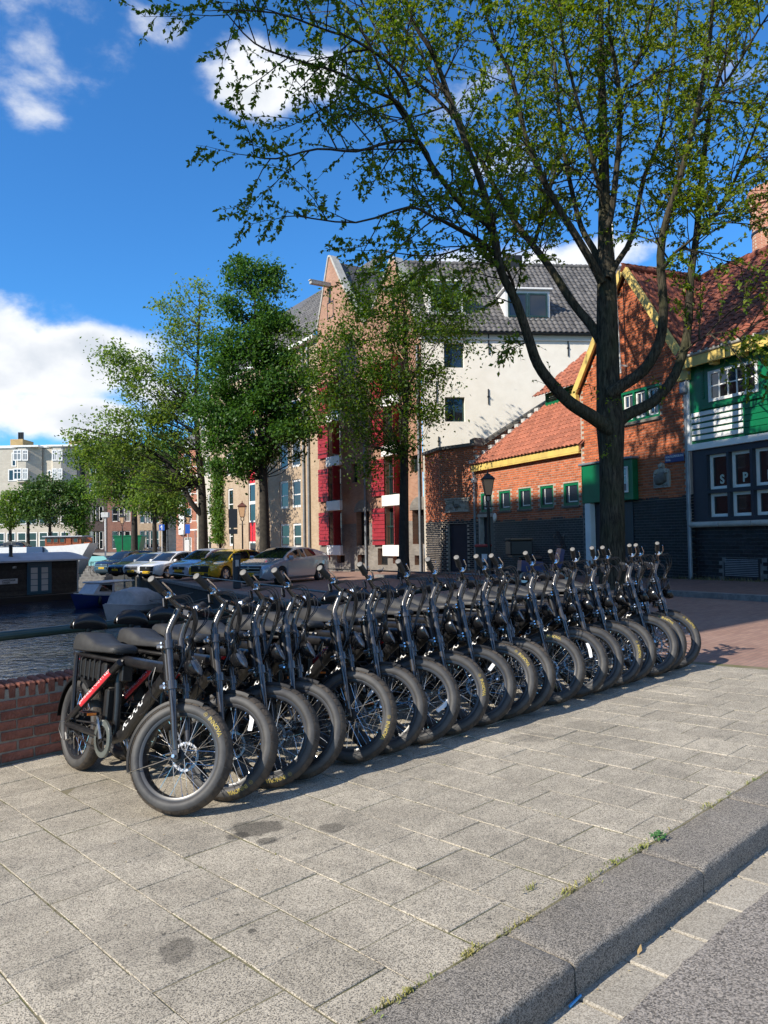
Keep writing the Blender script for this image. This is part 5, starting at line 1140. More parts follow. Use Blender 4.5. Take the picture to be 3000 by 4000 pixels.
for k in range(nst):
    z0 = zpb + .10 + (zst-zpb-.10)*k/nst; hh = (zst-zpb-.10)/nst
    MB().cbox(sR0+.06, sE, PR-.02, PR+.03, z0+hh*.30, z0+hh*.98, .006).build('board', MATS['white_paint'], rf)
    MB().cbox(sE, sR1, PR-.02, PR+.03, z0+hh*.04, z0+hh*.98, .006).build('board', MATS['green_paint'], rf)
MB().cbox(sR0-.10, sR1, PR-.06, PR+.12, zpb-.10, zpb+.06, .01).build('trim_rail', MATS['white_paint'], rf)
for k in range(15): MB().box(sR0+.42, sR0+.50, PR-.018, PR, zst+.32+k*.062, zst+.355+k*.062).build('vent_slot', MATS['green_paint'], rf)
# navy window wall
cols = [(580, 820), (875, 1130), (1190, 1455)]; bx = []
for k, (x0, x1) in enumerate(cols): bx.append(F1.rect(*zp(x0, 500), *zp(x1, 700)))
step = bx[1][0]-bx[0][0]; s0_ = bx[0][0]; cw = bx[0][2]*1.08
uz1 = F1.sz(*zp(700, 418))[1]; uz0 = F1.sz(*zp(700, 888))[1]; lz1 = F1.sz(*zp(710, 940))[1]; lz0 = F1.sz(*zp(715, 1255))[1]
nops = []
for k in range(5):
    for (a, b) in ((uz0, uz1), (lz0, lz1)): nops.append((s0_+step*k-sR0, a, cw, b-a))
wall_openings(sR1-sR0, zss, zpb-.08, nops, .16).build('timber_wall', MATS['navy_paint'], rf, M=T(sR0+.02, PR+.02, 0))
for j, (s, z, w_, h) in enumerate(nops):
    o = window(rf, s+sR0+.02, z, w_, h, PR+.13, .075, 1, 1, 'white_paint', 'glass')
    k = j//2
    if j % 2 == 0 and k < 3:
        vs, fs = text_mesh('SPL'[k], .30, .012); MB().add([(s+sR0+.02+w_*.56+x, PR+.158, z+.14+y) for x, y, q in vs], fs).build('window_letter', mat('letter_pale', (.45, .48, .40), .6), o)
MB().box(sR0+.3, sR1, PR+.35, PR+.40, zss, zpb).build('room_dark', MATS['navy_paint'], rf)
for k in range(6): MB().tube([(sR0-.05+k*.95, PR-.02, zss-.03), (sR0-.05+k*.95+.93, PR-.02, zss-.03)], .075, 10).build('sill_stone', MATS['stone_trim'], rf, 50)
vt = F1.rect(*zp(785, 1865), *zp(1268, 2100))
MB().box(sR0-.05, sR1, -.02, .3, GZ1-.3, zss-.05).build('base_wall', MATS['grey_mortar'], rf)
bw2, bh2 = .215, .093
ins = lambda s, z: not (vt[0]-.10 < s < vt[0]+vt[2]+.10 and vt[1]-.02 < z < vt[1]+vt[3]+.10) and s > sd+.02
bf = brick_field(sR0-.05, sR1-.2, GZ1+.16, zss-.12, bw2, bh2, ins, y=-.032); bf.sort(key=lambda M: abs(M.to_translation().x-(sR0+1.2)))
pieces(rf, 'brick', brick_mesh(bw2, bh2, MATS['black_brick'], .010), bf, MATS['black_brick'], 300, 'black_brick_courses')
for k in range(int(vt[2]/.062)): link('brick', BP_sold, rf, T(vt[0]+.03+k*.0655, -.032, vt[1]+vt[3]+.05)) if k else None or globals().__setitem__('BP_sold', brick_mesh(.0655, .13, MATS['black_brick'], .010))
vg = MB().box(vt[0], vt[0]+vt[2], -.025, .0, vt[1], vt[1]+vt[3]).build('vent_grille', MATS['iron_black'], rf)
for k in range(10): MB().box(vt[0]+.05, vt[0]+vt[2]-.05, -.04, -.024, vt[1]+.10+k*.042, vt[1]+.118+k*.042).build('grille_bar', MATS['zinc'], vg)
MB().cbox(vt[0]-.1, vt[0]+vt[2]+.1, -.10, 0, vt[1]-.10, vt[1]-.03, .01).build('vent_sill', MATS['stone_trim'], rf)
# yellow eaves, brackets, big red roof
MB().cbox(sG1+.02, sR1, PR-.30, PR-.24, ze-.19, ze+.09, .01).build('eaves_board', MATS['yellow_paint'], rf)
MB().tube([(sG1+.1, PR-.30, ze+.12), (sR1, PR-.30, ze+.12)], .055, 8).build('gutter', MATS['stone_trim'], rf, 60)
MB().box(sG1+.02, sR1, PR-.24, PR, ze-.06, ze-.03).build('soffit', MATS['green_paint'], rf)
for k in range(6): MB().cbox(sR0+.9+.85*k, sR0+1.03+.85*k, PR-.24, PR, ze-.24, ze-.07, .01).build('bracket', MATS['yellow_paint'], rf)
RB = rise - .10; RD = 3.25; WR_ = math.hypot(RB, RD); ey2 = (0, RD/WR_, RB/WR_)
tile_roof(rf, (sp_, PR-.32, ze+.13), (1, 0, 0), ey2, sR1-sp_, WR_, .235, .27, 'red_tile', lambda a, b: a > hs*(1-b/WR_)-.05, 300, True)
MB().add([(sG1+.12, PR-.28, ze+.08), (sR1, PR-.28, ze+.08), (sR1, PR-.28+RD, ze+.08+RB), (sp_, PR-.28+RD, ze+.08+RB)], [(0, 1, 2, 3)]).build('roof_bed', MATS['red_tile'], rf)
for k in range(26): MB().tube([(sp_+.33*k, PR-.3+RD, ze+.16+RB), (sp_+.37+.33*k, PR-.3+RD, ze+.18+RB)], [.10, .12], 8).build('ridge_tile', MATS['red_tile'], rf, 50)
MB().box(sR1-.02, sR1+.3, PR, 8, GZ1, ze).build('side_wall', MATS['brown_house_brick'], rf)
# factory chimney behind
cb = at(2975, 1000, 33); chm = thing('brick_chimney', 'tall round red brick chimney with dark iron bands behind the roofs', 'chimney', T(cb.x+.55, cb.y, 0))
zt = at(2975, 735, 33).z
prf = [(1.05, 0), (.92, zt*.55), (.84, zt-1.6), (.92, zt-1.55), (.92, zt-1.3), (.86, zt-1.25), (.86, zt-.9), (.95, zt-.85), (.95, zt-.55), (1.0, zt-.5), (1.0, zt-.15), (.8, zt)]
def chimney_mat():
    m = MATS['chimney_brick']; nt = m.node_tree
    return m
MB().lathe(prf, 28).build('shaft', MATS['chimney_brick'], chm, 30)
for z_ in (zt-2.0, zt-3.2, zt-4.2, zt-5.2, zt-6.4):
    r_ = np.interp(z_, [0, zt*.55, zt-1.6], [1.05, .92, .84])+.02; MB().lathe([(r_-.03, z_-.05), (r_+.015, z_-.05), (r_+.015, z_+.05), (r_-.03, z_+.05)], 28).build('iron_band', MATS['iron_black'], chm, 30)
# ---------------------------------------------------------------- warehouse, its white side wall and the houses along the quay
random.seed(21)
w0 = at(1655, 2100, 34.2); w1 = at(1250, 2100, 42.4)
F3 = Fac((w1.x, w1.y), (w0.x-w1.x, w0.y-w1.y)); L3 = (Vector((w0.x, w0.y))-Vector((w1.x, w1.y))).length
z6 = lambda x, y: (1150+x/1.7014, 950+y/1.7014)
z5 = lambda x, y: (700+x/2.37, 1600+y/2.37)
wh = thing('warehouse', 'tall brown brick canal warehouse with rows of red shutters', 'building', F3.M)
G3 = -1.2
out3 = [F3.sz(*p) for p in [(1244, 1290), (1284, 1003), (1291, 1003), (1344, 1126), (1420, 1265), (1450, 1225), (1528, 1010), (1542, 1010), (1655, 1300)]]
out3[0] = (0, out3[0][1]); out3[-1] = (L3, out3[-1][1])
poly3 = [(0, G3), (L3, G3)] + out3[::-1]
ztop3 = max(p[1] for p in out3)
def R3(x0, y0, x1, y1): return F3.rect(*z6(x0, y0), *z6(x1, y1))
colA = F3.rect(*z6(243, 1900), *z6(308, 1950)); colB = F3.rect(*z6(622, 1900), *z6(702, 1950))
lv = [F3.sz(*z6(285, y))[1] for y in (2008, 1712, 1415, 1118, 848)]
lvB = [F3.sz(*z6(665, y))[1] for y in (1995, 1690, 1325, 1010)]
HT3 = (lv[3]-lv[0])/3; z_lv = [lv[0]+HT3*k for k in range(5)]
ops3 = []
for k in range(5):
    for (c, wd_) in ((colA, 1.25), (colB, 1.35)): ops3.append((c[0]+c[2]/2-wd_/2, z_lv[k]+.02, wd_, HT3-.62))
sw = [R3(378, 1465, 420, 1590), R3(385, 1150, 420, 1260), R3(775, 1410, 825, 1520)]; sw = [(o[0], o[1], .62, o[3]) for o in sw]
ad = [R3(412, 1740, 470, 2010), R3(785, 1720, 850, 2000)]; ad = [(o[0], o[1], 1.25, o[3]) for o in ad]
lowd = [R3(285, 2065, 335, 2125), R3(555, 2028, 620, 2140), R3(420, 2070, 470, 2130), R3(655, 2070, 705, 2130), R3(800, 2075, 850, 2140)]; lowd = [(o[0], o[1], o[2], o[3]) for o in lowd]
zshoulder = min(out3[0][1], out3[-1][1]) - .05
o_in = [o for o in ops3 if o[1]+o[3] < zshoulder] + sw + ad + lowd
zb3 = F3.sz(1500, 2040)[1]
wl_lo = wall_openings(L3, G3, zshoulder, o_in, .35)
wl_lo.build('wall', MATS['warehouse_brick'], wh)
MB().prism([(0, zshoulder), (L3, zshoulder)] + out3[::-1], 0, .35).build('gable_wall', MATS['warehouse_brick'], wh)
# pale rendered base, 3 mm proud
bs = [(max(0, o[0]), o[1], o[2], o[3]) for o in o_in]
wall_openings(L3, G3, zb3, [o for o in bs if o[1] < zb3], .01).build('base', MATS['warehouse_base'], wh, M=T(0, -.004, 0))
for o in o_in:
    if o in lowd: window(wh, o[0], o[1], o[2], o[3], .22, .06, 1, 1, 'iron_black', 'glass')
    elif o in sw: window(wh, o[0], o[1], o[2], o[3], .2, .05, 1, 1, 'rail_green', 'glass')
    elif o in ad:
        window(wh, o[0], o[1], o[2], o[3], .3, .08, 2, 3, 'iron_black', 'glass')
        cx = o[0]+o[2]/2; MB().prism([(o[0]-.18, o[1]+o[3]-.35)] + [(cx+(o[2]/2+.18)*math.cos(math.pi*(1-k/8)), o[1]+o[3]-.35+(o[2]/2+.18)*.75*math.sin(math.pi*(1-k/8))) for k in range(9)] + [(o[0]+o[2]+.18, o[1]+o[3]-.35)], -.03, .02).build('arch', MATS['warehouse_base'], wh)
    else: window(wh, o[0], o[1], o[2], o[3], .24, .07, 2, 2, 'rail_green', 'glass_blind' if random.random() < .25 else 'glass', split=.72)
# loading doors: red plank shutters folded open, white stone sills, small balustrades
for k in range(5):
    for (c, wd_) in ((colA, 1.25), (colB, 1.35)):
        s = c[0]+c[2]/2-wd_/2; z = z_lv[k]; h = HT3-.58
        if z+h > zshoulder+.4: continue
        for side in (-1, 1):
            w_ = 1.02; Mh = T(s if side < 0 else s+wd_, -.05, z) @ (RZ(4) if side < 0 else RZ(-52))
            sh = MB().box(0, w_ if side > 0 else 0, 0, 0, 0, 0) if False else MB()
            n = 9
            x0, x1 = (-w_, 0) if side < 0 else (0, .95)
            fr = MB().box(x0+.05, x1-.05, .0, .02, .02, h-.02).build('shutter', MATS['shutter_red'], wh, M=Mh)
            for j in range(n): MB().cbox(x0, x1, -.035, .0, h*j/n+.008, h*(j+1)/n-.008, .006).build('shutter_board', MATS['shutter_red'], fr)
            for zz in (h*.14, h*.86): MB().box(x0+.02, x0+(x1-x0)*.6 if side > 0 else x1, -.045, -.036, zz-.02, zz+.02).build('hinge', MATS['iron_black'], fr)
        MB().cbox(s-.12, s+wd_+.12, -.16, .22, z-.52, z+.0, .02).build('sill', MATS['white_paint'], wh)
        for zz in (z+h-.28,): MB().box(s-.14, s, -.03, .1, zz, zz+.24).build('quoin', MATS['stone_trim'], wh)
        bl = MB().box(s, s+wd_, .06, .09, z+.88, z+.92)
        for j in range(8): bl.box(s+wd_*(j+.5)/8-.008, s+wd_*(j+.5)/8+.008, .065, .085, z+.02, z+.88)
        bl.build('balustrade', MATS['rail_green'], wh)
# pipes, wall anchors, cornices of white stone along the gables, hoist beam
for x_ in (480, 842):
    p = F3.sz(*z6(x_, 1600))[0]; MB().tube([(p, -.1, G3), (p, -.1, zshoulder-.4 if x_ > 500 else z_lv[3])], .06, 8).build('downpipe', MATS['zinc'], wh, 60)
for (a, b) in zip(out3, out3[1:]):
    v0 = Vector((a[0], 0, a[1])); v1 = Vector((b[0], 0, b[1])); t = (v1-v0); L = t.length
    if L < .2: continue
    t.normalize(); n = Vector((-t.z, 0, t.x)); 
    MB().cbox(-.02, L+.02, -.06, .42, -.04, .08, .02, basis(t, (0, 1, 0), n, v0) if n.z > 0 else basis(-t, (0, 1, 0), -n, v1)).build('gable_coping', MATS['stone_trim'], wh)
for pk_ in (1, 6):
    s, z = (out3[pk_][0]+out3[pk_+1][0])/2, out3[pk_][1]
    MB().cbox(s-.12, s+.12, -1.2, 0, z-1.72, z-1.54, .02).box(s-.12, s+.12, -1.25, 0, z-1.54, z-1.49).build('hoist_beam', MATS['stone_trim'], wh)
    window(wh, s-.35, z-3.4, .7, .9, -.01, .06, 1, 1, 'iron_black', 'glass')
# roof behind the left gable
MB().add([(0, .3, out3[0][1]-.3), (out3[1][0], .3, out3[1][1]-.2), (out3[4][0], .3, out3[4][1]-.2), (0, 9, out3[0][1]-.3), (out3[1][0], 9, out3[1][1]-.2), (out3[4][0], 9, out3[4][1]-.2)], [(0, 1, 4, 3), (1, 2, 5, 4)]).build('roof_bed', MATS['grey_tile'], wh)

# ---- white plastered side wall with the grey tiled roof
FW = Fac((w0.x+.02, w0.y-.25), (.994, .11)); LW = 14.0
ww = thing('white_house', 'tall white plastered side of the warehouse with a grey tiled roof and dormers', 'building', FW.M)
zeW = FW.sz(1980, 1306)[1]; LA0 = FW.sz(1655, 1500)[0]
wws = [FW.rect(1734, 1339, 1812, 1436), FW.rect(1738, 1551, 1816, 1647)]
wall_openings(LW, -1, zeW, wws, .32).build('wall', MATS['white_plaster'], ww)
for o in wws: window(ww, o[0], o[1], o[2], o[3], .2, .07, 2, 1, 'rail_green', 'glass', .05)
MB().cbox(-.1, LW, -.08, .0, zeW-.28, zeW-.22, .01).build('string_course', MATS['white_plaster'], ww)
MB().cbox(-.25, LW, -.30, .02, zeW-.02, zeW+.06, .02).build('gutter', MATS['iron_black'], ww)
for (px, y0, y1) in ((1704, 1490, 1572), (1908, 1305, 1385), (1907, 1520, 1580), (2218, 1328, 1392), (1713, 1705, 1742)):
    s, za = FW.sz(px, y0); zb2 = FW.sz(px, y1)[1]; MB().box(s-.022, s+.022, -.04, .0, zb2, za).box(s-.05, s+.05, -.05, 0, (za+zb2)/2-.03, (za+zb2)/2+.03).build('wall_anchor', MATS['iron_black'], ww)
RDW = 4.6; zrW = FW.sz(1966, 1041, RDW)[1]; RBW = zrW-zeW; LRW = math.hypot(RDW+.3, RBW); eyW = (0, (RDW+.3)/LRW, RBW/LRW)
sRW0 = -.25
dorm = [FW.rect(1664, 1121, 1795, 1237, 1.2), FW.rect(1960, 1150, 2131, 1262, 1.2)]
def not_dormer(a, b):
    s = sRW0+a
    for o in dorm:
        zz = zeW + b*eyW[2]
        if o[0]-.1 < s < o[0]+o[2]+.1 and o[1]-.15 < zz < o[1]+o[3]+.2: return False
    return True
tile_roof(ww, (sRW0, -.30, zeW+.06), (1, 0, 0), eyW, LW-.5, LRW, .25, .34, 'grey_tile', not_dormer, 300, True)
MB().add([(sRW0, -.28, zeW+.02), (LW, -.28, zeW+.02), (LW, RDW, zrW), (sRW0, RDW, zrW), (LW, 2*RDW, zeW), (sRW0, 2*RDW, zeW)], [(0, 1, 2, 3), (3, 2, 4, 5)]).build('roof_bed', MATS['grey_tile'], ww)
for k in range(38): MB().tube([(sRW0+.36*k, RDW, zrW+.05), (sRW0+.40+.36*k, RDW, zrW+.07)], [.12, .14], 8).build('ridge_tile', MATS['grey_tile'], ww, 50)
for di, o in enumerate(dorm):
    s, z, w_, h = o; y0 = .55 + di*.05
    dm = MB().box(s, s+w_, y0, y0+2.6, z-.05, z+h).build('dormer', MATS['white_paint'], ww)
    MB().cbox(s-.12, s+w_+.12, y0-.15, y0+3.0, z+h, z+h+.10, .02).build('dormer_roof', MATS['white_paint'], dm)
    n = 1 if di == 0 else 2
    for k in range(n): window(ww, s+.12+(w_-.2)*k/n, z+.1, (w_-.28)/n, h-.25, y0-.06, .07, 1, 1, 'rail_green' if di else 'iron_black', 'glass')
    MB().box(s-.1, s+w_+.1, y0-.12, y0, z-.12, z-.02).build('dormer_sill', MATS['lead'], dm)
cps = FW.sz(1970, 1020, RDW)[0]; MB().cbox(cps, cps+.9, RDW-.2, RDW+.6, zrW-.3, zrW+.55, .02).build('chimney_stack', MATS['iron_black'], ww)

# ---- beige brick building further along the quay
L5 = 17.0
F5 = Fac((w1.x-F3.d.x*L5, w1.y-F3.d.y*L5), F3.d)
bb = thing('beige_building', 'beige brick building with white window frames and a red door panel', 'building', F5.M)
z5e = F5.sz(1200, 1345)[1]
w5 = [F5.rect(*z5(930, 660), *z5(1010, 915)), F5.rect(*z5(1040, 645), *z5(1125, 905)), F5.rect(*z5(935, 1055), *z5(1020, 1280)), F5.rect(*z5(1050, 1050), *z5(1130, 1280)), F5.rect(*z5(435, 400), *z5(495, 610)), F5.rect(*z5(450, 730), *z5(500, 1000)), F5.rect(*z5(460, 1070), *z5(505, 1260))]
dz = (w5[0][1]-w5[2][1])
for k in (1, 2): 
    for j in (0, 1): w5.append((w5[j][0], w5[j][1]+dz*k, w5[j][2], w5[j][3]))
w5.append((w5[4][0], w5[4][1]+dz, w5[4][2], w5[4][3]))
dcol = F5.rect(*z5(640, 630), *z5(705, 1290))
w5 = [o for o in w5 if o[1]+o[3] < z5e]
wall_openings(L5, -1.6, z5e, w5+[(dcol[0], -1.2, dcol[2], z5e-1.0+1.2)], .25).build('wall', MATS['beige_brick'], bb)
for o in w5: window(bb, o[0], o[1], o[2], o[3], .06, .13, 1, 2, 'white_paint', 'glass', .06, split=.45)
s, w_ = dcol[0], dcol[2]
nz = 10; H_ = (z5e-1.0+1.2)/nz
for k in range(nz):
    z = -1.2+H_*k
    if k % 3 == 2: MB().cbox(s+.10, s+w_-.10, .08, .14, z, z+H_-.05, .02).build('door_panel', mat('signal_red', (.62, .012, .02), .4), bb)
    else: window(bb, s, z, w_, H_, .06, .10, 1, 1, 'white_paint', 'glass')
for x_ in (815, 1170, 1215):
    p = F5.sz(*z5(x_, 900))[0]; MB().tube([(p, -.1, -1.3), (p, -.1, z5e)], .07, 8).build('downpipe', MATS['white_paint' if x_ == 815 else 'zinc'], bb, 60)
MB().cbox(-.1, L5-.05, -.35, .1, z5e, z5e+.25, .03).build('cornice', MATS['white_paint'], bb)
pm = rad(48); ey5 = (0, math.cos(pm), math.sin(pm))
MB().add([(0, -.3, z5e+.2), (L5, -.3, z5e+.2), (L5, 5, z5e+.2+5.3*math.tan(pm)), (0, 5, z5e+.2+5.3*math.tan(pm))], [(0, 1, 2, 3)]).build('roof_bed', MATS['grey_tile'], bb)
tile_roof(bb, (L5*.45, -.33, z5e+.24), (1, 0, 0), ey5, L5*.55-.3, 7.5, .30, .40, 'grey_tile', None, 0)
def simple_house(name, label, F, L, z0, z1, wm, rows, cols, fm='white_paint', ww_=.9, wh_=1.5, roof=None, base=None, depth=9, first=.9, margin=.7, ground=True, blind=.3):
    o = thing(name, label, 'building', F.M); ops = []; st = (z1-z0)/rows
    for r in range(rows):
        for c in range(cols):
            cx = margin + (L-2*margin)*(c+.5)/cols; ops.append((cx-ww_/2, z0+st*r+first*(.4 if r == 0 and ground else 1), ww_, min(wh_, st-.7) + (.35 if r == 0 and ground else 0)))
    wall_openings(L, z0-.5, z1, ops, .2).build('wall', MATS[wm], o)
    MB().box(0, L, .45, depth, z0-.5, z1).build('block', MATS[wm], o)
    for p in ops: window(o, p[0], p[1], p[2], p[3], .06, .09, 1, 2, fm, 'glass_blind' if random.random() < blind else 'glass', .06, split=.5)
    MB().cbox(-.05, L+.05, -.25, .3, z1, z1+.3, .04).build('cornice', MATS['white_paint'], o)
    if roof:
        MB().add([(0, -.2, z1+.3), (L, -.2, z1+.3), (L, depth/2, z1+roof), (0, depth/2, z1+roof), (L, depth, z1+.3), (0, depth, z1+.3)], [(0, 1, 2, 3), (3, 2, 4, 5), (0, 3, 5), (1, 4, 2)]).build('roof', MATS['grey_tile'], o)
    return o
# narrower houses beyond it
pA = at(770, 2100, 66); F6 = Fac((pA.x, pA.y), F3.d)
simple_house('cream_house', 'cream house with white window bands beyond the beige building', F6, 6.5, -.6, 12.5, 'pale_block', 4, 3, ww_=1.3, wh_=1.7)
pA = at(688, 2100, 84); F7 = Fac((pA.x, pA.y), (.93, -.36))
o7 = simple_house('orange_house', 'orange brick house with white balconies at the far end of the quay', F7, 4.6, -.4, 11.5, 'orange_house_brick', 4, 2, ww_=1.0, wh_=1.6, roof=3)
for k in range(3):
    MB().box(2.6, 4.5, -1.2, 0, 2.6+2.9*k, 2.75+2.9*k).box(2.6, 4.5, -1.2, -1.15, 3.6+2.9*k, 3.66+2.9*k).build('balcony', MATS['white_paint'], o7)
    MB().box(.5, 1.2, -.25, .0, 2.2+2.9*k, 4.6+2.9*k).build('bay', MATS['white_paint'], o7)
# ---- the row of houses across the end of the canal
FR = Fac((at(0, 2100, 96).x, 96), (1, 0)); z4 = lambda x, y: (x/1.843, 1600+y/1.843)
def RX4(x0, y0, x1, y1): return FR.rect(*z4(x0, y0), *z4(x1, y1))
def sub(px0, px1): a = FR.sz(px0, 2100)[0]; b = FR.sz(px1, 2100)[0]; return Fac((FR.w(a, 0, 0).x, 96), (1, 0)), b-a
def zat(py, px=400): return FR.sz(px, py)[1]
Fh, L = sub(333, 419); simple_house('dark_brick_house', 'narrow dark brick house with white sash windows behind the barge', Fh, L, FZ, zat(1790), 'dark_house_brick', 4, 3, ww_=.85, wh_=1.9, roof=2.8)
Fh, L = sub(420, 527); simple_house('brown_brick_house', 'brown brick house with tall white ground-floor windows by the tree', Fh, L, FZ, zat(1800), 'brown_house_brick', 4, 3, ww_=.95, wh_=1.9, roof=2.6)
Fh, L = sub(528, 640); simple_house('grey_brick_house', 'grey brick house with pale pilasters behind the quay trees', Fh, L, FZ, zat(1830), 'beige_brick', 4, 4, ww_=.8, wh_=1.9, roof=2.6)
ap = thing('apartment_block', 'pale apartment block with bay windows and yellow chimney stacks', 'building', FR.M)
sa0 = FR.sz(-120, 2000)[0]; sa1 = FR.sz(310, 2000)[0]; zat1 = RX4(50, 275, 60, 280)[1]
wn = [RX4(60, 430, 122, 515), RX4(85, 310, 118, 410), RX4(345, 435, 370, 475), RX4(385, 435, 410, 470)]
zb0 = zat(1885, 150)
MB().box(sa0, sa1, .0, 12, FZ-.5, zat1).build('wall', MATS['pale_block'], ap)
MB().cbox(sa0, sa1, -.15, .3, zat1, zat1+.35, .03).build('parapet', MATS['white_paint'], ap)
for (x0, x1, ws) in ((122, 310, [(130, 190), (195, 235)]), (370, 560, [(405, 440), (445, 480)])):
    a = FR.sz(*z4(x0, 400))[0]; b = FR.sz(*z4(x1, 400))[0]; zt_ = zat1; z_b = RX4(x0, 520, x1, 525)[1]
    bay = MB().add([(a, -.0, z_b), (a+.7, -1.2, z_b), (b-1.6, -1.2, z_b), (b, -.3, z_b), (a, 0, zt_), (a+.7, -1.2, zt_), (b-1.6, -1.2, zt_), (b, -.3, zt_)], [(0, 1, 5, 4), (1, 2, 6, 5), (2, 3, 7, 6), (4, 5, 6, 7), (3, 2, 1, 0)]).build('bay', MATS['pale_block'], ap)
    MB().box(a-.1, b, -1.35, .1, zt_, zt_+.22).build('bay_roof', MATS['white_paint'], ap)
    for (u0, u1) in ws:
        for (y0, y1) in ((297, 375), (430, 512)):
            o = RX4(u0, y0, u1, y1); window(ap, o[0], o[1], o[2], o[3], -1.30, .14, 2, 2, 'white_paint', 'glass_blind' if random.random() < .4 else 'glass', .1, split=.7)
for o in wn: window(ap, o[0], o[1], o[2], o[3], -.06, .12, 1, 1, 'white_paint', 'glass', .1)
for k in range(12):
    for j in range(2):
        s = sa0+2+k*1.35; z = FZ+.6+j*3.0
        if s < sa1-1.2: window(ap, s, z, 1.1, 2.0, -.06, .1, 1, 2, 'white_paint', 'glass', .08)
for (x0, x1, y0, y1) in ((45, 138, 205, 275), (470, 556, 215, 272)):
    o = RX4(x0, y0, x1, y1); st_ = MB().cbox(o[0], o[0]+o[2], 1, 4, zat1, o[1]+o[3], .03).build('chimney_stack', MATS['yellow_block'], ap)
    for k in range(3): MB().tube([(o[0]+o[2]*(.4+.15*k), 2, o[1]+o[3]), (o[0]+o[2]*(.4+.15*k), 2, o[1]+o[3]+1.0)], .12, 6).build('flue', MATS['iron_black'], st_)
# ---- houses on the near left bank, beside the view: they throw the shade over the canal and the street
for k, (t0, L, h, nm) in enumerate(((-6.1, 9.0, 21.0, 'tall brown brick house'), (2.95, 9.0, 20.3, 'tall dark brick house'), (12, 8, 14.0, 'beige brick house'), (20.05, 9, 12.6, 'orange brick house'), (29.1, 12, 9.6, 'brown brick house'))):
    o = Vector((-13.0, 5.2)) + WQ*t0
    F = Fac((o.x, o.y), WQ); F = Fac((o.x+WQ.x*L, o.y+WQ.y*L), -WQ)
    F = Fac((o.x, o.y), (WQ.x, WQ.y))
    simple_house('bank_house', nm+' on the left bank, number '+['one', 'two', 'three', 'four', 'five'][k]+' from the bridge', F, L, -.6, h, ['brown_house_brick', 'dark_house_brick', 'beige_brick', 'orange_house_brick', 'brown_house_brick'][k], 5, 3, depth=9)
# ---------------------------------------------------------------- trees
mat('bark', (.034, .029, .021), .95, c2=(.062, .054, .038), nscale=9, bump=.9, bscale=26)
mat('bark_far', (.022, .019, .015), .95, c2=(.040, .034, .026), nscale=6)
def bark_mat():
    m = bpy.data.materials.new('bark_ridged'); m.use_nodes = True; nt = m.node_tree; b = nt.nodes['Principled BSDF']; b.inputs['Roughness'].default_value = .95; b.inputs['Specular IOR Level'].default_value = .2
    tc = nd(nt, 'ShaderNodeTexCoord'); mp = nd(nt, 'ShaderNodeMapping'); lk(nt, tc.outputs['Object'], mp.inputs[0]); mp.inputs['Scale'].default_value = (1, 1, .16)
    n = nd(nt, 'ShaderNodeTexNoise', i_Scale=22., i_Detail=5., i_Roughness=.65, i_Distortion=.6); lk(nt, mp.outputs[0], n.inputs['Vector'])
    n2 = nd(nt, 'ShaderNodeTexNoise', i_Scale=1.6, i_Detail=4.); lk(nt, tc.outputs['Object'], n2.inputs['Vector'])
    cr = nd(nt, 'ShaderNodeValToRGB'); lk(nt, n.outputs[0], cr.inputs[0]); e = cr.color_ramp.elements; e[0].position = .36; e[0].color = (.014, .012, .009, 1); e[1].position = .66; e[1].color = (.095, .080, .056, 1)
    mr = nd(nt, 'ShaderNodeMapRange'); lk(nt, n2.outputs[0], mr.inputs['Value']); mr.inputs['From Min'].default_value = .45; mr.inputs['From Max'].default_value = .7; mr.inputs['To Max'].default_value = .5
    mx = nd(nt, 'ShaderNodeMix', data_type='RGBA'); lk(nt, mr.outputs[0], mx.inputs[0]); lk(nt, cr.outputs[0], mx.inputs[6]); mx.inputs[7].default_value = (.05, .055, .022, 1); lk(nt, mx.outputs[2], b.inputs['Base Color'])
    bp = nd(nt, 'ShaderNodeBump', i_Strength=1.0, i_Distance=.05); lk(nt, n.outputs[0], bp.inputs['Height']); lk(nt, bp.outputs[0], b.inputs['Normal']); MATS['bark'] = m
bark_mat()
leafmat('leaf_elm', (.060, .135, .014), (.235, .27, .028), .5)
leafmat('leaf_slim', (.040, .105, .012), (.125, .185, .02), .45)
leafmat('leaf_lime', (.038, .110, .018), (.085, .175, .028), .38)
leafmat('leaf_light', (.085, .170, .028), (.20, .27, .05), .5)
leafmat('leaf_far', (.045, .10, .022), (.09, .15, .03), .30)
leafmat('leaf_vine', (.055, .13, .018), (.12, .21, .03), .35)
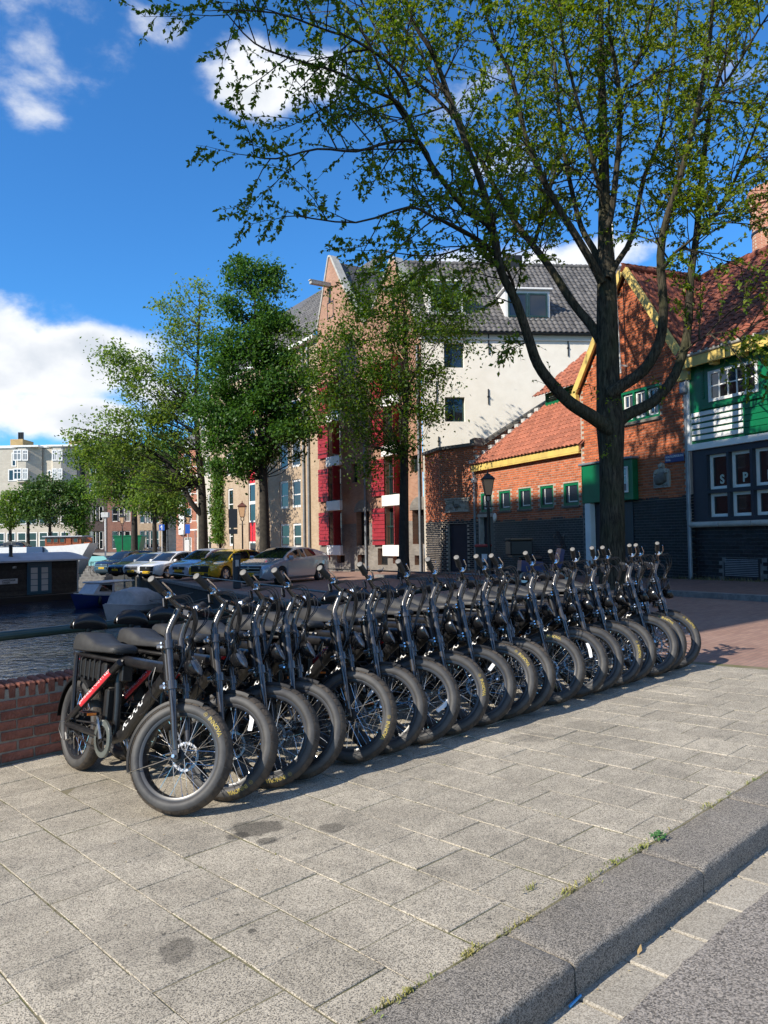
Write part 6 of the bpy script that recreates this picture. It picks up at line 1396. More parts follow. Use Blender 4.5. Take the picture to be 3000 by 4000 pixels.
class Leaves:
    def __init__(self): self.c = []; self.d = []; self.s = []
    def add(self, p, d, s): self.c.append(tuple(p)); self.d.append(tuple(d)); self.s.append(s)
    def build(self, name, mt, parent, ratio=.55, seed=0, tone=None):
        rg = np.random.RandomState(seed); C = np.array(self.c); D = np.array(self.d); S = np.array(self.s)[:, None]; n = len(C)
        D = D + rg.normal(0, .45, (n, 3)); D[:, 2] -= .15; D /= np.linalg.norm(D, axis=1)[:, None]
        N_ = rg.normal(0, .55, (n, 3)); N_[:, 2] += .8
        B = np.cross(D, N_); B /= (np.linalg.norm(B, axis=1)[:, None]+1e-9); N_ = np.cross(B, D)
        w_ = S*ratio*.5
        V = np.stack([C, C + D*S*.45 + B*w_ + N_*S*.10, C + D*S + N_*S*rg.uniform(-.12, .08, (n, 1)), C + D*S*.45 - B*w_ + N_*S*.10], 1).reshape(-1, 3)
        F = (np.arange(n)[:, None]*4 + np.array([[0, 1, 2, 0, 2, 3]])).reshape(-1, 3)
        me = bpy.data.meshes.new(name); me.vertices.add(len(V)); me.vertices.foreach_set('co', V.ravel())
        me.loops.add(len(F)*3); me.loops.foreach_set('vertex_index', F.ravel()); me.polygons.add(len(F)); me.polygons.foreach_set('loop_start', np.arange(0, len(F)*3, 3)); me.polygons.foreach_set('loop_total', np.full(len(F), 3)); me.update(calc_edges=True)
        tn = rg.beta(1.3, 2.2, n) if tone is None else tone(C, rg)
        a = me.attributes.new('tone', 'FLOAT', 'FACE'); a.data.foreach_set('value', np.repeat(tn, 2)); me.materials.append(mt)
        return link(name, me, parent)
def rv(): 
    v = Vector((random.gauss(0, 1), random.gauss(0, 1), random.gauss(0, 1))); return v.normalized()
def twigs(wood, lv, p, d, L, r, leaf, nl, level):
    """a side branch that splits again; twigs carry leaves"""
    pts = [p]; dd = d.normalized(); n = 5
    for i in range(n):
        dd = (dd + rv()*.16 + Vector((0, 0, .05 if level > 1 else -.03))).normalized(); pts.append(pts[-1] + dd*(L/n))
    wood.tube(pts, [r*(1-.75*i/n) for i in range(n+1)], 5 if r > .02 else 3, False)
    if level == 0:
        for i in range(nl):
            t = random.uniform(.1, 1.0)*n; k = min(int(t), n-1); q = pts[k].lerp(pts[k+1], t-k); o = rv(); t_ = pts[k+1]-pts[k]
            lv.add(q, (t_.normalized()*.6 + o*.8), leaf*random.uniform(.65, 1.2))
        return
    m = {2: 5, 1: 6}[level]
    for j in range(m):
        t = (.2 + .8*(j+random.random()*.8)/m)*n; t = min(t, n-.01); k = int(t); q = pts[k].lerp(pts[k+1], t-k); td = (pts[k+1]-pts[k]).normalized(); o = rv(); o = (o - td*o.dot(td)).normalized()
        twigs(wood, lv, q, td*.75 + o*.75, L*random.uniform(.36, .58), max(r*.5, .0035), leaf, nl, level-1)
# ---- the big elm on the right
random.seed(3)
TY = 16.5; tb = at(2392, 2200, TY); bz = gz(tb.x, tb.y)
elm = thing('elm_tree', 'big many-limbed elm standing behind the right end of the bike row', 'tree', T(tb.x, tb.y, bz))
IM = Matrix.Translation((-tb.x, -tb.y, -bz))
def P_(l, y0, y1=None):
    y1 = y0 if y1 is None else y1; n = len(l); return [IM @ at(x, y, y0+(y1-y0)*i/max(n-1, 1)) for i, (x, y) in enumerate(l)]
wood = MB(); lv = Leaves()
trunk = [Vector((0, 0, -.1)), Vector((0, 0, .12)), Vector((0, 0, .6))] + P_([(2391, 2000), (2388, 1800), (2384, 1660), (2376, 1500), (2372, 1300), (2369, 1076), (2363, 900), (2361, 769), (2357, 560), (2352, 380), (2348, 180), (2345, -60), (2340, -300)], TY, TY+.6)
tr_ = [.40, .32, .275, .258, .255, .30, .25, .235, .20, .15, .125, .105, .09, .07, .05, .02]
wood.tube(smooth_path(trunk, 3), list(np.interp(np.linspace(0, len(trunk)-1, (len(trunk)-1)*3+1), range(len(trunk)), tr_)), 16)
LIMB = [
 ([(2385, 1680), (2315, 1629), (2230, 1576), (2161, 1506), (2100, 1422), (2065, 1322), (2015, 1176), (1958, 1061), (1923, 884), (1889, 743), (1787, 473), (1695, 219), (1610, 76), (1560, -120)], 16.4, 14.2, .185, .03),
 ([(1945, 1000), (1922, 894), (1813, 810), (1695, 658), (1610, 506), (1526, 371), (1441, 169), (1340, 17)], 15.5, 14.0, .085, .02),
 ([(1958, 1061), (1922, 979), (1813, 903), (1686, 844), (1593, 810), (1391, 869), (1163, 844)], 15.6, 13.6, .06, .012),
 ([(1700, 700), (1644, 560), (1517, 557), (1391, 591), (1239, 582), (1078, 620), (973, 608)], 14.8, 13.2, .05, .010),
 ([(1620, 520), (1559, 405), (1441, 346), (1306, 278), (1137, 228), (994, 169), (884, 51)], 14.7, 13.0, .05, .010),
 ([(1600, 380), (1543, 270), (1391, 160), (1273, 118), (1078, 51), (860, 40)], 14.5, 12.6, .045, .010),
 ([(1787, 473), (1700, 380), (1560, 260), (1440, 60), (1330, -160)], 14.8, 15.5, .045, .015),
 ([(2345, 1330), (2307, 1268), (2238, 1184), (2154, 1053), (2084, 961), (2023, 884), (1961, 784), (1900, 669), (1800, 480), (1700, 300), (1560, 80), (1450, -100)], 16.7, 18.6, .13, .025),
 ([(2350, 1100), (2315, 1030), (2246, 915), (2161, 776), (2100, 653), (2054, 538), (2000, 307), (1946, 192), (1900, 60), (1860, -120)], 16.5, 15.2, .115, .02),
 ([(2350, 1040), (2315, 968), (2269, 884), (2230, 730), (2192, 523), (2161, 192), (2130, 0), (2100, -160)], 16.8, 18.2, .10, .02),
 ([(2360, 800), (2330, 692), (2284, 500), (2223, 269), (2192, 100), (2180, -120)], 16.4, 15.4, .07, .015),
 ([(2365, 900), (2392, 807), (2423, 461), (2400, 231), (2376, 100), (2390, -100)], 16.5, 16.0, .10, .02),
 ([(2415, 480), (2430, 369), (2507, 200), (2553, 0), (2580, -150)], 16.2, 15.2, .055, .015),
 ([(2375, 1090), (2407, 1030), (2469, 922), (2515, 692), (2569, 576), (2615, 346), (2640, 100), (2660, -100)], 16.5, 17.8, .095, .02),
 ([(2380, 1540), (2430, 1506), (2515, 1445), (2576, 1337), (2592, 1199), (2580, 999), (2607, 845), (2653, 707), (2715, 461), (2769, 177), (2784, 0), (2800, -150)], 16.4, 15.2, .17, .025),
 ([(2388, 1680), (2446, 1622), (2553, 1568), (2638, 1460), (2684, 1306), (2699, 1076), (2722, 907), (2745, 653), (2784, 384), (2861, 154), (2900, 0), (2930, -150)], 16.5, 17.8, .17, .025),
 ([(2720, 930), (2760, 870), (2822, 799), (2899, 638), (2976, 430), (3060, 200)], 17.2, 16.4, .07, .015),
 ([(2590, 1050), (2640, 985), (2710, 930), (2790, 850)], 15.8, 14.8, .05, .012),
 ([(2715, 461), (2850, 300), (2960, 120), (3080, -60)], 15.6, 14.6, .045, .012),
 ([(2015, 1176), (1985, 1060), (1870, 960), (1700, 1000), (1520, 985)], 15.9, 14.6, .045, .010),
 ([(2900, 640), (3010, 560), (3130, 420)], 16.6, 15.6, .035, .010),
 ([(2640, 1400), (2760, 1310), (2900, 1290), (3020, 1230)], 17.0, 15.4, .025, .006),
 ([(2084, 961), (2160, 700), (2250, 380), (2330, 60)], 17.6, 19.2, .06, .015),
]
for li, (l, y0, y1, r0, r1) in enumerate(LIMB):
    r0 *= .88; dens = .62 if li in (2, 3, 4, 5) else (.8 if li in (1, 6, 19) else 1.25)
    pp = smooth_path(P_(l, y0, y1), 3); n = len(pp)
    wood.tube(pp, [r0 + (r1-r0)*(i/(n-1))**.8 for i in range(n)], 10 if r0 > .1 else 7, False)
    Ltot = sum((b-a).length for a, b in zip(pp, pp[1:]))
    start = .45 if r0 > .12 else (.30 if r0 > .08 else .12)
    nb = int(Ltot*(1-start)*4.4*dens)+2
    for j in range(nb):
        t = start + (1-start)*(j+random.random())/nb; k = min(int(t*(n-1)), n-2); q = pp[k].lerp(pp[k+1], t*(n-1)-k); td = (pp[k+1]-pp[k]).normalized()
        o = rv(); o = (o - td*o.dot(td)).normalized()
        L = random.uniform(.9, 2.1)*(1.1-.3*t)
        twigs(wood, lv, q, td*.55 + o*.8 + Vector((0, 0, .1)), L, .020*(1.2-.6*t), .094, 25, 1)
    twigs(wood, lv, pp[-1], (pp[-1]-pp[-2]), 1.0, r1, .094, 25, 1)
# a low spray hanging in front of the white wall and shoots on the trunk
for (x, y, Y) in ((2050, 1330, 15.7), (2160, 1506, 16.0), (2430, 1560, 16.2), (2600, 1530, 16.3), (2300, 1500, 16.2), (2360, 1760, 16.2)):
    p = IM @ at(x, y, Y)
    for k in range(3): twigs(wood, lv, p, Vector((random.uniform(-1, .5), -.4, random.uniform(-.5, .5))), .55, .008, .085, 7, 0)
p = IM @ at(2060, 1335, 15.8); q = IM @ at(1960, 1400, 15.2)
for k in range(4): twigs(wood, lv, p, (q-p).normalized() + rv()*.35, .75, .012, .11, 8, 1)
wood.build('trunk', MATS['bark'], elm, 70)
def elm_lit_tone(C, rg): return np.clip(rg.beta(1.2, 2.0, len(C)) + .22*np.clip((C[:, 2]-7)/6, 0, 1)*np.clip((C[:, 0]+1)/3, -.3, 1), 0, 1)  # random leaf tone, with the sunlit yellow-green of the upper right painted in
lv.build('crown', MATS['leaf_elm'], elm, .58, 1, elm_lit_tone)
print('elm leaves', len(lv.c))
# ---- the other trees
def lobed_tree(name, label, base, trunk_pts, r0, lobes, leaf, nl, mt, clump=.55, seed=0, limb_r=.05, zspread=.8, bark='bark_far', ratio=.6, lean=None):
    """trunk, limbs to clumps spread through `lobes` (centre, radii, number of clumps)"""
    random.seed(seed); o = thing(name, label, 'tree', T(*base)); I = Matrix.Translation(-Vector(base)); w_ = MB(); l_ = Leaves()
    tp = [I @ Vector(p) for p in trunk_pts]; sp_ = smooth_path(tp, 3); n = len(sp_)
    w_.tube(sp_, [r0*(1.25 if i == 0 else 1)*(1-.92*i/(n-1)) for i in range(n)], 10)
    for (c, R_, m) in lobes:
        c = I @ Vector(c)
        for k in range(m):
            d = rv(); rr = random.uniform(.35, 1.0)**.6; p = c + Vector((d.x*R_[0], d.y*R_[1], d.z*R_[2]))*rr
            # limb from a point on the trunk below the clump
            best = min(range(n//3, n), key=lambda i: abs(sp_[i].z - (p.z - (p-sp_[i]).xy.length*zspread)))
            a = sp_[best]; mid = a.lerp(p, .5) + rv()*.15*(p-a).length + Vector((0, 0, -.04*(p-a).length))
            w_.tube(smooth_path([a, mid, p], 3), [max(limb_r*.7*(1-.15*i), .005) for i in range(7)], 5, False)
            cs = clump*random.uniform(.6, 1.35)
            for j in range(int(nl*2.3)):
                q = p + Vector((random.gauss(0, cs), random.gauss(0, cs), random.gauss(0, cs*.62))); l_.add(q, rv(), leaf*random.uniform(.75, 1.5))
            for j in range(4): w_.tube([p, p + rv()*cs*1.3], .006, 3, False)
    w_.build('trunk', MATS[bark], o, 70); l_.build('crown', MATS[mt], o, ratio, seed+5)
    return o
def bp_(px, py, Y): p = at(px, py, Y); return Vector((p.x, p.y, gz(p.x, p.y)))
# slim elm before the warehouse
Y = 29.0; b = bp_(1577, 2200, Y)
lobed_tree('slim_tree', 'slim young elm in front of the warehouse facade', b, [b, at(1578, 1950, Y), at(1582, 1700, Y), at(1588, 1480, Y), at(1583, 1300, Y), at(1572, 1150, Y)], .22,
  [(at(1560, 1200, Y), (2.4, 1.6, 1.6), 34), (at(1420, 1420, Y), (2.0, 1.5, 1.8), 34), (at(1680, 1250, Y), (2.2, 1.5, 1.5), 28), (at(1330, 1600, Y), (1.2, 1.2, 1.3), 14), (at(1560, 1560, Y), (1.9, 1.3, 2.0), 22), (at(1480, 1760, Y), (1.4, 1.1, .9), 10), (at(1680, 1560, Y), (.8, .8, 1.0), 5), (at(1250, 1350, Y), (1.0, 1.0, .8), 6)], .11, 70, 'leaf_slim', .42, 31, .026, 1.3)
# dense dark green tree
Y = 36.5; b = bp_(1036, 2180, Y)
lobed_tree('dense_tree', 'dense dark green tree behind the yellow car and the silver-blue car', b, [b, at(1032, 2000, Y), at(1025, 1800, Y), at(1012, 1600, Y), at(1000, 1350, Y), at(995, 1150, Y)], .28,
  [(at(995, 1190, Y), (1.6, 1.4, 2.2), 38), (at(975, 1480, Y), (2.6, 2.0, 2.0), 70), (at(1010, 1700, Y), (2.8, 2.0, 1.5), 66), (at(1140, 1560, Y), (1.5, 1.4, 2.0), 36), (at(860, 1600, Y), (1.3, 1.4, 1.5), 26), (at(1080, 1330, Y), (1.2, 1.2, 1.4), 22), (at(880, 1400, Y), (1.0, 1.0, 1.2), 14), (at(950, 1055, Y), (.6, .6, .8), 8), (at(1075, 1075, Y), (.5, .5, .7), 6), (at(940, 1820, Y), (1.8, 1.4, .5), 12)], .15, 62, 'leaf_lime', .36, 32, .04, .9)
# light airy tree with long low limbs
Y = 43.0; b = bp_(795, 2180, Y)
o4 = lobed_tree('airy_tree', 'airy light green tree with long low limbs beside the white car', b, [b, at(793, 2050, Y), at(788, 1900, Y), at(775, 1760, Y), at(765, 1560, Y), at(775, 1350, Y), at(780, 1150, Y)], .30,
  [(at(740, 1240, Y), (1.9, 1.6, 2.4), 26), (at(620, 1500, Y), (2.4, 1.9, 2.2), 42), (at(520, 1680, Y), (2.2, 1.8, 1.6), 36), (at(760, 1620, Y), (2.4, 1.6, 2.6), 36), (at(400, 1780, Y), (1.6, 1.4, 1.2), 18), (at(660, 1850, Y), (2.0, 1.6, 1.0), 18), (at(470, 1420, Y), (1.2, 1.2, 1.0), 12), (at(320, 1690, Y), (.7, .8, .8), 5)], .16, 40, 'leaf_light', .42, 33, .045, .75)
MB().tube(smooth_path([Vector((0, 0, 3.3))] + [Matrix.Translation(-b) @ at(x, y, Y-.4) for x, y in ((745, 1960), (700, 1870), (620, 1780), (500, 1720), (380, 1690), (290, 1670))], 3), [.17-.008*i for i in range(19)], 7).build('limb', MATS['bark_far'], o4, 70)
# trees at the far end
Y = 70; b = at(525, 2115, Y); b.z = -.4
lobed_tree('far_street_tree', 'leafy street tree in front of the brown brick house', b, [b, at(525, 2000, Y), at(522, 1930, Y), at(515, 1800, Y)], .34, [(at(500, 1850, Y), (3.4, 2.5, 2.2), 60), (at(430, 1780, Y), (2.2, 2, 1.8), 30), (at(590, 1830, Y), (2.0, 2, 1.8), 26), (at(470, 1930, Y), (2.6, 2, .9), 18)], .24, 36, 'leaf_light', .6, 34, .05)
Y = 66; b = at(605, 2110, Y); b.z = -.4
lobed_tree('thin_street_tree', 'thin-stemmed tree beside the blue parking sign', b, [b, at(603, 2030, Y), at(600, 1950, Y), at(605, 1850, Y)], .24, [(at(620, 1900, Y), (1.7, 1.6, 1.5), 30), (at(570, 1960, Y), (1.2, 1.2, .9), 14), (at(660, 1960, Y), (1.2, 1.2, 1.2), 14)], .22, 34, 'leaf_light', .55, 35, .04)
Y = 74; b = at(645, 2110, Y); b.z = -.4
lobed_tree('dark_far_tree', 'dark tree behind the parking meter at the street end', b, [b, at(645, 2000, Y), at(650, 1900, Y), at(650, 1750, Y)], .35, [(at(660, 1930, Y), (1.8, 1.6, 3.0), 46), (at(640, 1760, Y), (2.0, 1.8, 2.0), 34)], .26, 34, 'leaf_lime', .6, 36, .05)
Y = 88
for k, (px, py, R_, m, lab, mt) in enumerate(((195, 1960, (3.4, 2.2, 2.9), 90, 'broad round green tree before the apartment block', 'leaf_far'), (40, 1990, (1.5, 1.2, 2.4), 34, 'small rust-tinged tree at the left edge of the far houses', 'leaf_light'), (310, 1975, (1.4, 1.0, 3.2), 50, 'climbing green tree between apartment block and dark brick house', 'leaf_vine'), (110, 1965, (1.5, 1.0, 1.6), 26, 'bright green leafy tree left of the broad round one', 'leaf_vine'))):
    b = at(px, 2115, Y); b.z = FZ
    lobed_tree('far_tree', lab, b, [b, at(px, 2060, Y), at(px, 2000, Y), at(px, 1930, Y)], .22, [(at(px, py, Y), R_, m)], .27, 34, mt, .55, 40+k, .04)
# ivy climbing the end of the beige building
pI = F5.w(0, 0, 0); sv0 = F5.sz(838, 2000)[0]; sv1 = F5.sz(888, 2000)[0]; zi0 = F5.sz(860, 2120)[1]; zi1 = F5.sz(860, 1790)[1]
lvI = Leaves(); random.seed(8)
for i in range(5200):
    z = random.uniform(zi0, zi1); t = (z-zi0)/(zi1-zi0); wd_ = .5*(1-.35*t)*(1+.15*math.sin(z*2.3)); s = (sv0+sv1)/2 + random.gauss(0, .42)*(sv1-sv0)*wd_
    lvI.add(F5.w(s, -abs(random.gauss(.25, .22)), z), rv(), random.uniform(.10, .2))
iv = thing('ivy', 'column of green ivy climbing the left end of the beige building', 'ivy'); lvI.build('foliage', MATS['leaf_vine'], iv, .8, 9)
wi = MB(); wi.tube([F5.w((sv0+sv1)/2, -.08, zi0-.6), F5.w((sv0+sv1)/2+.2, -.08, (zi0+zi1)/2), F5.w((sv0+sv1)/2-.1, -.08, zi1)], [.09, .06, .02], 6); wi.build('stem', MATS['bark_far'], iv, 60)
# ---------------------------------------------------------------- kerb and pavement in front of the brick buildings
random.seed(13)
e0 = onplane(2600, 2325); e1 = onplane(3000, 2352)
dcur = [-(Vector((p.x, p.y))-F1.o).dot(F1.n) for p in (e0, e1)]; dc = sum(dcur)/2
def strip(s0, s1, y0, y1, h):
    vs = []; 
    for s, y in ((s0, y0), (s1, y0), (s1, y1), (s0, y1)):
        p = F1.w(s, y, 0); vs.append((p.x, p.y, gz(p.x, p.y)+h))
    return vs
q_ = [MD.inverted() @ Vector(p) for p in strip(-3, 18, -dc+.18, .0, .10)]
struct(MB().add(q_, [(0, 1, 2, 3)]).build('sidewalk', MATS['quay_clinker'], M=MD))
kb = MB()
for k in range(21):
    a = strip(-3+k, -2.01+k, -dc, -dc+.18, .104); b = strip(-3+k, -2.01+k, -dc, -dc+.18, -.1); kb = MB().add(a+b, [(0, 1, 2, 3), (4, 5, 1, 0), (5, 6, 2, 1), (7, 4, 0, 3)])
    if k == 0: kr = struct(kb.build('sidewalk_kerb', MATS['kerb_stone']))
    else: kb.build('kerb_stone', MATS['kerb_stone'], kr)
# weeds at the foot of the wall
gw_ = MB()
for i in range(420):
    s = random.choice([random.uniform(9.5, 13.8), random.uniform(6, 13.8)]); p = F1.w(s, -.16-abs(random.gauss(0, .06)), 0); z = gz(p.x, p.y)+.10; h = random.uniform(.02, .12)
    a = random.uniform(0, 6.28); gw_.add([(p.x-.012*math.cos(a), p.y-.012*math.sin(a), z), (p.x+.012*math.cos(a), p.y+.012*math.sin(a), z), (p.x+random.uniform(-.05, .05), p.y+random.uniform(-.05, .05), z+h)], [(0, 1, 2)])
tag(stuff(gw_.build('wall_weeds', mat('dry_weed', (.10, .09, .03), .8, c2=(.16, .13, .06), nscale=4))), 'dry weeds along the foot of the black brick wall', 'weeds')

# ---------------------------------------------------------------- cars
mat('car_glass', (.010, .012, .014), .02, spec=.9); mat('tyre_black', (.018, .018, .018), .8); mat('alloy', (.50, .50, .50), .3, metal=.9)
mat('trim_black', (.010, .010, .011), .4); mat('headlamp', (.55, .57, .60), .08, spec=.9); mat('plate_yellow', (.72, .46, .02), .4); mat('plate_text', (.02, .02, .02), .5); mat('tail_lamp', (.30, .01, .01), .2)
def car(name, label, pos, heading, L, W_, H_, paint, prof, belt, wheels, wr=.32, cab=(.24, .43, .86, .97), plate='', grille=(.52, .22, .55), face='low'):
    """prof: (fraction from the nose, height) of the roofline; belt: the same for the waistline; cab: windscreen foot/head, rear glass head/foot"""
    o = thing(name, label, 'car', pos @ RZ(heading), 'cars parked along the quay')
    pf = lambda f: float(np.interp(f, [p[0] for p in prof], [p[1] for p in prof])); bf = lambda f: float(np.interp(f, [p[0] for p in belt], [p[1] for p in belt]))
    xw = [(.5-w_)*L for w_ in wheels]; ra = wr+.055
    def S(f):
        x = (.5-f)*L; zt = pf(f); zb = .20 + .10*max(0, .06-f)/.06 + .12*max(0, f-.94)/.06; zl = min(bf(f), zt-.015)
        nose = min(1, (f/.10)) if f < .1 else min(1, (1-f)/.08); hw = W_/2*(.74+.26*math.sin(nose*math.pi/2))
        cabin = max(0, min(1, (zt-zl)/.35)); wr_ = hw*(.90-.20*cabin)
        r = [(0, zb), (hw*.88, zb), (hw*.965, zb+.08), (hw, zb+(zl-zb)*.55), (hw*.985, zl-.07), (hw*(.955), zl), (wr_, zt-.045*(.4+.6*cabin)), (wr_*.72, zt-.010), (0, zt)]
        arch = 0
        for xx in xw:
            d = abs(x-xx)
            if d < ra: arch = max(arch, wr + math.sqrt(ra*ra-d*d))
        return x, [(y, max(z, min(arch, zl-.08))) for y, z in r]
    fs_ = sorted(set([0, .004, .012, .03, .06] + [i/44 for i in range(3, 43)] + [.97, .985, .996, 1.0] + [w_+k*ra/L/6 for w_ in wheels for k in range(-6, 7)] + list(cab)))
    m = MB(); rings = []
    for f in fs_:
        x, r = S(f); ring = [(x, y, z) for y, z in r] + [(x, -y, z) for y, z in r[-2:0:-1]]; rings.append(ring)
    n = len(rings[0]); vs = [p for q in rings for p in q]; fc = []
    for i in range(len(rings)-1):
        for j in range(n): j2 = (j+1) % n; fc.append((i*n+j, i*n+j2, (i+1)*n+j2, (i+1)*n+j))
    fc.append(tuple(range(n))[::-1]); fc.append(tuple((len(rings)-1)*n+j for j in range(n)))
    m.add(vs, fc).build('body', paint, o, 32)
    def surf(f, side, t):      # point on the greenhouse, t from waist (0) to roof middle (2)
        x, r = S(f); a, b = (r[5], r[6]) if t <= 1 else (r[6], r[8]); k = t if t <= 1 else t-1
        return Vector((x, side*(a[0]+(b[0]-a[0])*k), a[1]+(b[1]-a[1])*k))
    def patch(name, pts, out, nx, mt=MATS['car_glass']):
        MB().add([p + Vector(out)*.010 for p in pts], [(i*nx+j, i*nx+j+1, (i+1)*nx+j+1, (i+1)*nx+j) for i in range(len(pts)//nx-1) for j in range(nx-1)]).build(name, mt, o, 60)
    c0, c1, c2, c3 = cab
    def roofline(f, sgn): x, r = S(f); return r
    def glass_band(f0, f1, name, n_=5):
        pts = []
        for i in range(n_):
            f = f0+(f1-f0)*i/(n_-1); x, r = S(f); row = [(x, r[6][0]*.93, r[6][1]+.002), (x, r[7][0], r[7][1]), (x, 0, r[8][1]), (x, -r[7][0], r[7][1]), (x, -r[6][0]*.93, r[6][1]+.002)]; pts += [Vector(p) for p in row]
        patch(name, pts, (.6 if f0 < .5 else -.6, 0, .8), 5)
    glass_band(c0+.012, c1-.006, 'windscreen'); glass_band(c2+.012, c3-.02, 'rear_window')
    fb = c1+(c2-c1)*.50
    for side in (-1, 1):
        for (a, b, nm) in ((c0+.055, fb-.012, 'side_window'), (fb+.012, c2+.035, 'side_window')):
            pts = []; nn = 7
            for t in (.10, .45, .86):
                for i in range(nn): f = a+(b-a)*i/(nn-1); pts.append(surf(f, side, t))
            patch(nm, pts, (0, side, .25), nn)
        f = c0+.075; p = surf(f, side, 0.02); mi = MB().cbox(-.06, .07, -.02, .18, -.02, .13, .03, T(p.x, p.y, p.z) @ (Matrix() if side > 0 else S3(1, -1, 1))).build('mirror', paint, o, 40)
        # lamps
        hl = []
        for f, t0, t1 in ((.012, .62, .90), (.05, .66, .93), (.10, .72, .95), (.16, .84, .96)):
            x, r = S(f); a = Vector((x, side*r[3][0]*(.70 if f < .02 else .97), r[3][1]+(r[5][1]-r[3][1])*t0)); b = Vector((x, side*r[5][0]*(.70 if f < .02 else .985), r[3][1]+(r[5][1]-r[3][1])*t1)); hl += [a, b]
        patch('headlight', hl, (.7, side*.8, .2), 2, MATS['headlamp'])
        x, r = S(.97); MB().cbox(x-.1, x+.06, side*r[4][0]-.06, side*r[4][0]+.03, r[4][1]-.12, r[4][1]+.08, .02).build('tail_light', MATS['tail_lamp'], o)
        for xx in xw:
            yy = side*(W_/2-.10)
            wl = MB().lathe([(wr*.66, -.09), (wr*.9, -.10), (wr, -.07), (wr, .07), (wr*.9, .10), (wr*.66, .09)], 26, 'y').build('wheel', MATS['tyre_black'], o, 40, T(xx, yy, wr))
            rm = MB().lathe([(wr*.68, .075), (wr*.62, .085), (wr*.60, .05), (.0, .03)], 26, 'y')
            for k in range(5): rm.cbox(.03, wr*.64, .045, .085, -.035, .035, .01, RY(72*k))
            rm.lathe([(.06, .085), (.0, .09)], 12, 'y'); rm.build('rim', MATS['alloy'], wl, 40, S3(1, side, 1))
    xf = L/2; zg, hg, wg = grille
    zz = zg; MB().cbox(xf-.10, xf+.012, -wg*.95, wg*.95, .24, .40, .02).build('air_intake', MATS['trim_black'], o)
    gr = MB().cbox(xf-.12, xf+.018, -wg, wg, zg, zg+hg, .03).build('grille', MATS['trim_black'], o)
    if face == 'bars':
        for k in range(2): MB().cbox(xf-.05, xf+.026, -wg*.95, wg*.95, zg+hg*(.22+.45*k)-.02, zg+hg*(.22+.45*k)+.02, .006).build('grille_bar', MATS['alloy'], gr)
    MB().lathe([(.0, .030), (.055, .028), (.06, .018)], 14, 'x', M=T(xf, 0, zg+hg*.72)).build('badge', MATS['alloy'], o, 40)
    pl = MB().cbox(xf+.010, xf+.028, -.26, .26, zg-.10, zg+.02, .004).build('number_plate', MATS['plate_yellow'], o)
    if plate:
        vs, f2 = text_mesh(plate, .105, .002); MB().add([(xf+.0292, x, zg-.078+y) for x, y, z in vs], f2).build('plate_text', MATS['plate_text'], pl)
    # dark underside so that no light shows through
    MB().box(-L*.46, L*.46, -W_*.40, W_*.40, .18, .24).build('underbody', MATS['trim_black'], o)
    return o
def paint(name, col, metal=.0, rough=.25): return mat(name, col, rough, metal=metal, spec=.5, coat=1.0)
hatch = [(0, .58), (.004, .66), (.03, .74), (.10, .82), (.20, .90), (.25, .95), (.34, 1.20), (.43, 1.39), (.52, 1.465), (.62, 1.48), (.76, 1.45), (.87, 1.37), (.93, 1.18), (.97, 1.0), (.985, .92), (1, .70)]
hbelt = [(0, .60), (.05, .70), (.2, .84), (.3, .91), (.6, .94), (.85, 1.0), (1, .90)]
volt = [(0, .55), (.004, .66), (.03, .76), (.10, .86), (.22, .97), (.26, 1.0), (.36, 1.24), (.46, 1.39), (.55, 1.43), (.65, 1.42), (.78, 1.34), (.90, 1.20), (.97, 1.10), (.99, 1.06), (1, .75)]
suv = [(0, .62), (.004, .82), (.03, .94), (.10, 1.02), (.20, 1.08), (.25, 1.12), (.33, 1.40), (.41, 1.62), (.50, 1.70), (.62, 1.72), (.78, 1.68), (.90, 1.58), (.95, 1.30), (.98, 1.1), (1, .8)]
def cpos(px, Y, dz=0): p = at(px, 2200, Y); return T(p.x, p.y, gz(p.x, p.y)+dz) @ Matrix.Rotation(-math.asin(DN.x)*-1 if False else 0, 4, 'Y')
HD = -118
car('silver_blue_car', 'silver-blue hatchback with twin-bar grille, nearest of the parked cars', cpos(1108, 30.6), HD, 4.5, 1.79, 1.43, paint('paint_silver_blue', (.36, .43, .50), .35), volt, [(0, .6), (.05, .74), (.2, .88), (.3, .95), (.6, .98), (.85, 1.06), (1, 1.0)], (.20, .80), .335, (.25, .46, .70, .965), '58-TGS-8', (.46, .28, .55), 'bars')
car('yellow_car', 'mustard yellow hatchback between the silver-blue and the light blue car', cpos(893, 36.4), HD, 4.05, 1.745, 1.43, paint('paint_mustard', (.50, .33, .012), .1), [(a, b*.97) for a, b in hatch], hbelt, (.20, .83), .33, plate='J-770-DF', grille=(.42, .30, .52))
car('pale_blue_car', 'pale blue hatchback left of the yellow car', cpos(806, 39.6), HD, 4.08, 1.73, 1.55, paint('paint_pale_blue', (.40, .46, .58), .2), [(a, b*1.04) for a, b in hatch], hbelt, (.20, .84), .33, plate='L-019-ZS', grille=(.50, .16, .40))
car('white_car', 'white hatchback with dark alloy wheels in the middle of the parked cars', cpos(676, 43.2), HD, 4.06, 1.695, 1.49, paint('paint_white', (.74, .74, .74)), hatch, hbelt, (.19, .83), .32, plate='H-372-VK', grille=(.42, .28, .50))
car('grey_car', 'light grey hatchback between the white car and the dark ones', cpos(606, 46.8), HD, 3.9, 1.72, 1.45, paint('paint_grey', (.42, .44, .46), .2), hatch, hbelt, (.19, .83), .32, plate='G-210-RB', grille=(.44, .24, .50), face='bars')
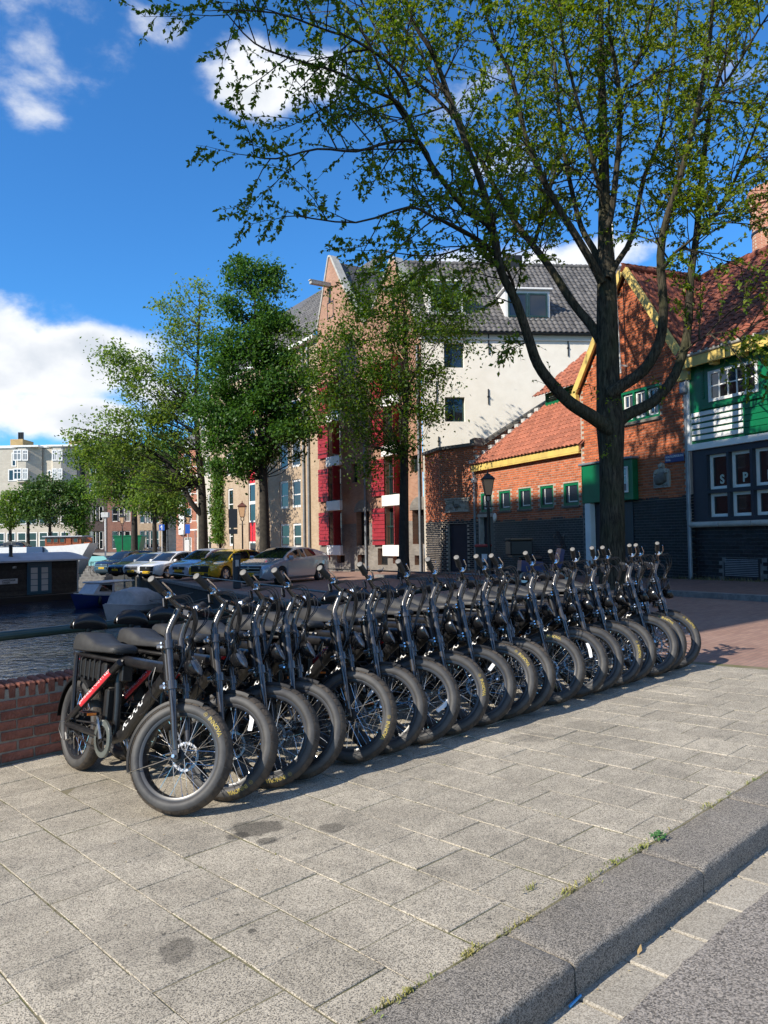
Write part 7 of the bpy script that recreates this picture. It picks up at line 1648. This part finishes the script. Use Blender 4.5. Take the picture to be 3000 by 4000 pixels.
car('dark_green_car', 'dark hatchback beside the big dark off-road car', cpos(548, 50.2), HD, 4.25, 1.79, 1.46, paint('paint_dark', (.018, .026, .030), .2), hatch, hbelt, (.19, .82), .32, plate='TF-894-S', grille=(.50, .12, .45))
car('dark_suv', 'big dark blue off-road car at the far end of the parked row', cpos(500, 54.6), HD, 4.75, 1.94, 1.72, paint('paint_navy', (.012, .018, .040), .2), suv, [(0, .7), (.05, .9), (.2, 1.0), (.3, 1.06), (.85, 1.12), (1, 1.0)], (.19, .81), .38, plate='XN-417-K', grille=(.58, .26, .60), face='bars')
p = at(35, 2120, 86); o = car('far_dark_car', 'dark car parked before the apartment block at the left edge', T(p.x, p.y, FZ), 180, 4.4, 1.8, 1.5, MATS['paint_dark'], hatch, hbelt, (.19, .82), .32); del o['group']
p = at(865, 2140, 60); o = car('far_silver_car', 'silver car half hidden behind the airy tree trunk', T(p.x, p.y, gz(p.x, p.y)), 150, 4.4, 1.8, 1.45, MATS['paint_grey'], hatch, hbelt, (.19, .82), .32); del o['group']

# ---------------------------------------------------------------- boats
mat('boat_blue', (.008, .020, .13), .4, c2=(.010, .024, .10), nscale=3); mat('boat_white', (.52, .53, .55), .4, c2=(.45, .46, .48), nscale=3); mat('boat_cover', (.34, .36, .38), .75, c2=(.44, .46, .48), nscale=3, bump=.3, bscale=5)
mat('boat_dark', (.015, .016, .018), .4); mat('boat_inside', (.34, .33, .31), .7); mat('varnish', (.28, .075, .02), .3, c2=(.20, .05, .014), nscale=4)
mat('houseboat_wood', (.026, .024, .024), .75, c2=(.045, .042, .040), nscale=5, vary=.3); mat('houseboat_roof', (.34, .36, .40), .8, c2=(.42, .44, .48), nscale=1.2); mat('teal_paint', (.018, .085, .14), .45); mat('curtain_glass', (.44, .46, .47), .15)
def hull(L, B, D, flare=.82, bow=1.3, n=18):
    m = MB(); vs = []; k = 7
    for i in range(n+1):
        t = i/n; hb = B/2*(1-max(0, (t-.45)/.55)**2.2)*(.86+.14*min(1, t/.2)); sh = D*(1+.28*max(0, (t-.4)/.6)**2); x = -L/2+L*t
        for j in range(-k//2+1, k//2+1):
            pass
        prof = [(1.0, 1.0), (.97, .66), (.90, .36), (.70, .08), (0, -.05)]
        row = [(x + (.10*L*(h-.4)*(t > .9)*(t-.9)*10), hb*a*(1 if h > .5 else flare+.18*h*2), sh*h) for a, h in prof]
        vs += row + [(a, -b, c) for a, b, c in row[-2::-1]]
    q = 9
    fs = [(i*q+j, i*q+j+1, (i+1)*q+j+1, (i+1)*q+j) for i in range(n) for j in range(q-1)] + [tuple(range(q))]
    return m.add(vs, fs), lambda t: (-L/2+L*t, B/2*(1-max(0, (t-.45)/.55)**2.2)*(.86+.14*min(1, t/.2)), D*(1+.28*max(0, (t-.4)/.6)**2))
def deck_cap(e, inset, dz, t0, t1, n=14):
    m = MB(); vs = []
    for i in range(n+1): x, b, z = e(t0+(t1-t0)*i/n); vs += [(x, b*inset, z+dz), (x, -b*inset, z+dz)]
    return m.add(vs, [(2*i, 2*i+1, 2*i+3, 2*i+2) for i in range(n)])
def rubrail(e, mt, o, r=.035): 
    for s in (-1, 1): MB().tube([Vector((e(i/16)[0], s*e(i/16)[1], e(i/16)[2])) for i in range(17)], r, 6).build('rub_rail', mt, o, 60)
def water_pos(px, py): p = level(px, py, WZ); return p
# blue cabin boat
p = water_pos(385, 2372); b1 = thing('blue_boat', 'small blue motorboat with a white cabin top beside the houseboat', 'boat', T(p.x, p.y+.8, WZ-.12) @ RZ(-116))
h_, e = hull(4.0, 1.75, .72); h_.build('hull', MATS['boat_blue'], b1, 50); deck_cap(e, .97, -.02, .55, .99).build('foredeck', MATS['boat_white'], b1); deck_cap(e, .95, -.35, .03, .56).build('floor', MATS['boat_inside'], b1); rubrail(e, MATS['boat_white'], b1)
cbn = MB().add([(.0, .72, .75), (1.25, .55, .86), (1.25, -.55, .86), (0, -.72, .75), (-.1, .66, 1.35), (.75, .52, 1.38), (.75, -.52, 1.38), (-.1, -.66, 1.35)], [(0, 1, 5, 4), (1, 2, 6, 5), (2, 3, 7, 6), (4, 5, 6, 7)]).build('cabin', MATS['boat_white'], b1)
for s in (-1, 1): MB().add([(.12, s*.70, .92), (.92, s*.61, .97), (.66, s*.565, 1.28), (.10, s*.69, 1.26)], [(0, 1, 2, 3)]).build('cabin_window', MATS['car_glass'], cbn)
MB().cbox(-1.5, .82, -.74, .74, 1.36, 1.44, .03).build('canopy', MATS['boat_white'], b1)
for s in (-1, 1): MB().tube([(-1.35, s*.68, .55), (-1.35, s*.68, 1.37)], .02, 6).build('canopy_post', MATS['alloy'], b1)
MB().lathe([(.17, 0), (.19, .02), (.17, .04)], 18, 'x', M=T(-.35, .25, .85)).build('steering_wheel', MATS['trim_black'], b1)
for (t, s) in ((.75, 1), (.45, 1), (.2, -1), (.5, -1)): x, bb_, z = e(t); MB().sphere((x, s*(bb_+.10), z-.3), .10, .10, .24, 10, 8).build('fender', MATS['boat_dark'], b1, 60)
# white boat under a grey tarpaulin
p = water_pos(482, 2418); b2 = thing('covered_boat', 'white boat under a grey tarpaulin moored by the quay wall', 'boat', T(p.x, p.y+1.0, WZ-.12) @ RZ(-106) @ S3(.85, .85, .9))
h_, e = hull(4.3, 1.95, .74); h_.build('hull', MATS['boat_white'], b2, 50); deck_cap(e, .98, -.01, .5, .99).build('foredeck', MATS['boat_white'], b2); rubrail(e, MATS['boat_white'], b2)
vs = []; N_ = 12
for i in range(N_+1):
    t = .03+.72*i/N_; x, bb_, z = e(t); r = .30+.55*math.sin(min(1, (i/N_)*1.25)*math.pi*.75)**.8 if i < N_ else .05
    for j in range(9): a = math.pi*j/8; y = bb_*1.02*math.cos(a); vs.append((x, y, z + r*math.sin(a)**.7*(1+.06*math.sin(i*2.1+j*1.7))))
MB().add(vs, [(i*9+j, i*9+j+1, (i+1)*9+j+1, (i+1)*9+j) for i in range(N_) for j in range(8)] + [tuple(range(9))]).build('tarpaulin', MATS['boat_cover'], b2, 40)
# dark open sloop and a second white one further right
p = water_pos(640, 2450); b3 = thing('dark_sloop', 'dark open sloop moored nearest the bridge', 'boat', T(p.x, p.y+1.2, WZ-.12) @ RZ(-104))
h_, e = hull(4.8, 1.9, .66); h_.build('hull', MATS['boat_dark'], b3, 50); deck_cap(e, .93, -.30, .05, .92).build('floor', MATS['boat_inside'], b3); rubrail(e, MATS['boat_dark'], b3, .06); deck_cap(e, .95, -.02, .86, .99).build('foredeck', MATS['boat_inside'], b3)
for t in (.3, .6): x, bb_, z = e(t); MB().cbox(x-.15, x+.15, -bb_*.9, bb_*.9, z-.18, z-.12, .02).build('thwart', MATS['varnish'], b3)
x, bb_, z = e(0); MB().cbox(x-.35, x-.02, -.18, .18, z-.2, z+.45, .06).build('outboard_motor', MATS['boat_dark'], b3)
p = water_pos(860, 2500); b4 = thing('grey_dinghy', 'pale dinghy mostly hidden behind the third bike', 'boat', T(p.x, p.y+.6, WZ-.1) @ RZ(-105))
h_, e = hull(4.2, 1.8, .62); h_.build('hull', MATS['boat_white'], b4, 50); deck_cap(e, .93, -.25, .05, .95).build('floor', MATS['boat_inside'], b4); rubrail(e, MATS['boat_dark'], b4, .05)
for (px, py, b_) in ((420, 2330, 18), (520, 2340, 14), (700, 2380, 9)):
    q = qpt(b_+6); a = water_pos(px+40, py+60); MB().tube(smooth_path([Vector((a.x, a.y, WZ+.7)), Vector(((a.x+q.x)/2, (a.y+q.y)/2, WZ+.75)), Vector((q.x, q.y, q.z-.3))], 5), .016, 5).build('mooring_line', mat('rope', (.20, .19, .17), .9), {18: b1, 14: b2, 9: b3}[b_], None, {18: b1, 14: b2, 9: b3}[b_].matrix_basis.inverted())
# houseboat
hp0 = level(-60, 2345, WZ); FHB = Fac((at(0, 2300, 43.5).x, 43.5), (.58, .815)); LH = FHB.sz(302, 2250)[0]
hb_ = thing('houseboat', 'dark timber houseboat with a curved grey roof and blue double doors', 'houseboat', FHB.M)
zr0 = FHB.sz(280, 2186)[1]; zd_ = FHB.sz(200, 2318)[1]
MB().cbox(-5, LH+.35, -.3, 4.6, WZ-.5, zd_-.02, .05).build('hull', MATS['boat_dark'], hb_)
MB().box(-5, LH, .02, 4.2, zd_, zr0-.02).build('cabin', MATS['houseboat_wood'], hb_)
nb = 16; dO = FHB.rect(105, 2196, 200, 2316)
for k in range(nb):
    z0 = zd_+(zr0-zd_)*k/nb; z1 = zd_+(zr0-zd_)*(k+1)/nb-.012
    for (a, b) in ((-5, dO[0]), (dO[0]+dO[2], LH)): MB().cbox(a, b, -.012, .022, z0, z1, .006).build('plank', MATS['houseboat_wood'], hb_)
MB().cbox(LH-.03, LH+.06, -.05, .05, zd_, zr0, .01).build('corner_post', MATS['boat_white'], hb_)
vs = []; nr = 10
for i in range(nr+1):
    t = i/nr; y = -.55+5.3*t; z = zr0+.05+.42*math.sin(math.pi*t)
    vs += [(-5.5, y, z), (LH+.5, y, z), (-5.5, y, z-.09), (LH+.5, y, z-.09)]
MB().add(vs, [(4*i, 4*i+1, 4*i+5, 4*i+4) for i in range(nr)] + [(4*i+2, 4*i+6, 4*i+7, 4*i+3) for i in range(nr)] + [(4*i+1, 4*i+3, 4*i+7, 4*i+5) for i in range(nr)] + [(0, 2, 3, 1)]).build('roof', MATS['houseboat_roof'], hb_, 30)
s, z, w_, h = dO
MB().cbox(s, s+w_, -.05, .04, zd_, z+h, .01).build('door_frame', MATS['teal_paint'], hb_)
for k in range(2):
    window(hb_, s+.10+(w_-.2)*k/2, zd_+.10, (w_-.2)/2-.02, h-.22, -.09, .09, 1, 4, 'teal_paint', 'curtain_glass', .035, each=True, name='door')
o = FHB.rect(48, 2212, 62, 2220); window(hb_, o[0], o[1], o[2], o[3], -.05, .03, 1, 1, 'boat_white', 'glass')
o = FHB.rect(-30, 2262, 67, 2282); sg = MB().cbox(o[0], o[0]+o[2], -.06, -.03, o[1], o[1]+o[3], .005).build('sign', MATS['boat_white'], hb_)
tx = MB()
for t_, k in (('LANGZAAM', .54), ('VAREN', .10)):
    vs, fs = text_mesh(t_, o[3]*.50, .004); mn = min(v[0] for v in vs); tx.add([(o[0]+o[2]*.36+(x-mn), -.064, o[1]+o[3]*k+y) for x, y, q in vs], fs)
tx.build('sign_lettering', MATS['plate_text'], sg)
s = FHB.sz(60, 2170)[0]; MB().lathe([(.22, 0), (.15, .12), (.10, .2), (.10, .75), (.12, .8), (0, .85)], 14, M=T(s, .5, zr0+.15)).build('stove_pipe', MATS['boat_dark'], hb_, 40)
# white barge with a varnished wheelhouse
pB = at(-40, 2150, 74); FBg = Fac((pB.x, 74), (1, .02)); bg = thing('white_barge', 'white barge with a varnished wooden wheelhouse beyond the houseboat', 'barge', FBg.M)
s0, s1 = FBg.sz(-60, 2140)[0], FBg.sz(350, 2140)[0]; zt_ = FBg.sz(200, 2136)[1]
MB().add([(s0, 0, WZ), (s1-2, 0, WZ), (s1, 0, zt_+.30), (s1-2.5, 0, zt_+.1), (s1-6, 0, zt_), (s0, 0, zt_), (s1, 2.5, zt_+.30), (s1-6, 4.5, zt_), (s0, 5, zt_), (s1-2, 3, WZ)], [(0, 1, 2, 3, 4, 5), (5, 4, 7, 8), (4, 3, 2, 6, 7), (1, 9, 6, 2)]).build('hull', MATS['white_paint'], bg)
MB().box(s0, s1-.5, -.06, .0, WZ, WZ+.45).build('boot_stripe', MATS['boat_dark'], bg)
o = FBg.rect(165, 2098, 308, 2128); s, z, w_, h = o
wc = MB().cbox(s, s+w_, .6, 3.2, z-.3, z+h, .03).build('wheelhouse', MATS['varnish'], bg); MB().cbox(s-.2, s+w_+.2, .35, 3.5, z+h, z+h+.12, .04).build('wheelhouse_roof', MATS['boat_cover'], wc)
for k in range(5):
    if k != 3: window(bg, s+.15+(w_-.3)*k/5, z+h*.25, (w_-.3)/5-.12, h*.6, .54, .05, 1, 1, 'varnish', 'glass')
MB().cbox(s+.15+(w_-.3)*3/5, s+(w_-.3)*4/5, .5, .62, z-.9, z+h*.9, .02).build('door', MATS['varnish'], bg)
o = FBg.rect(108, 2136, 172, 2150); MB().cbox(o[0], o[0]+o[2], -.3, .5, o[1]-.4, o[1]+o[3], .04).build('deck_box', mat('box_blue', (.03, .07, .15), .5), bg)
o = FBg.rect(318, 2100, 345, 2122); MB().cbox(o[0], o[0]+o[2], 1, 1.2, o[1], o[1]+o[3], .03).cbox(o[0], o[0]+o[2], .6, 1.2, o[1]-.1, o[1]+.1, .03).build('deck_bench', MATS['varnish'], bg)
for k in range(3): MB().tube([(s1-4+k*1.2, 1, zt_), (s1-4+k*1.2, 1, zt_+1.5)], .05, 6).build('bollard', MATS['boat_dark'], bg)

# ---------------------------------------------------------------- street furniture
mat('lamp_black', (.014, .014, .015), .45); mat('lamp_brown', (.10, .035, .022), .5); mat('lamp_glass', (.62, .40, .24), .15, spec=.6); mat('sign_dark', (.012, .016, .026), .5); mat('sign_parking', (.02, .10, .45), .4); mat('post_grey', (.55, .55, .54), .6)
def lantern(name, label, p, top, k=1.0, body='lamp_black'):
    o = thing(name, label, 'street lamp', T(*p)); H_ = top-p.z; s = H_/4.2
    MB().lathe([(.16, 0), (.17, .08), (.14, .16), (.13, .55), (.09, .65), (.065, .75), (.055, .9), (.05, H_-1.55*s), (.06, H_-1.5*s), (.04, H_-1.46*s), (.035, H_-1.2*s)], 12).build('post', MATS['lamp_black'], o, 40)
    MB().tube([(-.18*s, 0, H_-1.42*s), (.18*s, 0, H_-1.42*s)], .018, 6).build('ladder_bar', MATS['lamp_black'], o)
    g = MB()
    for a in range(4): 
        c, d = math.cos(math.pi/4+a*math.pi/2), math.sin(math.pi/4+a*math.pi/2); g.tube(smooth_path([(0, 0, H_-1.25*s), (.12*s*c, .12*s*d, H_-1.15*s), (.10*s*c, .10*s*d, H_-.98*s)], 3), .015, 5)
    g.build('bracket', MATS['lamp_black'], o)
    z0, z1 = H_-.98*s, H_-.38*s
    MB().lathe([(.115*s*1.414, z0), (.21*s*1.414, z1)], 4, M=RZ(45)).build('glass', MATS['lamp_glass'], o)
    f = MB()
    for a in range(4):
        c, d = math.cos(math.pi/2*a), math.sin(math.pi/2*a); f.tube([(.115*s*1.414*c, .115*s*1.414*d, z0), (.21*s*1.414*c, .21*s*1.414*d, z1)], .014, 4, M=RZ(45) @ RZ(-0))
    f.lathe([(.10*s*1.414, z0-.03), (.12*s*1.414, z0+.01)], 4, M=RZ(45)); f.build('lantern_frame', MATS[body], o)
    MB().lathe([(.24*s*1.414, z1), (.25*s*1.414, z1+.04*s), (.14*s*1.414, z1+.16*s), (.10*s*1.414, z1+.17*s), (.10*s*1.414, z1+.21*s), (.05*s, z1+.25*s), (.03*s, z1+.30*s), (.035*s, z1+.33*s), (0, z1+.38*s)], 4, M=RZ(45)).build('lantern_roof', MATS[body], o)
    return o
p = bp_(1912, 2200, 26.5); lantern('street_lamp', 'black lantern street lamp before the low red brick wing', p, at(1906, 1836, 26.5).z)
p = bp_(948, 2160, 50.0); lantern('street_lamp', 'brown-topped lantern street lamp by the red door panel of the beige building', p, at(947, 1955, 50).z, body='lamp_brown')
for px, lab in ((735, 'lantern lamp beyond the parking meter at the street end'), (478, 'pale lantern lamp before the brown brick house')):
    p = at(px, 2110, 78); p.z = 0.0; lantern('street_lamp', lab, p, at(px, 2005, 78).z)
# dark sign board on a pole, charging post
p = bp_(912, 2190, 37.5); sb = thing('sign_board', 'dark rectangular sign board on a thin pole left of the beige building\'s lamp', 'sign', T(*p) @ RZ(8))
zt_ = at(912, 1988, 37.5).z-p.z; zb_2 = at(912, 2062, 37.5).z-p.z
MB().tube([(0, 0, 0), (0, 0, zt_)], .03, 8).build('pole', MATS['lamp_black'], sb); MB().cbox(-.21, .21, -.045, -.03, zb_2, zt_, .006).build('board', MATS['sign_dark'], sb); MB().cbox(-.21, .21, -.045, -.03, zb_2-.30, zb_2-.06, .006).build('lower_board', MATS['sign_dark'], sb)
p = bp_(925, 2260, 27.6); cpz = at(925, 2167, 27.6).z-p.z
ch_ = thing('charging_post', 'dark blue electric charging post beside the silver-blue car', 'charging post', T(*p) @ RZ(20))
MB().cbox(-.13, .13, -.10, .10, 0, cpz, .02).build('housing', mat('post_navy', (.014, .022, .04), .4), ch_); MB().cbox(-.14, .14, -.12, .12, cpz, cpz+.05, .015).build('cap', MATS['lamp_black'], ch_)
MB().cbox(-.06, .06, -.106, -.09, cpz-.42, cpz-.18, .004).build('socket_panel', MATS['post_grey'], ch_); MB().tube(smooth_path([(.02, -.11, cpz-.4), (.05, -.22, cpz-.7), (.0, -.15, cpz-1.0)], 4), .014, 6).build('cable', MATS['lamp_black'], ch_)
# bin with a red lid and a notice
p = bp_(1889, 2215, 27.2); p.z += .1; bn = thing('waste_bin', 'dark waste bin with a red rim and a paper notice by the low wing', 'bin', T(*p) @ RZ(-15))
bzh = at(1889, 2130, 27.2).z-p.z
MB().add([(-.20, -.2, 0), (.20, -.2, 0), (.20, .2, 0), (-.2, .2, 0), (-.25, -.25, bzh), (.25, -.25, bzh), (.25, .25, bzh), (-.25, .25, bzh)], [(0, 1, 5, 4), (1, 2, 6, 5), (2, 3, 7, 6), (3, 0, 4, 7), (4, 5, 6, 7)]).build('container', MATS['lamp_black'], bn)
MB().cbox(-.27, .27, -.27, .27, bzh-.06, bzh+.03, .02).build('lid', mat('bin_red', (.28, .02, .02), .5), bn); MB().box(-.02, .17, -.252, -.245, bzh*.45, bzh*.72, RX(2.8)).build('notice', MATS['paper_tag'], bn)
# motor scooter with windscreen and delivery box
p = bp_(2130, 2250, 21.3); p.z += .0; sc_ = thing('motor_scooter', 'blue motor scooter with a tall windscreen and a black delivery box', 'scooter', T(*p) @ RZ(8))
for x in (-.62, .66): 
    w_ = MB().lathe([(.15, -.05), (.21, -.055), (.24, 0), (.21, .055), (.15, .05)], 20, 'y').build('wheel', MATS['tyre_black'], sc_, 40, T(x, 0, .24)); MB().lathe([(.15, -.03), (.02, -.02), (.02, .02), (.15, .03)], 16, 'y').build('rim', MATS['alloy'], w_, 40)
sb_ = mat('scooter_blue', (.006, .022, .13), .3, coat=.4)
MB().prism([(-.75, .42), (-.30, .30), (.10, .28), (.32, .34), (.46, .62), (.52, .98), (.42, 1.02), (.30, .62), (.18, .42), (-.05, .40), (-.12, .66), (-.72, .72)], -.17, .17).build('body', sb_, sc_, 30)
MB().cbox(-.72, -.08, -.15, .15, .70, .82, .05).build('seat', MATS['trim_black'], sc_, 40)
MB().tube([(.44, -.34, 1.10), (.46, 0, 1.04), (.44, .34, 1.10)], .018, 8).tube([(.66, 0, .24), (.48, 0, 1.02)], .03, 8).build('handlebar', MATS['trim_black'], sc_)
for s in (-1, 1): MB().tube([(.46, s*.28, 1.1), (.44, s*.36, 1.32)], .008, 5).sphere((.43, s*.37, 1.36), .02, .08, .05, 10, 8).build('mirror', MATS['trim_black'], sc_, 60)
vs = []
for i in range(6):
    t = i/5
    for j in range(5): a = (j/4-.5)*1.5; vs.append((.62-.22*t-.10*(1-math.cos(a)), .26*math.sin(a)*(1.05-.35*t*t), .98+.52*t))
def tint():
    m = bpy.data.materials.new('screen_tint'); m.use_nodes = True; nt = m.node_tree; nt.nodes.clear()
    a = nd(nt, 'ShaderNodeBsdfTransparent'); a.inputs[0].default_value = (.42, .43, .45, 1); g_ = nd(nt, 'ShaderNodeBsdfGlossy', i_Roughness=.05); x = nd(nt, 'ShaderNodeMixShader', i_Fac=.12); lk(nt, a.outputs[0], x.inputs[1]); lk(nt, g_.outputs[0], x.inputs[2]); q = nd(nt, 'ShaderNodeOutputMaterial'); lk(nt, x.outputs[0], q.inputs[0]); return m
MB().add(vs, [(i*5+j, i*5+j+1, (i+1)*5+j+1, (i+1)*5+j) for i in range(5) for j in range(4)]).build('windscreen', tint(), sc_, 60)
MB().cbox(-1.05, -.42, -.25, .25, .86, 1.26, .03).build('delivery_box', MATS['trim_black'], sc_); MB().cbox(-1.06, -.41, -.26, .26, 1.26, 1.32, .02).build('box_lid', mat('box_brown', (.12, .085, .05), .6), sc_); MB().box(-1.0, -.5, -.2, .2, .80, .86).build('luggage_rack', MATS['trim_black'], sc_)
# parking sign, meter, white pole, site fence, steps, green skip
p = at(633, 2118, 62); p.z = gz(p.x, p.y)*.5; ps_ = thing('parking_sign', 'blue and white square sign on a pole beyond the white car', 'sign', T(*p)); zt_ = at(633, 2049, 62).z-p.z
MB().tube([(0, 0, 0), (0, 0, zt_)], .04, 6).build('pole', MATS['post_grey'], ps_); MB().cbox(-.22, .22, -.06, -.03, zt_-.48, zt_, .01).build('panel', MATS['sign_parking'], ps_); MB().prism([(-.02, zt_-.42), (.04, zt_-.42), (.04, zt_-.06), (-.02, zt_-.06), (-.15, zt_-.26), (-.02, zt_-.20)], -.068, -.062).build('arrow', MATS['print_white'], ps_)
p = at(733, 2132, 62); p.z = gz(p.x, p.y)*.7; pm_ = thing('parking_meter', 'white parking meter with a blue sign above it at the street end', 'parking meter', T(*p)); zt_ = at(733, 2048, 62).z-p.z
MB().cbox(-.17, .17, -.15, .15, 0, zt_*.62, .02).build('housing', MATS['white_paint'], pm_); MB().tube([(0, .1, zt_*.6), (0, .1, zt_)], .03, 6).build('pole', MATS['post_grey'], pm_); MB().cbox(-.19, .19, .04, .07, zt_*.78, zt_, .01).build('sign', MATS['sign_parking'], pm_)
p = at(412, 2122, 76); p.z = FZ-.3; wp = thing('white_pole', 'white pole with a square box on top behind the barge', 'pole', T(*p)); zt_ = at(412, 2002, 76).z-p.z
MB().tube([(0, 0, 0), (0, 0, zt_-.4)], .08, 8).build('pole', MATS['white_paint'], wp); MB().cbox(-.36, .36, -.2, .2, zt_-.5, zt_, .03).build('box', MATS['post_grey'], wp)
for k, (px0, px1, lab) in enumerate(((652, 716, 'wire site fence panel left of the parking meter'), (762, 822, 'wire site fence panel right of the parking meter'))):
    a = at(px0, 2117, 66); b = at(px1, 2117, 66); L = (b-a).length; fz = gz(a.x, a.y)*.6; o = thing('site_fence', lab, 'fence', T(a.x, a.y, fz)); hh = at(px0, 2071, 66).z-fz
    MB().tube([(0, 0, 0), (0, 0, hh), (L, 0, hh), (L, 0, 0)], .03, 6).build('frame', MATS['zinc'], o); m = MB()
    for j in range(9): m.tube([(0, 0, hh*(j+.5)/9), (L, 0, hh*(j+.5)/9)], .008, 3, False)
    for j in range(14): m.tube([(L*(j+.5)/14, 0, 0), (L*(j+.5)/14, 0, hh)], .005, 3, False)
    stuff(m.build('mesh', MATS['zinc'], o))
a = at(303, 2250, 58); stp = thing('quay_steps', 'stone steps down to the water beside the houseboat', 'steps', T(a.x, a.y, 0))
for k in range(6): MB().cbox(0, 1.9, .35*k, .35*(k+1)+.05, WZ, -1.35+.20*k, .015).build('step', MATS['coping_stone'], stp)
p = at(508, 2118, 82); o = thing('green_skip', 'green skip container on the far street', 'skip', T(p.x, p.y, FZ)); zt_ = at(508, 2092, 82).z-FZ
MB().prism([(-1.1, 0), (1.1, 0), (1.5, zt_), (-1.5, zt_)], -.8, .8).build('container', MATS['green_paint'], o); MB().cbox(-1.55, 1.55, -.85, .85, zt_-.12, zt_+.02, .02).build('rim', MATS['green_paint'], o)
# parked bicycles by the quay steps and before the far houses
def bicycle(M, label, group, col):
    o = thing('parked_bicycle', label, 'bicycle', M, group)
    for x in (-.52, .52): w_ = MB().lathe([(.335, -.018), (.355, 0), (.335, .018), (.325, 0)], 22, 'y', closed=True).build('wheel', MATS['tyre_black'], o, 60, T(x, 0, .35))
    MB().tube([(-.52, 0, .35), (-.05, 0, .28), (.36, 0, .82), (-.16, 0, .80), (-.05, 0, .28)], .018, 5).tube([(-.52, 0, .35), (-.16, 0, .80), (-.18, 0, .92)], .014, 5).tube([(.52, 0, .35), (.36, 0, .82), (.33, 0, 1.02)], .016, 5).build('frame', col, o)
    MB().tube([(.20, -.28, 1.05), (.34, -.1, 1.04), (.34, .1, 1.04), (.20, .28, 1.05)], .013, 5).build('handlebar', MATS['zinc'], o); MB().cbox(-.32, -.06, -.07, .07, .92, .98, .02).build('saddle', MATS['trim_black'], o)
cl = [MATS['trim_black'], MATS['zinc'], MATS['navy_paint'], MATS['lamp_brown'], MATS['trim_black'], MATS['zinc']]
for k in range(6):
    p = at(352+k*17, 2180, 60-.8*k); bicycle(T(p.x, p.y, gz(p.x, p.y)-.05) @ RZ(100+random.uniform(-12, 12)) @ RX(random.uniform(-6, 6)), 'parked bicycle, '+['leftmost', 'second', 'third', 'fourth', 'fifth', 'rightmost'][k]+' of the cluster between steps and dark off-road car', 'bicycles by the quay steps', cl[k])
for k in range(4):
    p = at(25+k*32, 2145, 84.6); bicycle(T(p.x, p.y, FZ) @ RZ(random.uniform(-15, 15)) @ RX(random.uniform(-6, 6)), 'parked bicycle, '+['leftmost', 'second', 'third', 'rightmost'][k]+' of those on the far embankment left of the wheelhouse', 'bicycles on the far embankment', cl[k])
# pigeons on the street
for (px, py, lab, r) in ((1484, 2241, 'grey pigeon on the street before the warehouse', 20), (1770, 2228, 'grey pigeon on the street before the annex door', 160)):
    p = onplane(px, py); o = thing('pigeon', lab, 'pigeon', T(p.x, p.y, p.z) @ RZ(r))
    MB().sphere((0, 0, .13), .14, .07, .075, 12, 8).tube([(.09, 0, .16), (.14, 0, .22), (.15, 0, .25)], [.045, .035, .034], 8).sphere((.155, 0, .262), .034, .03, .03, 8, 6).add([(-.10, .05, .13), (-.10, -.05, .13), (-.26, -.03, .10), (-.26, .03, .10)], [(0, 1, 2, 3)]).tube([(0, .03, .07), (0, .03, 0)], .006, 4).tube([(0, -.03, .07), (0, -.03, 0)], .006, 4).tube([(.18, 0, .26), (.21, 0, .25)], [.008, .002], 5).build('body', mat('pigeon_grey', (.12, .13, .15), .7), o, 60)
